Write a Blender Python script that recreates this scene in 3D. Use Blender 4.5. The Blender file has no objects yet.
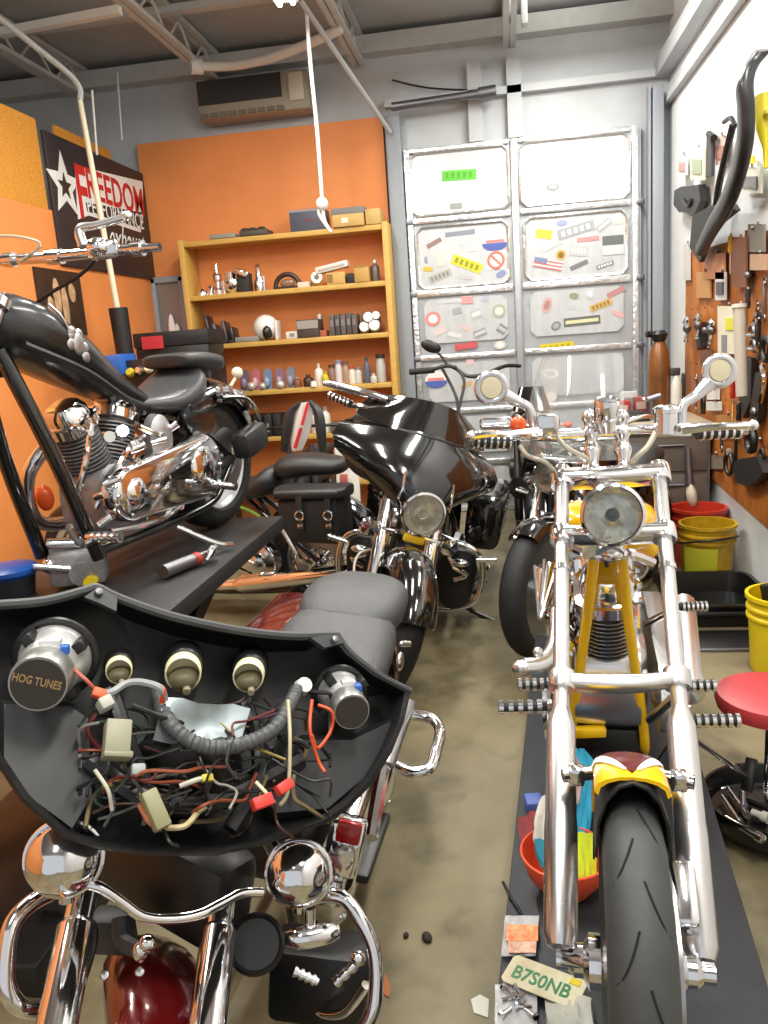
import bpy, bmesh, math, random
from mathutils import Vector, Matrix, Euler, Quaternion
random.seed(7)
SC = bpy.context.scene
COL = SC.collection
V = Vector
R = math.radians
PI = math.pi
# ------------------------------------------------------------------ camera model (photo 768x1024)
F = 800.0; TH = R(12); RO = R(4); PS = R(9); HC = 1.62
fw = V((-math.sin(PS)*math.cos(TH), math.cos(PS)*math.cos(TH), -math.sin(TH)))
rt0 = V((math.cos(PS), math.sin(PS), 0)); up0 = rt0.cross(fw)
rt = rt0*math.cos(RO) - up0*math.sin(RO); up = up0*math.cos(RO) + rt0*math.sin(RO)
O = V((0, 0, HC))
def ray(x, y): return fw + rt*((x-384)/F) + up*((512-y)/F)
def PY(x, y, Y): d = ray(x, y); return O + d*(Y/d.y)
def PZ(x, y, Z): d = ray(x, y); return O + d*((Z-HC)/d.z)
def PX(x, y, X): d = ray(x, y); return O + d*(X/d.x)
def PD(x, y, z): return O + ray(x, y)*z
class Plane:
    """a real plane in the room; F(px,py,off) = where that sight line meets it"""
    def __init__(s, a, b, c):
        s.n = (b-a).cross(c-a).normalized()
        if s.n.dot(fw) > 0: s.n = -s.n
        s.a = a
    def __call__(s, x, y, off=0.0):
        d = ray(x, y); a = s.a + s.n*off
        return O + d*((a-O).dot(s.n)/d.dot(s.n))
# ------------------------------------------------------------------ materials
def lin(c):
    if isinstance(c, str):
        c = c.lstrip('#'); c = [int(c[i:i+2], 16)/255 for i in (0, 2, 4)]
        return tuple(x/12.92 if x <= .04045 else ((x+.055)/1.055)**2.4 for x in c)
    return tuple(c)
MATS = {}
def mat(name, col, rough=.5, metal=0.0, var=0.0, vscale=8.0, bump=0.0, bscale=60.0, coat=0.0, spec=.5, trans=0.0, emit=None, estr=0, col2=None, alpha=1.0, stretch=None, detail=4.0, rvar=0.0):
    if name in MATS: return MATS[name]
    m = bpy.data.materials.new(name); m.use_nodes = True
    nt = m.node_tree; b = nt.nodes['Principled BSDF']; L = nt.links.new
    c = lin(col)
    b.inputs['Base Color'].default_value = (*c, 1)
    b.inputs['Roughness'].default_value = rough
    b.inputs['Metallic'].default_value = metal
    b.inputs['Coat Weight'].default_value = coat
    b.inputs['Coat Roughness'].default_value = .06
    b.inputs['Specular IOR Level'].default_value = spec
    b.inputs['Transmission Weight'].default_value = trans
    b.inputs['Alpha'].default_value = alpha
    if emit is not None:
        b.inputs['Emission Color'].default_value = (*lin(emit), 1); b.inputs['Emission Strength'].default_value = estr
    if var or bump or rvar:
        tc = nt.nodes.new('ShaderNodeTexCoord'); mp = nt.nodes.new('ShaderNodeMapping')
        L(tc.outputs['Object'], mp.inputs['Vector'])
        if stretch: mp.inputs['Scale'].default_value = stretch
    if var:
        n = nt.nodes.new('ShaderNodeTexNoise'); n.inputs['Scale'].default_value = vscale; n.inputs['Detail'].default_value = detail; n.inputs['Roughness'].default_value = .6
        r = nt.nodes.new('ShaderNodeValToRGB')
        r.color_ramp.elements[0].position = .3; r.color_ramp.elements[1].position = .7
        c2 = lin(col2) if col2 is not None else tuple(x*(1-var) for x in c)
        r.color_ramp.elements[0].color = (*c2, 1); r.color_ramp.elements[1].color = (*(tuple(min(1, x*(1+var*.35)) for x in c) if col2 is None else c), 1)
        L(mp.outputs['Vector'], n.inputs['Vector']); L(n.outputs['Fac'], r.inputs['Fac']); L(r.outputs['Color'], b.inputs['Base Color'])
        if rvar:
            mr = nt.nodes.new('ShaderNodeMapRange'); mr.inputs['To Min'].default_value = max(0, rough-rvar); mr.inputs['To Max'].default_value = min(1, rough+rvar)
            L(n.outputs['Fac'], mr.inputs['Value']); L(mr.outputs['Result'], b.inputs['Roughness'])
    if bump:
        n2 = nt.nodes.new('ShaderNodeTexNoise'); n2.inputs['Scale'].default_value = bscale; n2.inputs['Detail'].default_value = 3
        bp = nt.nodes.new('ShaderNodeBump'); bp.inputs['Strength'].default_value = bump; bp.inputs['Distance'].default_value = .01
        L(mp.outputs['Vector'], n2.inputs['Vector']); L(n2.outputs['Fac'], bp.inputs['Height']); L(bp.outputs['Normal'], b.inputs['Normal'])
    MATS[name] = m
    return m
def flat(hexc, rough=.6, metal=0.0):
    return mat('paint_%s_%d_%d' % (hexc.strip('#'), int(rough*100), int(metal*100)), hexc, rough, metal)
# ------------------------------------------------------------------ mesh building
def frame(axis, upv=None):
    z = V(axis).normalized()
    t = V(upv) if upv is not None else (V((0, 0, 1)) if abs(z.z) < .95 else V((1, 0, 0)))
    x = t.cross(z)
    if x.length < 1e-6: x = V((1, 0, 0)).cross(z)
    x.normalize(); y = z.cross(x)
    return x, y, z
def catmull(pts, res=6, closed=False):
    P = [V(p) for p in pts]; n = len(P); out = []
    if n < 3 and not closed: return P
    rng = range(n) if closed else range(n-1)
    for i in rng:
        if closed: p0, p1, p2, p3 = P[(i-1) % n], P[i], P[(i+1) % n], P[(i+2) % n]
        else: p0, p1, p2, p3 = P[max(i-1, 0)], P[i], P[i+1], P[min(i+2, n-1)]
        for k in range(res):
            t = k/res
            out.append(.5*((2*p1) + (p2-p0)*t + (2*p0-5*p1+4*p2-p3)*t*t + (3*p1-p0-3*p2+p3)*t**3))
    if not closed: out.append(P[-1].copy())
    return out
class MB:
    def __init__(s, M=None): s.v = []; s.f = []; s.M = M
    def add(s, vs, fs):
        n = len(s.v)
        if s.M is None: s.v += [V(v) for v in vs]
        else: s.v += [s.M @ V(v) for v in vs]
        s.f += [tuple(i+n for i in f) for f in fs]; return s
    def box(s, c, size, rot=None, bev=0.0):
        bm = bmesh.new(); bmesh.ops.create_cube(bm, size=1)
        for v in bm.verts: v.co = V((v.co.x*size[0], v.co.y*size[1], v.co.z*size[2]))
        if bev: bmesh.ops.bevel(bm, geom=list(bm.edges), offset=min(bev, min(size)*.45), segments=2, affect='EDGES', profile=.5)
        M = rot if isinstance(rot, Matrix) else (Euler(rot).to_matrix() if rot is not None else Matrix.Identity(3))
        bm.verts.index_update()
        s.add([V(c) + M @ v.co for v in bm.verts], [[v.index for v in f.verts] for f in bm.faces]); bm.free(); return s
    def bar(s, p0, p1, w, h, upv=None, bev=0.0):
        p0 = V(p0); p1 = V(p1); x, y, z = frame(p1-p0, upv)
        return s.box((p0+p1)/2, (w, h, (p1-p0).length), Matrix((x, y, z)).transposed(), bev)
    def ring_loft(s, rings, cap=True, closed=False):
        n = len(rings[0]); vs = [p for r in rings for p in r]; fs = []
        k = len(rings)
        for i in range(k if closed else k-1):
            a = i*n; b = ((i+1) % k)*n
            for j in range(n): j2 = (j+1) % n; fs.append((a+j, a+j2, b+j2, b+j))
        if cap and not closed: fs.append(tuple(range(n))[::-1]); fs.append(tuple((k-1)*n+j for j in range(n)))
        return s.add(vs, fs)
    def cyl(s, p0, p1, r0, r1=None, n=16):
        p0 = V(p0); p1 = V(p1); r1 = r0 if r1 is None else r1
        x, y, z = frame(p1-p0)
        return s.ring_loft([[p + x*(r*math.cos(2*PI*i/n)) + y*(r*math.sin(2*PI*i/n)) for i in range(n)] for p, r in ((p0, r0), (p1, r1))])
    def tube(s, pts, r, n=8, res=5, smooth=True, closed=False):
        P = catmull(pts, res, closed) if smooth else [V(p) for p in pts]
        if callable(r): rf = r
        elif isinstance(r, (list, tuple)):
            def rf(t, r=r):
                q = t*(len(r)-1); i = min(int(q), len(r)-2); return r[i]+(r[i+1]-r[i])*(q-i)
        else: rf = lambda t: r
        N = len(P); T = []
        for i in range(N):
            if closed: t = P[(i+1) % N]-P[i-1]
            else: t = P[min(i+1, N-1)]-P[max(i-1, 0)]
            T.append(t.normalized() if t.length > 1e-9 else V((0, 0, 1)))
        x, y, z = frame(T[0]); rings = []
        for i in range(N):
            x = x - T[i]*x.dot(T[i])
            if x.length < 1e-6: x = frame(T[i])[0]
            x.normalize(); y = T[i].cross(x); rr = rf(i/max(N-1, 1))
            rings.append([P[i] + x*(rr*math.cos(2*PI*k/n)) + y*(rr*math.sin(2*PI*k/n)) for k in range(n)])
        return s.ring_loft(rings, closed=closed)
    def lathe(s, prof, c, axis=(0, 0, 1), n=24, sx=1.0, sy=1.0, upv=None):
        x, y, z = frame(axis, upv); c = V(c)
        rings = [[c + z*h + x*(max(r, 1e-4)*sx*math.cos(2*PI*i/n)) + y*(max(r, 1e-4)*sy*math.sin(2*PI*i/n)) for i in range(n)] for r, h in prof]
        return s.ring_loft(rings)
    def ell(s, c, rad, rot=None, n=18, m=10, p=1.0):
        M = rot if isinstance(rot, Matrix) else (Euler(rot).to_matrix() if rot is not None else Matrix.Identity(3))
        def sp(a): return math.copysign(abs(a)**p, a)
        rings = []
        for i in range(m+1):
            t = -PI/2+PI*i/m; ct = max(abs(math.cos(t)), 1e-3)**p; st = sp(math.sin(t))
            rings.append([V(c) + M @ V((rad[0]*ct*sp(math.cos(2*PI*k/n)), rad[1]*ct*sp(math.sin(2*PI*k/n)), rad[2]*st)) for k in range(n)])
        return s.ring_loft(rings)
    def torus(s, c, axis, RR, r, n=32, m=10, a0=0, a1=2*PI, sq=1.0, upv=None):
        x, y, z = frame(axis, upv); c = V(c); full = abs(a1-a0) > 6.28; rings = []
        N = n if full else n+1
        for i in range(N):
            a = a0+(a1-a0)*i/n; d = x*math.cos(a)+y*math.sin(a)
            rings.append([c + d*(RR+r*math.cos(2*PI*k/m)) + z*(r*sq*math.sin(2*PI*k/m)) for k in range(m)])
        return s.ring_loft(rings, closed=full)
    def sweep(s, c, axis, prof, a0, a1, n=32, upv=None):
        """profile (radius, across) closed loop swept round an axis"""
        x, y, z = frame(axis, upv); c = V(c); full = abs(a1-a0) > 6.28; rings = []
        for i in range(n if full else n+1):
            a = a0+(a1-a0)*i/n; d = x*math.cos(a)+y*math.sin(a)
            rings.append([c + d*rr + z*zz for rr, zz in prof])
        return s.ring_loft(rings, closed=full)
    def prism(s, pts, vec):
        P = [V(p) for p in pts]; vec = V(vec); n = len(P)
        return s.add(P + [p+vec for p in P], [tuple(range(n))[::-1], tuple(n+i for i in range(n))] + [(i, (i+1) % n, n+(i+1) % n, n+i) for i in range(n)])
    def sheet(s, rows, th):
        """grid of points given thickness along its own normals"""
        h = len(rows); w = len(rows[0]); P = [[V(p) for p in r] for r in rows]; N = []
        for i in range(h):
            q = []
            for j in range(w):
                a = P[min(i+1, h-1)][j]-P[max(i-1, 0)][j]; b = P[i][min(j+1, w-1)]-P[i][max(j-1, 0)]
                nn = a.cross(b); q.append(nn.normalized() if nn.length > 1e-9 else V((0, 0, 1)))
            N.append(q)
        A = [P[i][j]+N[i][j]*th/2 for i in range(h) for j in range(w)]; B = [P[i][j]-N[i][j]*th/2 for i in range(h) for j in range(w)]
        k = h*w; fs = []
        for i in range(h-1):
            for j in range(w-1):
                a, b, c, d = i*w+j, i*w+j+1, (i+1)*w+j+1, (i+1)*w+j
                fs.append((a, d, c, b)); fs.append((k+a, k+b, k+c, k+d))
        bd = [j for j in range(w)] + [i*w+w-1 for i in range(1, h)] + [(h-1)*w+j for j in range(w-2, -1, -1)] + [i*w for i in range(h-2, 0, -1)]
        for i in range(len(bd)):
            a, b = bd[i], bd[(i+1) % len(bd)]; fs.append((a, b, k+b, k+a))
        return s.add(A+B, fs)
    def build(s, name, m, parent=None, ang=40, origin=None):
        if origin is None:
            if parent is not None: origin = parent['_o'] if '_o' in parent else (0, 0, 0)
            else:
                xs = [v.x for v in s.v]; ys = [v.y for v in s.v]
                origin = ((min(xs)+max(xs))/2, (min(ys)+max(ys))/2, min(v.z for v in s.v))
        og = V(origin)
        me = bpy.data.meshes.new(name)
        me.from_pydata([v-og for v in s.v], [], s.f)
        bm = bmesh.new(); bm.from_mesh(me); bmesh.ops.recalc_face_normals(bm, faces=bm.faces); bm.to_mesh(me); bm.free()
        me.polygons.foreach_set('use_smooth', [True]*len(me.polygons))
        me.set_sharp_from_angle(angle=R(ang))
        me.materials.append(m if not isinstance(m, str) else MATS[m]); me.update()
        o = bpy.data.objects.new(name, me); COL.objects.link(o)
        if parent is not None: o.parent = parent; o['_o'] = list(og)
        else: o.location = og; o['_o'] = list(og)
        return o
def build_each(mb, name, m, parent, ang=40):
    """one object for every separate piece in mb (pieces that touch stay together)"""
    n = len(mb.v); par = list(range(n))
    def fd(i):
        while par[i] != i: par[i] = par[par[i]]; i = par[i]
        return i
    for f in mb.f:
        for k in f[1:]: par[fd(k)] = fd(f[0])
    comp = {}
    for i in range(n): comp.setdefault(fd(i), []).append(i)
    gs = [[set(c), [min(mb.v[i][k] for i in c)-.002 for k in range(3)], [max(mb.v[i][k] for i in c)+.002 for k in range(3)]] for c in comp.values()]
    ch = True
    while ch:
        ch = False
        for a in range(len(gs)):
            for b in range(a+1, len(gs)):
                if all(gs[a][1][k] <= gs[b][2][k] and gs[b][1][k] <= gs[a][2][k] for k in range(3)):
                    gs[a] = [gs[a][0] | gs[b][0], [min(x, y) for x, y in zip(gs[a][1], gs[b][1])], [max(x, y) for x, y in zip(gs[a][2], gs[b][2])]]; del gs[b]; ch = True; break
            if ch: break
    out = []
    for g in gs:
        ids = sorted(g[0]); mp = {v: i for i, v in enumerate(ids)}; q = MB(); q.v = [mb.v[i] for i in ids]; q.f = [tuple(mp[i] for i in f) for f in mb.f if f[0] in mp]
        out.append(q.build(name, m, parent, ang))
    return out
def tag(o, label, cat, group=None, kind=None):
    if label: o['label'] = label
    if cat: o['category'] = cat
    if group: o['group'] = group
    if kind: o['kind'] = kind
    return o
def thing(name, label, cat, loc=(0, 0, 0), group=None):
    o = bpy.data.objects.new(name, None); COL.objects.link(o); o.empty_display_size = .1
    o.location = loc; o['_o'] = list(loc); tag(o, label, cat, group); return o
def struct(name, mb, m, parent=None):
    o = mb.build(name, m, parent)
    if parent is None: o['kind'] = 'structure'
    return o
def dup(root, loc, label=None, rotz=None):
    """a copy of a thing with copies of its parts and sub-parts"""
    r = root.copy(); COL.objects.link(r); r.location = loc
    if rotz is not None: r.rotation_euler = (0, 0, rotz)
    if label: r['label'] = label
    for ch in list(root.children):
        c = ch.copy(); COL.objects.link(c); c.parent = r
        for g in list(ch.children):
            d = g.copy(); COL.objects.link(d); d.parent = c
    return r
def text_mb(body, size, ext=.001, off=0.0, M=None, bold=False, sx=1.0, align='CENTER', spacing=1.0):
    cu = bpy.data.curves.new('t', 'FONT'); cu.body = body; cu.size = size; cu.extrude = ext; cu.offset = off
    cu.align_x = align; cu.align_y = 'CENTER'; cu.space_character = spacing; cu.resolution_u = 3
    if bold: cu.offset = off + size*.018
    o = bpy.data.objects.new('t', cu); COL.objects.link(o)
    dg = bpy.context.evaluated_depsgraph_get(); dg.update()
    me = bpy.data.meshes.new_from_object(o.evaluated_get(dg))
    mb = MB(); M = M or Matrix.Identity(4)
    mb.add([M @ V((v.co.x*sx, v.co.y, v.co.z)) for v in me.vertices], [tuple(p.vertices) for p in me.polygons])
    bpy.data.objects.remove(o); bpy.data.curves.remove(cu); bpy.data.meshes.remove(me)
    return mb
def basis(o, x, y, z=None):
    x = V(x).normalized(); z = x.cross(V(y)).normalized() if z is None else V(z).normalized(); y = z.cross(x)
    M = Matrix((x, y, z)).transposed().to_4x4(); M.translation = V(o); return M
# ------------------------------------------------------------------ common materials
CHROME = mat('chrome', '#e4e4e6', .09, 1.0)
POL = mat('polished_aluminium', '#dededf', .27, 1.0)
ALU = mat('brushed_aluminium', '#b4b4b6', .34, 1.0)
STEEL = mat('dull_steel', '#84848a', .42, 1.0)
ENGINE = mat('silver_engine_paint', '#9a9a9c', .42, .55, .3, 30)
BLACK = mat('gloss_black_paint', '#0b0b0c', .12, 0, coat=.9)
SATIN = mat('satin_black', '#161617', .38)
MATTE = mat('matte_black_plastic', '#1b1b1c', .55, 0, .2, 40)
DKGREY = mat('dark_grey_plastic', '#343537', .5, 0, .15, 25)
RUBBER = mat('black_rubber', '#1f2021', .7, 0, .2, 60)
LEATHER = mat('black_leather', '#232324', .42, 0, .2, 20, bump=.25, bscale=180)
SEATGREY = mat('grey_vinyl_seat', '#4a4b4d', .48, 0, .15, 18, bump=.25, bscale=200)
REDP = mat('dark_red_metallic_paint', '#5c0d10', .2, .2, coat=.8)
YEL = mat('yellow_paint', '#e8b908', .22, 0, coat=.6)
GLASS = mat('lamp_glass', '#ffffff', .03, 0, trans=1.0)
AMBER = mat('amber_lens', '#e2571c', .2, 0)
REDLENS = mat('red_lens', '#a3151a', .15)
CREAM = mat('cream_plastic', '#d8d2ac', .5)
# ================================================================== the room
XR, XL, YB = 1.45, -3.21, 7.5
WGREY = mat('grey_wall_paint', '#b6babd', .6, 0, .12, 2.0)
WWHITE = mat('white_wall_paint', '#dfe3e4', .55, 0, .08, 2.0)
ORANGE = mat('orange_wall_paint', '#e08a49', .6, 0, .10, 2.2)
DECK = mat('grey_roof_deck', '#a4a6a6', .7, 0, .1, 3)
JOIST = mat('pale_grey_steel_paint', '#b4b6b4', .5, 0, .1, 12)
OSB = mat('strand_board', '#d89a35', .7, 0, .5, 22, stretch=(1, 1.6, 4), col2='#b87420')
PINE = mat('pine_shelf_board', '#cfa552', .55, 0, .2, 9, stretch=(1, 1, 12))
def floor_mat():
    m = mat('stained_concrete', '#8a8062', .5, 0, .35, 1.6, bump=.06, bscale=90, rvar=.15, col2='#6a6046', detail=8)
    nt = m.node_tree; L = nt.links.new; b = nt.nodes['Principled BSDF']
    tc = [n for n in nt.nodes if n.type == 'TEX_COORD'][0]
    n = nt.nodes.new('ShaderNodeTexNoise'); n.inputs['Scale'].default_value = 5.5; n.inputs['Detail'].default_value = 6
    r = nt.nodes.new('ShaderNodeValToRGB'); r.color_ramp.elements[0].position = .28; r.color_ramp.elements[1].position = .5
    r.color_ramp.elements[0].color = (.34, .32, .28, 1); r.color_ramp.elements[1].color = (1, 1, 1, 1)
    mx = nt.nodes.new('ShaderNodeMix'); mx.data_type = 'RGBA'; mx.blend_type = 'MULTIPLY'; mx.inputs['Factor'].default_value = .75
    src = b.inputs['Base Color'].links[0].from_socket
    L(tc.outputs['Object'], n.inputs['Vector']); L(n.outputs['Fac'], r.inputs['Fac'])
    L(src, mx.inputs[6]); L(r.outputs['Color'], mx.inputs[7]); L(mx.outputs[2], b.inputs['Base Color'])
    return m
struct('floor', MB().box((-1.7, 2.5, -.05), (6.9, 11.2, .1)), floor_mat())
struct('wall_back', MB().box((-1.9, YB+.1, 2.1), (6.7, .2, 4.2)), WGREY)
struct('wall_right', MB().box((XR+.1, 2.5, 2.1), (.2, 10.2, 4.2)), WWHITE)
wl = struct('wall_left', MB().box((XL-.06, 2.5, 1.36), (.12, 10.0, 2.72)), ORANGE)
struct('wall_outer', MB().box((-5.1, 2.5, 2.1), (.2, 10.2, 4.2)), WGREY)
struct('ceiling', MB().box((-1.9, 2.5, 4.25), (6.7, 10.4, .1)), DECK)
struct('wall_orange', MB().box(((XL-.95)/2, YB-.04, 1.76), (XL*-1-.95, .08, 3.52)), ORANGE)
# strand-board topping of the left wall
tag(MB().box((XL-.06, 4.75, 3.03), (.10, 2.0, .61)).build('strand_board', OSB), 'yellow strand board panel fixed above the orange left wall', 'board')
tag(MB().box((XL-.10, 6.6, 3.0), (.02, .9, .8)).build('strand_board_offcut', OSB), 'strand board offcut standing behind the top of the dark sign', 'board')
# wall beams
struct('trim_1', MB().box((-1.9, 7.42, 4.08), (6.7, .16, .14)), JOIST)
struct('trim_2', MB().box((XR-.06, 3.4, 3.66), (.12, 8.2, .14), None, .01).box((XR-.03, 3.4, 3.4), (.05, 8.2, .06)), WGREY)
struct('trim_3', MB().box((-.86, 7.42, 1.75), (.13, .15, 3.5), None, .01), mat('grey_post_paint', '#8d939a', .5))
struct('trim_4', MB().box((1.33, 7.4, 1.75), (.09, .18, 3.5), None, .01).box((1.26, 7.36, 1.75), (.02, .1, 3.5)), mat('grey_post_paint', '#8d939a'))
mbp = MB().box((.2, 7.46, 3.62), (2.25, .08, .06))
for x in (-.15, .18): mbp.box((x, 7.46, 3.55), (.12, .08, .62))
struct('trim_5', mbp, WGREY)
# rails and pipe above the garage door
t = thing('door_track_pipe', 'grey pipe running level along the wall above the garage door', 'pipe', (0, 7.35, 3.55))
MB().cyl(PY(392, 107, 7.3), PY(492, 92, 7.3), .035).build('pipe', STEEL, t)
MB().cyl(PY(478, 94, 7.3), PY(496, 91, 7.3), .05).build('coupling', STEEL, t)
tag(MB().tube([PY(392, 80, 7.44), PY(430, 88, 7.44), PY(492, 91, 7.44)], .008).build('wall_cable', SATIN), 'thin dark cable sagging on the grey wall above the pipe', 'cable')
# ---------------- ceiling joists: open-web trusses
def joist(n, x, y0, y1, zb=3.95, zt=4.17):
    mb = MB()
    for dx in (-.028, .028):
        mb.box((x+dx, (y0+y1)/2, zb), (.045, y1-y0, .035)); mb.box((x+dx, (y0+y1)/2, zt), (.045, y1-y0, .035))
    k = int((y1-y0)/.26); st = (y1-y0)/k
    for i in range(k):
        a, b = (zb, zt) if i % 2 == 0 else (zt, zb)
        mb.cyl((x, y0+i*st, a), (x, y0+(i+1)*st, b), .012, n=6)
    return struct(n, mb, JOIST)
joist('trim_6', -2.40, .5, 7.42); joist('trim_7', -3.63, .5, 7.42); joist('trim_8', -1.12, .5, 7.42); joist('trim_9', .15, .5, 7.42)
struct('trim_10', MB().box((-3.0, 6.35, 4.14), (3.2, .09, .05)), JOIST)
# ---------------- garage door
DX0, DX1, DZ1 = -.78, 1.21, 3.23
door = thing('door_1', None, None, ((DX0+DX1)/2, YB-.08, 0)); door['kind'] = 'structure'
FOIL = mat('crinkled_foil_tape', '#eceef0', .3, .85, .15, 30, bump=.9, bscale=26)
FILM = mat('white_insulation_film', '#c6cacc', .3, .15, .14, 3.5, bump=.18, bscale=9, stretch=(3, 1, .6))
SILV = mat('silver_door_face', '#b4b8bc', .38, .5, .14, 7, bump=.15, bscale=20)
YD = YB-.09
MB().box(((DX0+DX1)/2, YB-.045, DZ1/2), (DX1-DX0, .05, DZ1)).build('door_leaf', SILV, door)
rows = [3.23, 2.62, 2.0, 1.43, .94, .46, 0.02]
xm = .16
cols = ((DX0+.05, xm-.05), (xm+.05, DX1-.10))
PAN = {}
for ri in range(6):
    z1, z0 = rows[ri], rows[ri+1]
    for ci, (xa, xb) in enumerate(cols):
        ins = .0 if ri == 0 else (.02 if ri == 1 else .05)
        zt, zb = z1-.045, z0+(.05 if ri < 2 else .14 if ri == 2 else .1)
        c = .05; a0, b0 = xa+ins, xb-ins
        pts = [(a0+c, zb), (b0-c, zb), (b0, zb+c), (b0, zt-c), (b0-c, zt), (a0+c, zt), (a0, zt-c), (a0, zb+c)]
        p = MB().prism([(x, YD, z) for x, z in pts], (0, .02, 0)).build('panel', FILM, door)
        PAN[ri, ci] = p
        mb = MB()
        if ri < 2:
            w = .045
            loop = [(x, YD-.003, z) for x, z in pts]
            mb.tube(loop, .016, n=6, smooth=False, closed=True)
        mb.box(((xa+xb)/2, YD-.004, z0+.012), (xb-xa+.02, .02, .05 if ri != 1 else .065), None, .008)
        if ri == 0: mb.box(((xa+xb)/2, YD-.004, z1-.02), (xb-xa+.02, .02, .04), None, .008)
        mb.build('foil_tape', FOIL, p)
for x in (DX0+.02, xm, DX1-.05):
    MB().box((x, YD-.004, DZ1/2), (.05 if x != xm else .06, .03, DZ1), None, .006).build('stile', FOIL if x != xm else SILV, door)
# hinges along both edges
mb = MB()
for z in rows[1:]:
    for x in (DX0+.01, DX1-.01): mb.box((x, YD-.012, z+.01), (.07, .03, .05), None, .005)
mb.build('hinge_plates', STEEL, door)
# ---- stickers on the door, given where they sit in the photo
def soft(c):
    c = c.lstrip('#'); return '#%02x%02x%02x' % tuple(int(int(c[i:i+2], 16)*.92+212*.08) for i in (0, 2, 4))
def sticker(px, py, w, h, ang, col, ri, ci, label=None, kind='rect', col2=None, col3=None):
    col = soft(col); col2 = soft(col2) if col2 else None; col3 = soft(col3) if col3 else None
    p = PY(px, py, YD-.004); ca, sa = math.cos(R(ang)), math.sin(R(ang))
    X = V((ca, 0, sa)); Z = V((-sa, 0, ca)); s = 7.4/F; w *= s; h *= s
    par = PAN[ri, ci]
    def quad(u0, u1, v0, v1, d=0): return [p+X*u0*w+Z*v0*h+V((0, -d, 0)) for u0, v0 in ((u0, v0), (u1, v0), (u1, v1), (u0, v1))]
    def el(rx, rz, d=0, n=20): return [p+X*(math.cos(2*PI*i/n)*rx*w)+Z*(math.sin(2*PI*i/n)*rz*h)+V((0, -d, 0)) for i in range(n)]
    y = (0, .002, 0)
    if kind == 'oval': o = MB().prism(el(.5, .5), y).build('sticker', flat(col, .5), par)
    else: o = MB().prism(quad(-.5, .5, -.5, .5), y).build('sticker', flat(col, .5), par)
    # printed second colour, kept on the sticker itself
    if col2:
        mb = MB()
        if kind == 'bars':
            for k in range(5):
                u = -.4+.17*k; mb.prism(quad(u, u+.10, -.28, .28, .002), y)
        elif kind == 'stripe': mb.prism(quad(-.45, .45, -.2, .2, .002), y)
        elif kind == 'flag':
            for k in range(3): mb.prism(quad(-.5, .5, -.5+.34*k, -.34+.34*k, .002), y)
        elif kind == 'half': mb.prism(quad(-.5, .5, -.5, 0, .002), y)
        elif kind == 'oval': mb.prism(el(.3, .3, .002), y)
        elif kind == 'no':
            mb.torus(p+V((0, -.004, 0)), (0, 1, 0), w*.42, w*.07, 24, 6, sq=.2)
            mb.bar(p+V((0, -.004, 0))-X*w*.3+Z*w*.3, p+V((0, -.004, 0))+X*w*.3-Z*w*.3, w*.12, .003, (0, 1, 0))
        if mb.v: mb.build('print', flat(col2, .5), o)
    if col3:
        MB().prism(quad(-.5, -.05, 0, .5, .004), y).build('print', flat(col3, .5), o)
    if label: o['label'] = label
    return o
S = sticker
S(459, 175, 32, 9, -2, '#57c22a', 0, 0, 'bright green strip sticker', 'bars', '#43a01e')
S(456, 206, 11, 5, 0, '#8d948c', 0, 0); S(553, 187, 12, 6, 0, '#8e9092', 0, 1, 'small grey oval sticker', 'oval', '#c9cbcc')
S(460, 233, 28, 4, 2, '#7f8694', 1, 0); S(434, 243, 15, 4, 24, '#8b6d66', 1, 0)
S(467, 264, 30, 9, -24, '#d9cf22', 1, 0, 'tilted yellow bumper sticker', 'bars', '#8a8f1d')
S(496, 260, 17, 17, 0, '#f1ecea', 1, 0, 'round red prohibition sticker', 'no', '#d07060')
S(440, 276, 23, 7, 17, '#a9ada4', 1, 0, None, 'bars', '#7c8078'); S(501, 274, 10, 6, 25, '#7d88b4', 1, 0, None, 'oval')
S(428, 269, 9, 4, -8, '#d8b23a', 1, 0); S(441, 260, 8, 11, 5, '#ebcfc0', 1, 0); S(426, 260, 3, 6, 0, '#8b93a5', 1, 0)
S(463, 242, 8, 4, 30, '#c8cac8', 1, 0); S(473, 249, 9, 4, 0, '#cccfcc', 1, 0); S(466, 277, 12, 4, -10, '#b9bcba', 1, 0)
lu = S(495, 240, 24, 14, 0, '#f0e2e0', 1, 0, 'oval white, red and blue sticker', 'oval'); 
def oval_half(px, py, w, h, ri, ci, o):
    p = PY(px, py, YD-.008); s = 7.4/F
    pts = [p+V((math.cos(a)*w*s/2, 0, math.sin(a)*h*s/2)) for a in [PI+PI*i/12 for i in range(13)]]
    MB().prism(pts, (0, .002, 0)).build('print', flat('#4a5fa8', .5), o)
    MB().prism([p+V((x*w*s, 0, z*h*s)) for x, z in ((-.38, .04), (.38, .04), (.34, .22), (-.34, .22))], (0, .002, 0)).build('print', flat('#dd7f80', .5), o)
oval_half(495, 243, 24, 14, 1, 0, lu)
S(544, 234, 15, 8, -12, '#ddd23a', 1, 1, 'small yellow sticker'); S(562, 223, 10, 5, 0, '#8e9ac0', 1, 1, None, 'oval')
S(576, 230, 34, 9, 12, '#9b9fa2', 1, 1, 'long grey lettered bumper sticker', 'bars', '#d4d7d8')
S(604, 225, 14, 6, 35, '#a5a8aa', 1, 1, None, 'stripe', '#d5d8d9'); S(619, 221, 10, 6, 0, '#d8cdb8', 1, 1, None, 'oval', '#efe9dd')
S(588, 239, 20, 4, 2, '#c88b88', 1, 1); S(613, 245, 19, 17, 0, '#5d6264', 1, 1, 'square black and white sticker', 'half', '#c9cccd')
S(552, 246, 17, 4, 25, '#bfc2c2', 1, 1); S(561, 255, 9, 9, 0, '#d0a03c', 1, 1, 'small round gold sticker', 'oval', '#7a5a1c')
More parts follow.
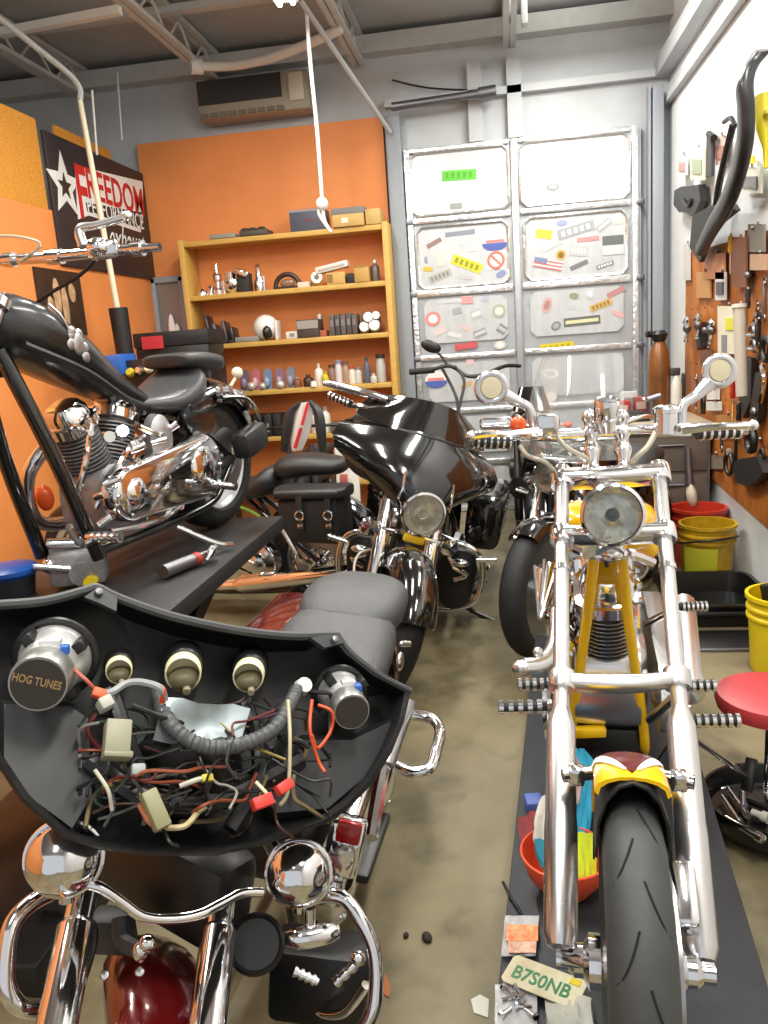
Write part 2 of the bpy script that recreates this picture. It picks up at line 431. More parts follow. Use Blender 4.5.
S(579, 251, 17, 9, -8, '#b4b8b9', 1, 1, None, 'bars', '#d0d3d3'); S(548, 264, 27, 9, -14, '#f2e4e2', 1, 1, 'striped flag sticker', 'flag', '#d0696a', '#6d7fa6')
S(579, 265, 17, 4, 20, '#6d7173', 1, 1); S(605, 265, 16, 4, 15, '#7c8081', 1, 1, None, 'bars', '#e4e8ea')
S(433, 319, 15, 14, 0, '#d8827a', 2, 0, 'round pink and white sticker', 'oval', '#efe6e2'); S(457, 311, 9, 6, 10, '#9aa0a0', 2, 0)
S(476, 314, 10, 9, 20, '#b5b7b8', 2, 0, None, 'stripe', '#dcdcdc'); S(499, 311, 13, 13, 0, '#a4ab98', 2, 0, 'round olive sticker', 'oval', '#d9dcd2')
S(502, 329, 9, 8, -35, '#7e8486', 2, 0, None, 'stripe', '#b5babb'); S(480, 333, 12, 7, 20, '#8f9598', 2, 0, None, 'stripe', '#c5c8c9')
S(440, 331, 11, 6, 25, '#d9c2bc', 2, 0); S(466, 328, 8, 4, -30, '#e0b3b0', 2, 0); S(455, 335, 13, 4, -15, '#d1d4d4', 2, 0)
S(467, 300, 11, 7, 0, '#e3b0ae', 2, 0, None, 'flag', '#cf8584'); S(485, 299, 8, 5, 0, '#a9b3c4', 2, 0, None, 'oval'); S(450, 301, 24, 4, 0, '#c3c7ca', 2, 0)
S(466, 346, 22, 6, 5, '#c14a50', 2, 0, 'red strip sticker low on the third panel'); S(500, 345, 11, 8, 0, '#d4ccba', 2, 0, None, 'oval', '#ecefec')
S(547, 305, 9, 15, -20, '#c9a09a', 2, 1, None, 'oval', '#a37a76'); S(574, 296, 9, 6, -10, '#89906f', 2, 1, None, 'oval')
S(590, 294, 8, 9, 15, '#c4c9ca', 2, 1, None, 'oval', '#dfe3e3'); S(616, 292, 17, 5, 24, '#b87b7c', 2, 1); S(601, 305, 21, 6, 18, '#c9a556', 2, 1, None, 'bars', '#8c6f33')
S(582, 321, 34, 8, 2, '#5b605c', 2, 1, 'framed yellow and black plate sticker', 'stripe', '#d6d2a4'); S(556, 326, 10, 8, 30, '#797e80', 2, 1, None, 'oval', '#9fa4a6')
S(618, 314, 11, 4, -25, '#dca4a6', 2, 1); S(571, 307, 9, 4, -10, '#bcc1c2', 2, 1)
S(557, 347, 32, 8, 3, '#d3c01c', 2, 1, 'yellow strip sticker on the foil rail', 'bars', '#a79716')
lu2 = S(436, 379, 22, 15, 10, '#efe2e2', 3, 0, 'oval red, white and blue sticker low on the door', 'oval'); oval_half(436, 381, 22, 14, 3, 0, lu2)
S(466, 385, 12, 4, 25, '#c8a869', 3, 0); S(470, 362, 7, 5, 0, '#e3b6b8', 3, 0); S(548, 373, 17, 9, -14, '#e8ebec', 3, 1, 'pale oval sticker', 'oval', '#c3c6c8')
S(548, 397, 14, 11, 0, '#dfe2e3', 3, 1, None, 'oval')
# ---------------- sign on the left wall
SX = XL-.02
sgn = thing('wall_sign', 'dark wall sign with a white star and red lettering on the left wall', 'sign', (SX+.03, 6.6, 2.4))
c4 = [PX(37, 132, SX+.04), PX(143, 170, SX+.04), PX(157, 268, SX+.04), PX(52, 264, SX+.04)]
ya, yb = PX(38, 133, SX).y, 7.44; zt = PX(38, 133, SX).z+.02; zb = PX(51, 262, SX).z-.02
MB().box((SX+.03, (ya+yb)/2, (zt+zb)/2), (.03, yb-ya, zt-zb), None, .004).build('board', mat('sign_dark_brown', '#2b2325', .45), sgn)
def signM(py_, z_, off=.0): return basis((SX+.046+off, py_, z_), (0, 1, 0), (0, 0, 1))
WH = flat('#e6e6e2', .5); RD = flat('#c0201f', .5)
def YZ(px, py): p = PX(38+(px-38)*.905, py, SX); return p.y, p.z
def star(name, px, py, r, inner, m, off):
    y, z = YZ(px, py); ps = []
    for i in range(10):
        rr = r if i % 2 == 0 else r*inner; a = PI/2+i*PI/5; ps.append(signM(y, z, off) @ V((rr*math.cos(a), rr*math.sin(a), 0)))
    return MB().prism(ps, (.003, 0, 0)).build(name, m, sgn)
star('star', 61, 186, .245, .44, WH, 0); star('star_centre', 61, 187, .10, .42, mat('sign_dark_brown', ''), .004)
def fitT(body, px0, px1, py, hgt, m, off, grow=0.0, bold=True, ital=0.0):
    y0, z0 = YZ(px0, py); y1, z1 = YZ(px1, py)
    q = text_mb(body, 1.0, .001, grow, None, bold); xs = [v.x for v in q.v]; ys = [v.y for v in q.v]
    sx_ = (y1-y0)/(max(xs)-min(xs)); sy_ = hgt/(max(ys)-min(ys)); cx = (max(xs)+min(xs))/2; cy = (max(ys)+min(ys))/2
    M = signM((y0+y1)/2, (z0+z1)/2, off); o = MB()
    o.add([M @ V(((v.x-cx)*sx_+(v.y-cy)*sy_*ital, (v.y-cy)*sy_, v.z)) for v in q.v], q.f)
    return o.build('lettering', m, sgn)
MB().prism([signM(*YZ(x, y), 0) @ V((0, 0, 0)) for x, y in ((72, 166), (148, 182), (149, 214), (146, 233), (88, 216), (76, 220))], (.003, 0, 0)).build('logo_backing', WH, sgn)
MB().prism([signM(*YZ(x, y), .0032) @ V((0, 0, 0)) for x, y in ((84, 203), (147, 213), (146, 229), (86, 212))], (.002, 0, 0)).build('logo_band', mat('sign_dark_brown', ''), sgn)
fitT('F', 75, 86, 193, .40, RD, .006); fitT('REEDOM', 87, 147, 194, .24, RD, .006)
fitT('PERFORMANCE', 87, 147, 215, .125, WH, .008, 0, False)
fitT('exhaust', 112, 150, 241, .22, WH, .004, .0, False, .35)
# ---------------- poster, wall mirror
po = thing('wall_poster', 'dark portrait poster of pale figures hung on the orange wall below the sign', 'poster', (XL+.01, 6.05, 1.85))
MB().box((XL+.01, PX(60, 300, XL).y, PX(60, 303, XL).z), (.012, .62, .47)).build('sheet', mat('poster_print', '#3d2c20', .4, 0, .6, 9, col2='#171210'), po)
mb = MB()
for y, z, w, h in ((6.0, 2.12, .10, .27), (6.1, 2.06, .09, .32), (5.9, 2.02, .10, .2), (6.22, 2.16, .1, .14)):
    mb.ell((XL+.017, y-6.06+PX(60, 300, XL).y, z-2.08+PX(60, 303, XL).z), (.003, w/2, h/2))
mb.build('print', mat('poster_pale_print', '#c9a27c', .5, 0, .5, 14), po)
mi = thing('wall_mirror', 'tall grey-framed mirror in the corner beside the pine shelf', 'mirror', (-3.06, 7.36, 1.64))
mb = MB(); 
for x in (-3.20, -2.92): mb.box((x, 7.38, 1.98), (.055, .05, .72), None, .006)
for z in (2.32, 1.64): mb.box((-3.06, 7.38, z), (.335, .05, .055), None, .006)
mb.build('frame', mat('grey_post_paint', ''), mi)
MB().box((-3.06, 7.395, 1.98), (.25, .01, .66)).build('glass', mat('dim_mirror_glass', '#8a8e90', .25, .6), mi)
MB().ell((-3.06, 7.37, 1.85), (.035, .02, .16)).ell((-3.01, 7.37, 1.8), (.03, .02, .12)).build('cloth_strip', WH, mi)
# ---------------- air conditioner on the wall
ac = thing('air_conditioner', 'long beige and black air conditioner high on the grey back wall', 'air conditioner', (-2.06, 7.3, 3.6))
BEI = mat('aged_beige_plastic', '#948c7c', .5)
MB().box((-2.03, 7.36, 3.76), (1.0, .28, .32), None, .03).build('body', BEI, ac)
MB().box((-2.14, 7.215, 3.81), (.74, .02, .19)).build('front_grille', mat('dark_grille', '#2c2c2c', .5), ac)
mb = MB()
for k in range(9): mb.box((-2.47+.085*k, 7.212, 3.63), (.06, .02, .035))
mb.build('louvres', mat('dim_louvre', '#6f675a', .5), ac)
MB().box((-1.64, 7.21, 3.78), (.13, .02, .22), None, .01).build('control_panel', flat('#c6bfae'), ac)
# ---------------- conduits, pipe, rope, lamp
CON = mat('white_pipe', '#d5d5cf', .4)
tag(MB().tube([PZ(193, 66, 3.9), PZ(232, 66, 3.88), PZ(270, 58, 3.86), PZ(310, 43, 3.88), PZ(341, 29, 3.92)], .035, n=10).cyl(PZ(190, 66, 3.9), PZ(202, 67, 3.9), .06).build('ceiling_pipe', CON), 'white bowed plastic pipe slung below the ceiling joists', 'pipe')
tag(MB().bar(PZ(0, 33, 3.907), PZ(120, 10, 3.907), .06, .05).build('lamp_channel', CON), 'white lamp channel crossing below the joists at the upper left', 'channel')
cp = PY(80, 100, 5.85)
tag(MB().tube([(-3.55, 3.2, 3.9), (-3.2, 4.7, 3.9), cp+V((-.05, -.25, .2)), cp+V((0, 0, .10)), cp], .021, n=8).build('ceiling_conduit', JOIST), 'pale conduit bending down from the upper left joist', 'conduit')
dr = thing('drop_cord', 'pale drop cord reel pole hanging from the ceiling with a black lower end', 'drop cord', PY(123, 350, 5.85))
MB().cyl(PY(80, 100, 5.85), PY(118, 312, 5.85), .019, .022, n=10).build('pole', mat('yellowed_pole', '#cfc8ae', .45), dr)
MB().cyl(PY(118, 308, 5.85), PY(126, 360, 5.85), .07, .065, n=12).build('handle', SATIN, dr)
MB().cyl(PY(92, 90, 5.87), PY(97, 155, 5.87), .008, n=6).build('hanger_wire', JOIST, dr)
tag(MB().cyl(PY(117, 72, 6.6), PY(122, 140, 6.6), .008, n=6).build('hanging_wire', JOIST), 'thin wire hanging from the roof in front of the left end of the wall', 'wire')
rp = thing('hanging_rope', 'white knotted rope hanging from the ceiling in front of the shelf', 'rope', PY(325, 215, 6.1))
MB().tube([PY(306, 8, 6.1), PY(311, 70, 6.1), PY(317, 130, 6.1), PY(322, 200, 6.1)], .014, n=8).build('strand', CON, rp)
MB().ell(PY(322, 204, 6.1), (.045, .04, .05)).tube([PY(322, 206, 6.1), PY(319, 214, 6.1), PY(331, 232, 6.1), PY(325, 222, 6.1), PY(322, 206, 6.1)], .013).build('knot', CON, rp)
tag(MB().cyl(PZ(300, 0, 3.95), PY(390, 132, 7.3), .02, n=8).build('roof_brace', JOIST), 'thin grey brace running from the ceiling down to the corner of the orange wall', 'brace')
tag(MB().box(PZ(524, 8, 4.05)+V((0, 0, .02)), (.05, .1, .28), None, .005).build('ceiling_hanger', JOIST), 'short pale hanger strap below the ceiling above the garage door', 'hanger')
TUBE = mat('lit_fluorescent_tube', '#ffffff', .4, emit='#fffaf0', estr=14)
def fixture(x, y, lab):
    f = thing('ceiling_light', lab, 'ceiling light', (x, y, 3.86), 'fluorescent fixtures below the joists')
    MB().box((x, y, 3.88), (.16, 1.25, .05), None, .01).build('housing', CON, f)
    for dx in (-.045, .045):
        MB().cyl((x+dx, y-.58, 3.84), (x+dx, y+.58, 3.84), .018, n=10).build('tube', TUBE, f)
    ld = bpy.data.lights.new('fluorescent', 'AREA'); ld.shape = 'RECTANGLE'; ld.size = .16; ld.size_y = 1.2; ld.energy = LP; ld.color = (1, .97, .9)
    lo = bpy.data.objects.new('fluorescent_or_fill_lamp', ld); COL.objects.link(lo); lo.location = (x, y, 3.80)
LP = 50
fixture(-1.32, 5.15, 'lit fluorescent fixture at the top edge above the shelf rope')
for x, y in ((-2.9, 3.0), (-.9, 2.6), (.75, 3.6), (.75, .6), (-.9, -.4), (.55, 6.1)):
    ld = bpy.data.lights.new('fluorescent', 'AREA'); ld.shape = 'RECTANGLE'; ld.size = .3; ld.size_y = 1.4; ld.energy = LP; ld.color = (1, .97, .9)
    lo = bpy.data.objects.new('fluorescent_or_fill_lamp', ld); COL.objects.link(lo); lo.location = (x, y, 3.85)
    lu_ = bpy.data.lights.new('ceiling_up_fill', 'AREA'); lu_.shape = 'RECTANGLE'; lu_.size = .3; lu_.size_y = 1.4; lu_.energy = LP*.35; lu_.color = (1, .97, .9)  # up-facing fill lamp added to brighten the ceiling
    lo = bpy.data.objects.new('fluorescent_or_fill_lamp', lu_); COL.objects.link(lo); lo.location = (x, y, 3.88); lo.rotation_euler = (PI, 0, 0)
# even world fill light, let in where the rear wall is left out
w = bpy.data.worlds.new('World'); SC.world = w; w.use_nodes = True
w.node_tree.nodes['Background'].inputs['Color'].default_value = (.95, .98, 1, 1); w.node_tree.nodes['Background'].inputs['Strength'].default_value = .55
cam = bpy.data.cameras.new('camera'); co = bpy.data.objects.new('camera', cam); COL.objects.link(co)
cam.sensor_fit = 'VERTICAL'; cam.sensor_height = 24; cam.lens = 24*F/1024; cam.clip_start = .02
Mc = Matrix((rt, up, -fw)).transposed().to_4x4(); Mc.translation = O; co.matrix_world = Mc
SC.camera = co
SC.view_settings.view_transform = 'Standard'; SC.view_settings.look = 'None'; SC.view_settings.exposure = .42; SC.view_settings.gamma = 1; SC.view_settings.use_curve_mapping = False
# ================================================================== motorcycle building blocks
# local frame of a bike: x forward, y to the rider's left, z up, rear contact patch at the origin
def place(x, y, z, head, lean=0, s=1.0):
    """heading in degrees from -Y towards -X; lean>0 leans to the rider's left"""
    a = R(head); X = V((-math.sin(a), -math.cos(a), 0)); Y = V((math.cos(a), -math.sin(a), 0)); Z = V((0, 0, 1))
    M = Matrix((X, Y, Z)).transposed().to_4x4(); M.translation = V((x, y, z))
    return M @ Matrix.Rotation(R(-lean), 4, 'X') @ Matrix.Scale(s, 4)
def steer(M, p, axis, ang):
    p = V(p); return M @ Matrix.Translation(p) @ Matrix.Rotation(R(ang), 4, V(axis)) @ Matrix.Translation(-p)
def wheel(root, M, c, rad, w, kind='spoke', rimr=.72, rim=None, name='wheel', disc=1, nsp=9, side=1, tirem=None):
    rim = rim or CHROME; c = V(c); Y = (0, 1, 0); UP = (0, 0, 1); rr = rad*rimr
    mb = MB(M)
    mb.sweep(c, Y, [(rr+.008, -w*.42), (rr+.008, -w*.36), (rr-.02, -w*.28), (rr-.03, 0), (rr-.02, w*.28), (rr+.008, w*.36), (rr+.008, w*.42), (rr-.012, w*.36), (rr-.045, 0), (rr-.012, -w*.36)], 0, 2*PI, 48, UP)
    mb.cyl(c-V((0, w*.5, 0)), c+V((0, w*.5, 0)), .035).cyl(c-V((0, w*.62, 0)), c+V((0, w*.62, 0)), .022)
    if kind == 'spoke':
        for k in range(36):
            a = 2*PI*k/36; b = a+(.5 if k % 2 else -.5); s_ = .3 if k % 4 < 2 else -.3
            mb.cyl(c+V((math.cos(b)*.034, s_*w, math.sin(b)*.034)), c+V((math.cos(a)*(rr-.02), 0, math.sin(a)*(rr-.02))), .0028, n=5)
    elif kind == 'mag':
        for k in range(nsp):
            a = 2*PI*k/nsp
            mb.bar(c+V((math.cos(a)*.03, 0, math.sin(a)*.03)), c+V((math.cos(a)*(rr-.02), 0, math.sin(a)*(rr-.02))), w*.45, .03, (0, 1, 0), .006)
    else:
        mb.lathe([(0, w*.24), (rr*.35, w*.26), (rr*.8, w*.16), (rr-.015, w*.3), (rr-.015, -w*.3), (rr*.8, -w*.16), (rr*.35, -w*.26), (0, -w*.24)], c, Y, 40)
    wl_ = mb.build(name, rim, root)
    n = 10; prof = [(rr, -w*.40)]
    for i in range(n+1):
        t = -1+2*i/n; a = t*PI/2*1.08
        prof.append((rr + (rad-rr)*max(0, math.cos(a))**.62 if abs(t) < 1 else rr+(rad-rr)*.12, w*.5*math.copysign(abs(math.sin(a))**.85, a)))
    prof.append((rr, w*.40))
    MB(M).sweep(c, Y, prof, 0, 2*PI, 56, UP).build('tire', tirem or RUBBER, wl_)
    if disc:
        for sd in ((side,) if disc == 1 else (1, -1)):
            MB(M).sweep(c+V((0, sd*w*.62, 0)), Y, [(.145, -.003), (.145, .003), (.085, .003), (.085, -.003)], 0, 2*PI, 40, UP).build('brake_disc', ALU, wl_)
    return wl_
def fend_prof(rad, w, drop, th=.006, n=8):
    o = []; i_ = []
    for k in range(n+1):
        t = -1+2*k/n; a = t*PI/2
        o.append((rad-drop*(1-math.cos(a)**.8 if abs(t) < 1 else 1), w/2*math.sin(a))); i_.append((rad-th-drop*(1-math.cos(a)**.8 if abs(t) < 1 else 1), (w/2-th)*math.sin(a)))
    return o + i_[::-1]
def fender(root, M, c, rad, w, a0, a1, m, drop=.07, name='fender'):
    return MB(M).sweep(c, (0, 1, 0), fend_prof(rad, w, drop), R(a0), R(a1), 30, (0, 0, 1)).build(name, m, root, 50)
def sring(c, ax, ay, e=2.4, n=20, X=(0, 1, 0), Z=(0, 0, 1)):
    X = V(X); Z = V(Z); o = []
    for i in range(n):
        a = 2*PI*i/n; ca, sa = math.cos(a), math.sin(a)
        o.append(V(c)+X*(ax*math.copysign(abs(ca)**(2/e), ca))+Z*(ay*math.copysign(abs(sa)**(2/e), sa)))
    return o
def loft(secs, res=4):
    """secs: (x, z, halfwidth, halfheight, exponent) along x, smoothed"""
    P = [V((a[0], a[1], 0)) for a in secs]; Q = [V((a[2], a[3], a[4])) for a in secs]
    P = catmull(P, res); Q = catmull(Q, res)
    return [sring((p.x, 0, p.y), max(q.x, .004), max(q.y, .004), max(q.z, 1.6)) for p, q in zip(P, Q)]
def tank(root, M, secs, m, name='fuel_tank'):
    t = MB(M).ring_loft(loft(secs)).build(name, m, root, 60); return t
def seat(root, M, secs, m, name='seat'):
    return MB(M).ring_loft(loft(secs)).build(name, m, root, 70)
def vtwin(root, M, c=(.72, 0, .40), s=1.0, m=None, chrome=None, fin=None):
    m = m or ENGINE; chrome = chrome or CHROME; c = V(c)
    mb = MB(M)
    mb.ring_loft([sring(c+V((0, y, 0)), a*s, b*s, 3, 20, (1, 0, 0), (0, 0, 1)) for y, a, b in ((-.11, .10, .11), (-.09, .14, .13), (.09, .14, .13), (.11, .10, .11))])
    mb.box(c+V((-.30*s, 0, -.02)), (.26*s, .2, .2*s), None, .03)
    en = mb.build('engine', m, root)
    for tilt in (24, -22):
        a = R(tilt); d = V((math.sin(a), 0, math.cos(a)))
        prof = [(.055, 0)]
        for k in range(11):
            h = .02+k*.0145; prof += [(.055, h), (.082, h+.002), (.082, h+.006), (.055, h+.008)]
        prof += [(.055, .185), (0, .185)]
        cy = MB(M).lathe([(r*s, h*s) for r, h in prof], c+d*.10*s, d, 20, upv=(0, 1, 0)).build('cylinder', fin or m, en)
        hd = MB(M)
        hd.ring_loft([sring(c+d*h*s, ax*s, ay*s, 3.2, 18, V((d.z, 0, -d.x)), (0, 1, 0)) for h, ax, ay in ((.285, .075, .07), (.29, .088, .085), (.325, .088, .085), (.33, .07, .07), (.36, .07, .065), (.385, .055, .05), (.39, .03, .03))])
        for k in range(3): hd.cyl(c+d*(.335*s)+V((d.z, 0, -d.x))*(.06*s*(k-1))+V((0, .075*s, 0)), c+d*(.335*s)+V((d.z, 0, -d.x))*(.06*s*(k-1))+V((0, .088*s, 0)), .010, n=8)
        hd.build('rocker_cover', chrome, en)
        pr = MB(M)
        for dy in (-.03, .03): pr.cyl(c+d*(.05*s)+V((.02*dy/.03, -.115*s, 0)), c+d*(.30*s)+V((0, -.085*s, 0)), .009, n=8)
        pr.build('pushrod_tubes', chrome, en)
    # cam cover, air cleaner on the right
    MB(M).lathe([(0, .03), (.07*s, .03), (.085*s, .015), (.085*s, 0)], c+V((.02, -.11, 0)), (0, -1, 0), 24).build('cam_cover', chrome, en)
    ac_ = MB(M).lathe([(0, .06), (.05*s, .058), (.085*s, .045), (.092*s, .02), (.092*s, 0)], c+V((.0, -.12, .2*s)), (0, -1, 0), 28, sx=1.15).build('air_cleaner', chrome, en)
    return en
def primary(root, M, x0=.36, x1=.86, z=.36, y=.13, m=None, s=1.0):
    m = m or CHROME; rings = []
    for yy, k in ((0, 1.0), (.05, 1.0), (.065, .94), (.07, .86)):
        ring = []
        for i in range(36):
            a = 2*PI*i/36; ca, sa = math.cos(a), math.sin(a)
            big = ca < 0
            cx = x0 if big else x1; r_ = .135 if big else .10
            ring.append(V((cx*1.0+ca*r_*k*s, y+yy, z+(.01 if big else -.01)+sa*r_*k*s)))
        rings.append(ring)
    p = MB(M).ring_loft(rings).build('primary_cover', m, root)
    MB(M).lathe([(0, .022), (.06*s, .02), (.085*s, .006), (.085*s, 0)], (x0+.02, y+.068, z+.01), (0, 1, 0), 28).build('clutch_cover', m, p)
    MB(M).lathe([(0, .018), (.04*s, .016), (.055*s, .004), (.055*s, 0)], (x1-.01, y+.068, z-.01), (0, 1, 0), 24).build('stator_cover', m, p)
    mb = MB(M)
    for i in range(10):
        a = 2*PI*i/10; big = math.cos(a) < 0
        mb.cyl((( x0 if big else x1)+math.cos(a)*(.122 if big else .088)*s, y+.05, z+math.sin(a)*(.122 if big else .088)*s), ((x0 if big else x1)+math.cos(a)*(.122 if big else .088)*s, y+.074, z+math.sin(a)*(.122 if big else .088)*s), .007, n=8)
    build_each(mb, 'bolt', POL, p)
    return p
def forks(root, M, top, bot, gap=.12, r=.022, rl=.03, mu=None, ml=None, split=.45, name='fork_leg'):
    top = V(top); bot = V(bot); k = top+(bot-top)*split; o = []
    for s_ in (1, -1):
        d = V((0, gap*s_, 0))
        leg = MB(M).cyl(top+d, k+d, r).build(name, mu or CHROME, root)
        MB(M).lathe([(0, 0), (rl, .0), (rl, (bot-k).length-.02), (rl*.75, (bot-k).length), (0, (bot-k).length)], k+d, bot-k, 18).build('slider', ml or POL, leg)
        o.append(leg)
    return o
def yoke(root, M, c, w, d, h, m, axis, name='triple_tree'):
    x, y, z = frame(axis, (1, 0, 0)); c = V(c)
    return MB(M).ring_loft([sring(c+V(axis).normalized()*t, w*k, d*k, 4, 24, (0, 1, 0), V(axis).normalized().cross(V((0, 1, 0)))) for t, k in ((-h/2, .95), (-h/2+.004, 1), (h/2-.004, 1), (h/2, .95))]).build(name, m, root)
def headlamp(root, M, c, r, axis=(1, 0, -.05), m=None, depth=.16, name='headlamp', refl=None):
    m = m or CHROME; c = V(c); ax = V(axis).normalized()
    h = MB(M).lathe([(0, -depth), (r*.35, -depth*.97), (r*.72, -depth*.7), (r*.95, -depth*.25), (r, 0), (r*1.07, .004), (r*1.07, .02), (r*.97, .024), (r*.95, .012), (r*.93, .006), (0, -.002)], c, ax, 36).build(name, m, root)
    MB(M).lathe([(0, .006), (.22*r, .008), (.23*r, .012), (.5*r, .006), (.8*r, .010), (.93*r, .014), (.93*r, .012), (.5*r, .003), (0, .002)], c, ax, 36).build('reflector', refl or mat('lamp_reflector', '#b9bab0', .16, .9, .5, 26, bump=.25, bscale=60), h)
    MB(M).lathe([(0, .030), (.5*r, .027), (.95*r, .018), (.95*r, .014), (.5*r, .022), (0, .025)], c, ax, 36).build('lens', GLASS, h)
    return h
def pegs(mb, p, d, L, r=.014, n=5):
    p = V(p); d = V(d).normalized(); mb.cyl(p, p+d*L, r*.72, n=12)
    for k in range(n):
        q = p+d*(L*(k+.5)/n); mb.cyl(q, q+d*(L/n*.5), r, n=14)
    return mb
def bars(root, M, pts, r=.013, m=None, name='handlebar'):
    return MB(M).tube(pts, r, n=10, res=5).build(name, m or CHROME, root)
def grip(root, M, p0, p1, r=.018, m=None, rings=True):
    p0 = V(p0); p1 = V(p1); mb = MB(M); mb.cyl(p0, p1, r)
    g = mb.build('grip', m or RUBBER, root)
    if rings:
        k = MB(M)
        for i in range(6): q = p0+(p1-p0)*((i+.5)/6); k.cyl(q, q+(p1-p0)*.06, r*1.12)
        k.build('grip_rings', CHROME, g)
    return g
def frame_tubes(root, M, segs, m, r=.017, name='frame'):
    mb = MB(M)
    for s_ in segs: mb.tube(s_, r, n=10, res=5)
    return mb.build(name, m, root)
def exhaust(root, M, pts, r=.026, m=None, muff=None, rm=.045, name='exhaust_pipe'):
    e = MB(M).tube(pts, r, n=12, res=6).build(name, m or CHROME, root)
    if muff:
        a, b = V(muff[0]), V(muff[1]); L = (b-a).length
        MB(M).lathe([(r, 0), (rm, .05), (rm, L-.03), (rm*.92, L), (rm*.8, L), (rm*.78, L-.06), (0, L-.06)], a, b-a, 20).build('muffler', m or CHROME, e)
    return e
def mirror(root, M, base, mid, c, rx, rz, m, facing=(-1, 0, 0), name='mirror'):
    o = MB(M).tube([base, mid, c], .006, n=8).ell(c, (.012, rx, rz)).build(name, m, root)
    return o
def hose(root, M, pts, r, m, name='cable'):
    return MB(M).tube(pts, r, n=8, res=6).build(name, m, root)
CABLE = mat('braided_cable', '#b6b0a0', .4, .3)
def basic_frame(root, M, m=BLACK, hx=1.22, hz=.86):
    segs = []
    for s_ in (1, -1):
        segs.append([(hx, s_*.02, hz-.1), (hx-.13, s_*.10, .5), (hx-.22, s_*.12, .2), (hx-.34, s_*.125, .14)])
        segs.append([(hx-.34, s_*.125, .14), (.5, s_*.125, .14), (.2, s_*.13, .16), (.08, s_*.13, .24), (0, s_*.13, .31)])
        segs.append([(0, s_*.13, .33), (.2, s_*.12, .5), (.42, s_*.08, .68)])
    segs.append([(hx+.02, 0, hz), (.9, 0, hz-.06), (.55, 0, .72), (.38, 0, .66), (.3, 0, .4), (.28, 0, .16)])
    f = frame_tubes(root, M, segs, m)
    MB(M).cyl((hx-.025, 0, hz-.14), (hx-.005+.03, 0, hz+.03), .032).build('steering_head', m, f)
    return f
# ================================================================== yellow chopper on the low lift
LZ = .25
FA = PD(634, 966, 1.37)                                   # front axle
ch = R(4.5)
CM = place(FA.x+1.86*math.sin(ch), FA.y+1.86*math.cos(ch), LZ, 4.5)
CMi = CM.inverted()
def CL(v): return CMi @ V(v)
FL = CL(FA)
# lift platform
lift = thing('motorcycle_lift', 'low black diamond-plate lift under the yellow chopper', 'lift', (.27, 2.3, 0))
def dplate():
    m = mat('black_diamond_plate', '#2f3136', .5, .35, .3, 6)
    nt = m.node_tree; L = nt.links.new; b = nt.nodes['Principled BSDF']
    tc = [n for n in nt.nodes if n.type == 'TEX_COORD'][0]; mp = nt.nodes.new('ShaderNodeMapping'); mp.inputs['Rotation'].default_value = (0, 0, R(45)); mp.inputs['Scale'].default_value = (34, 34, 34)
    ck = nt.nodes.new('ShaderNodeTexBrick'); ck.inputs['Scale'].default_value = 1; ck.inputs['Mortar Size'].default_value = .16; ck.inputs['Color1'].default_value = (1, 1, 1, 1); ck.inputs['Color2'].default_value = (1, 1, 1, 1); ck.inputs['Mortar'].default_value = (0, 0, 0, 1)
    bp = nt.nodes.new('ShaderNodeBump'); bp.inputs['Strength'].default_value = .9; bp.inputs['Distance'].default_value = .012
    L(tc.outputs['Object'], mp.inputs['Vector']); L(mp.outputs['Vector'], ck.inputs['Vector']); L(ck.outputs['Color'], bp.inputs['Height']); L(bp.outputs['Normal'], b.inputs['Normal'])
    return m
DP = dplate()
LM = place(FA.x+.015+1.0*math.sin(ch), FA.y+1.0*math.cos(ch), 0, 4.5)
PW = .555
MB(LM).box((0, 0.0, LZ-.022), (2.65, PW, .04), None, .004).build('deck', DP, lift)
mb = MB(LM)
for s_ in (1, -1): mb.box((0, s_*(PW/2-.03), LZ-.07), (2.6, .05, .07))
mb.box((.5, 0, .05), (.06, PW-.1, .1)).box((-.7, 0, .05), (.06, PW-.1, .1)).build('side_rails', SATIN, lift)
mb = MB(LM)
for s_ in (1, -1):
    mb.bar((.55, s_*.2, .05), (-.2, s_*.2, .2), .04, .03).bar((-.2, s_*.17, .05), (.5, s_*.17, .2), .04, .03)
mb.build('scissor_legs', SATIN, lift)
MB(LM).box((0, 0, .02), (1.7, PW-.06, .04)).build('base_frame', SATIN, lift)

ck = thing('motorcycle', 'yellow chopper with long polished forks standing on the low black lift', 'motorcycle', CM @ V((.9, 0, 0)), None)
# --- front wheel and fender
TM = mat('grooved_tire_rubber', '#3a3d3d', .6, 0, .12, 30)
wf = wheel(ck, CM, FL, min(.315, FA.z-LZ-.002), .102, 'mag', .68, POL, 'front_wheel', 1, 5, 1, TM)
mb = MB(CM); mf = MB(CM)
for k in range(13):
    a = 2*PI*k/13
    for s_ in (1, -1):
        pts = []
        for j in range(6):
            t = j/5; y = s_*(.006+t*.036); rr = min(.315, FA.z-LZ-.002)-.055*(abs(y)/.051)**3.0
            aa = a+(.10 if s_ > 0 else .34)+t*.42-.16*t*t
            pts.append(FL+V((-math.cos(aa)*rr, y, math.sin(aa)*rr)))
        mb.tube(pts, .0018, n=5, res=2)
mb.build('tread_grooves', mat('groove_black', '#0c0c0c', .9), wf)['kind'] = 'stuff'
mb = MB(CM)
for s_ in (1, -1):
    MB(CM).lathe([(0, 0), (.045, 0), (.045, .02), (.028, .03), (.028, .045), (.018, .055), (.018, .075), (0, .075)], FL+V((0, s_*.055, 0)), (0, s_, 0), 20).build('axle_flange', CHROME, wf)
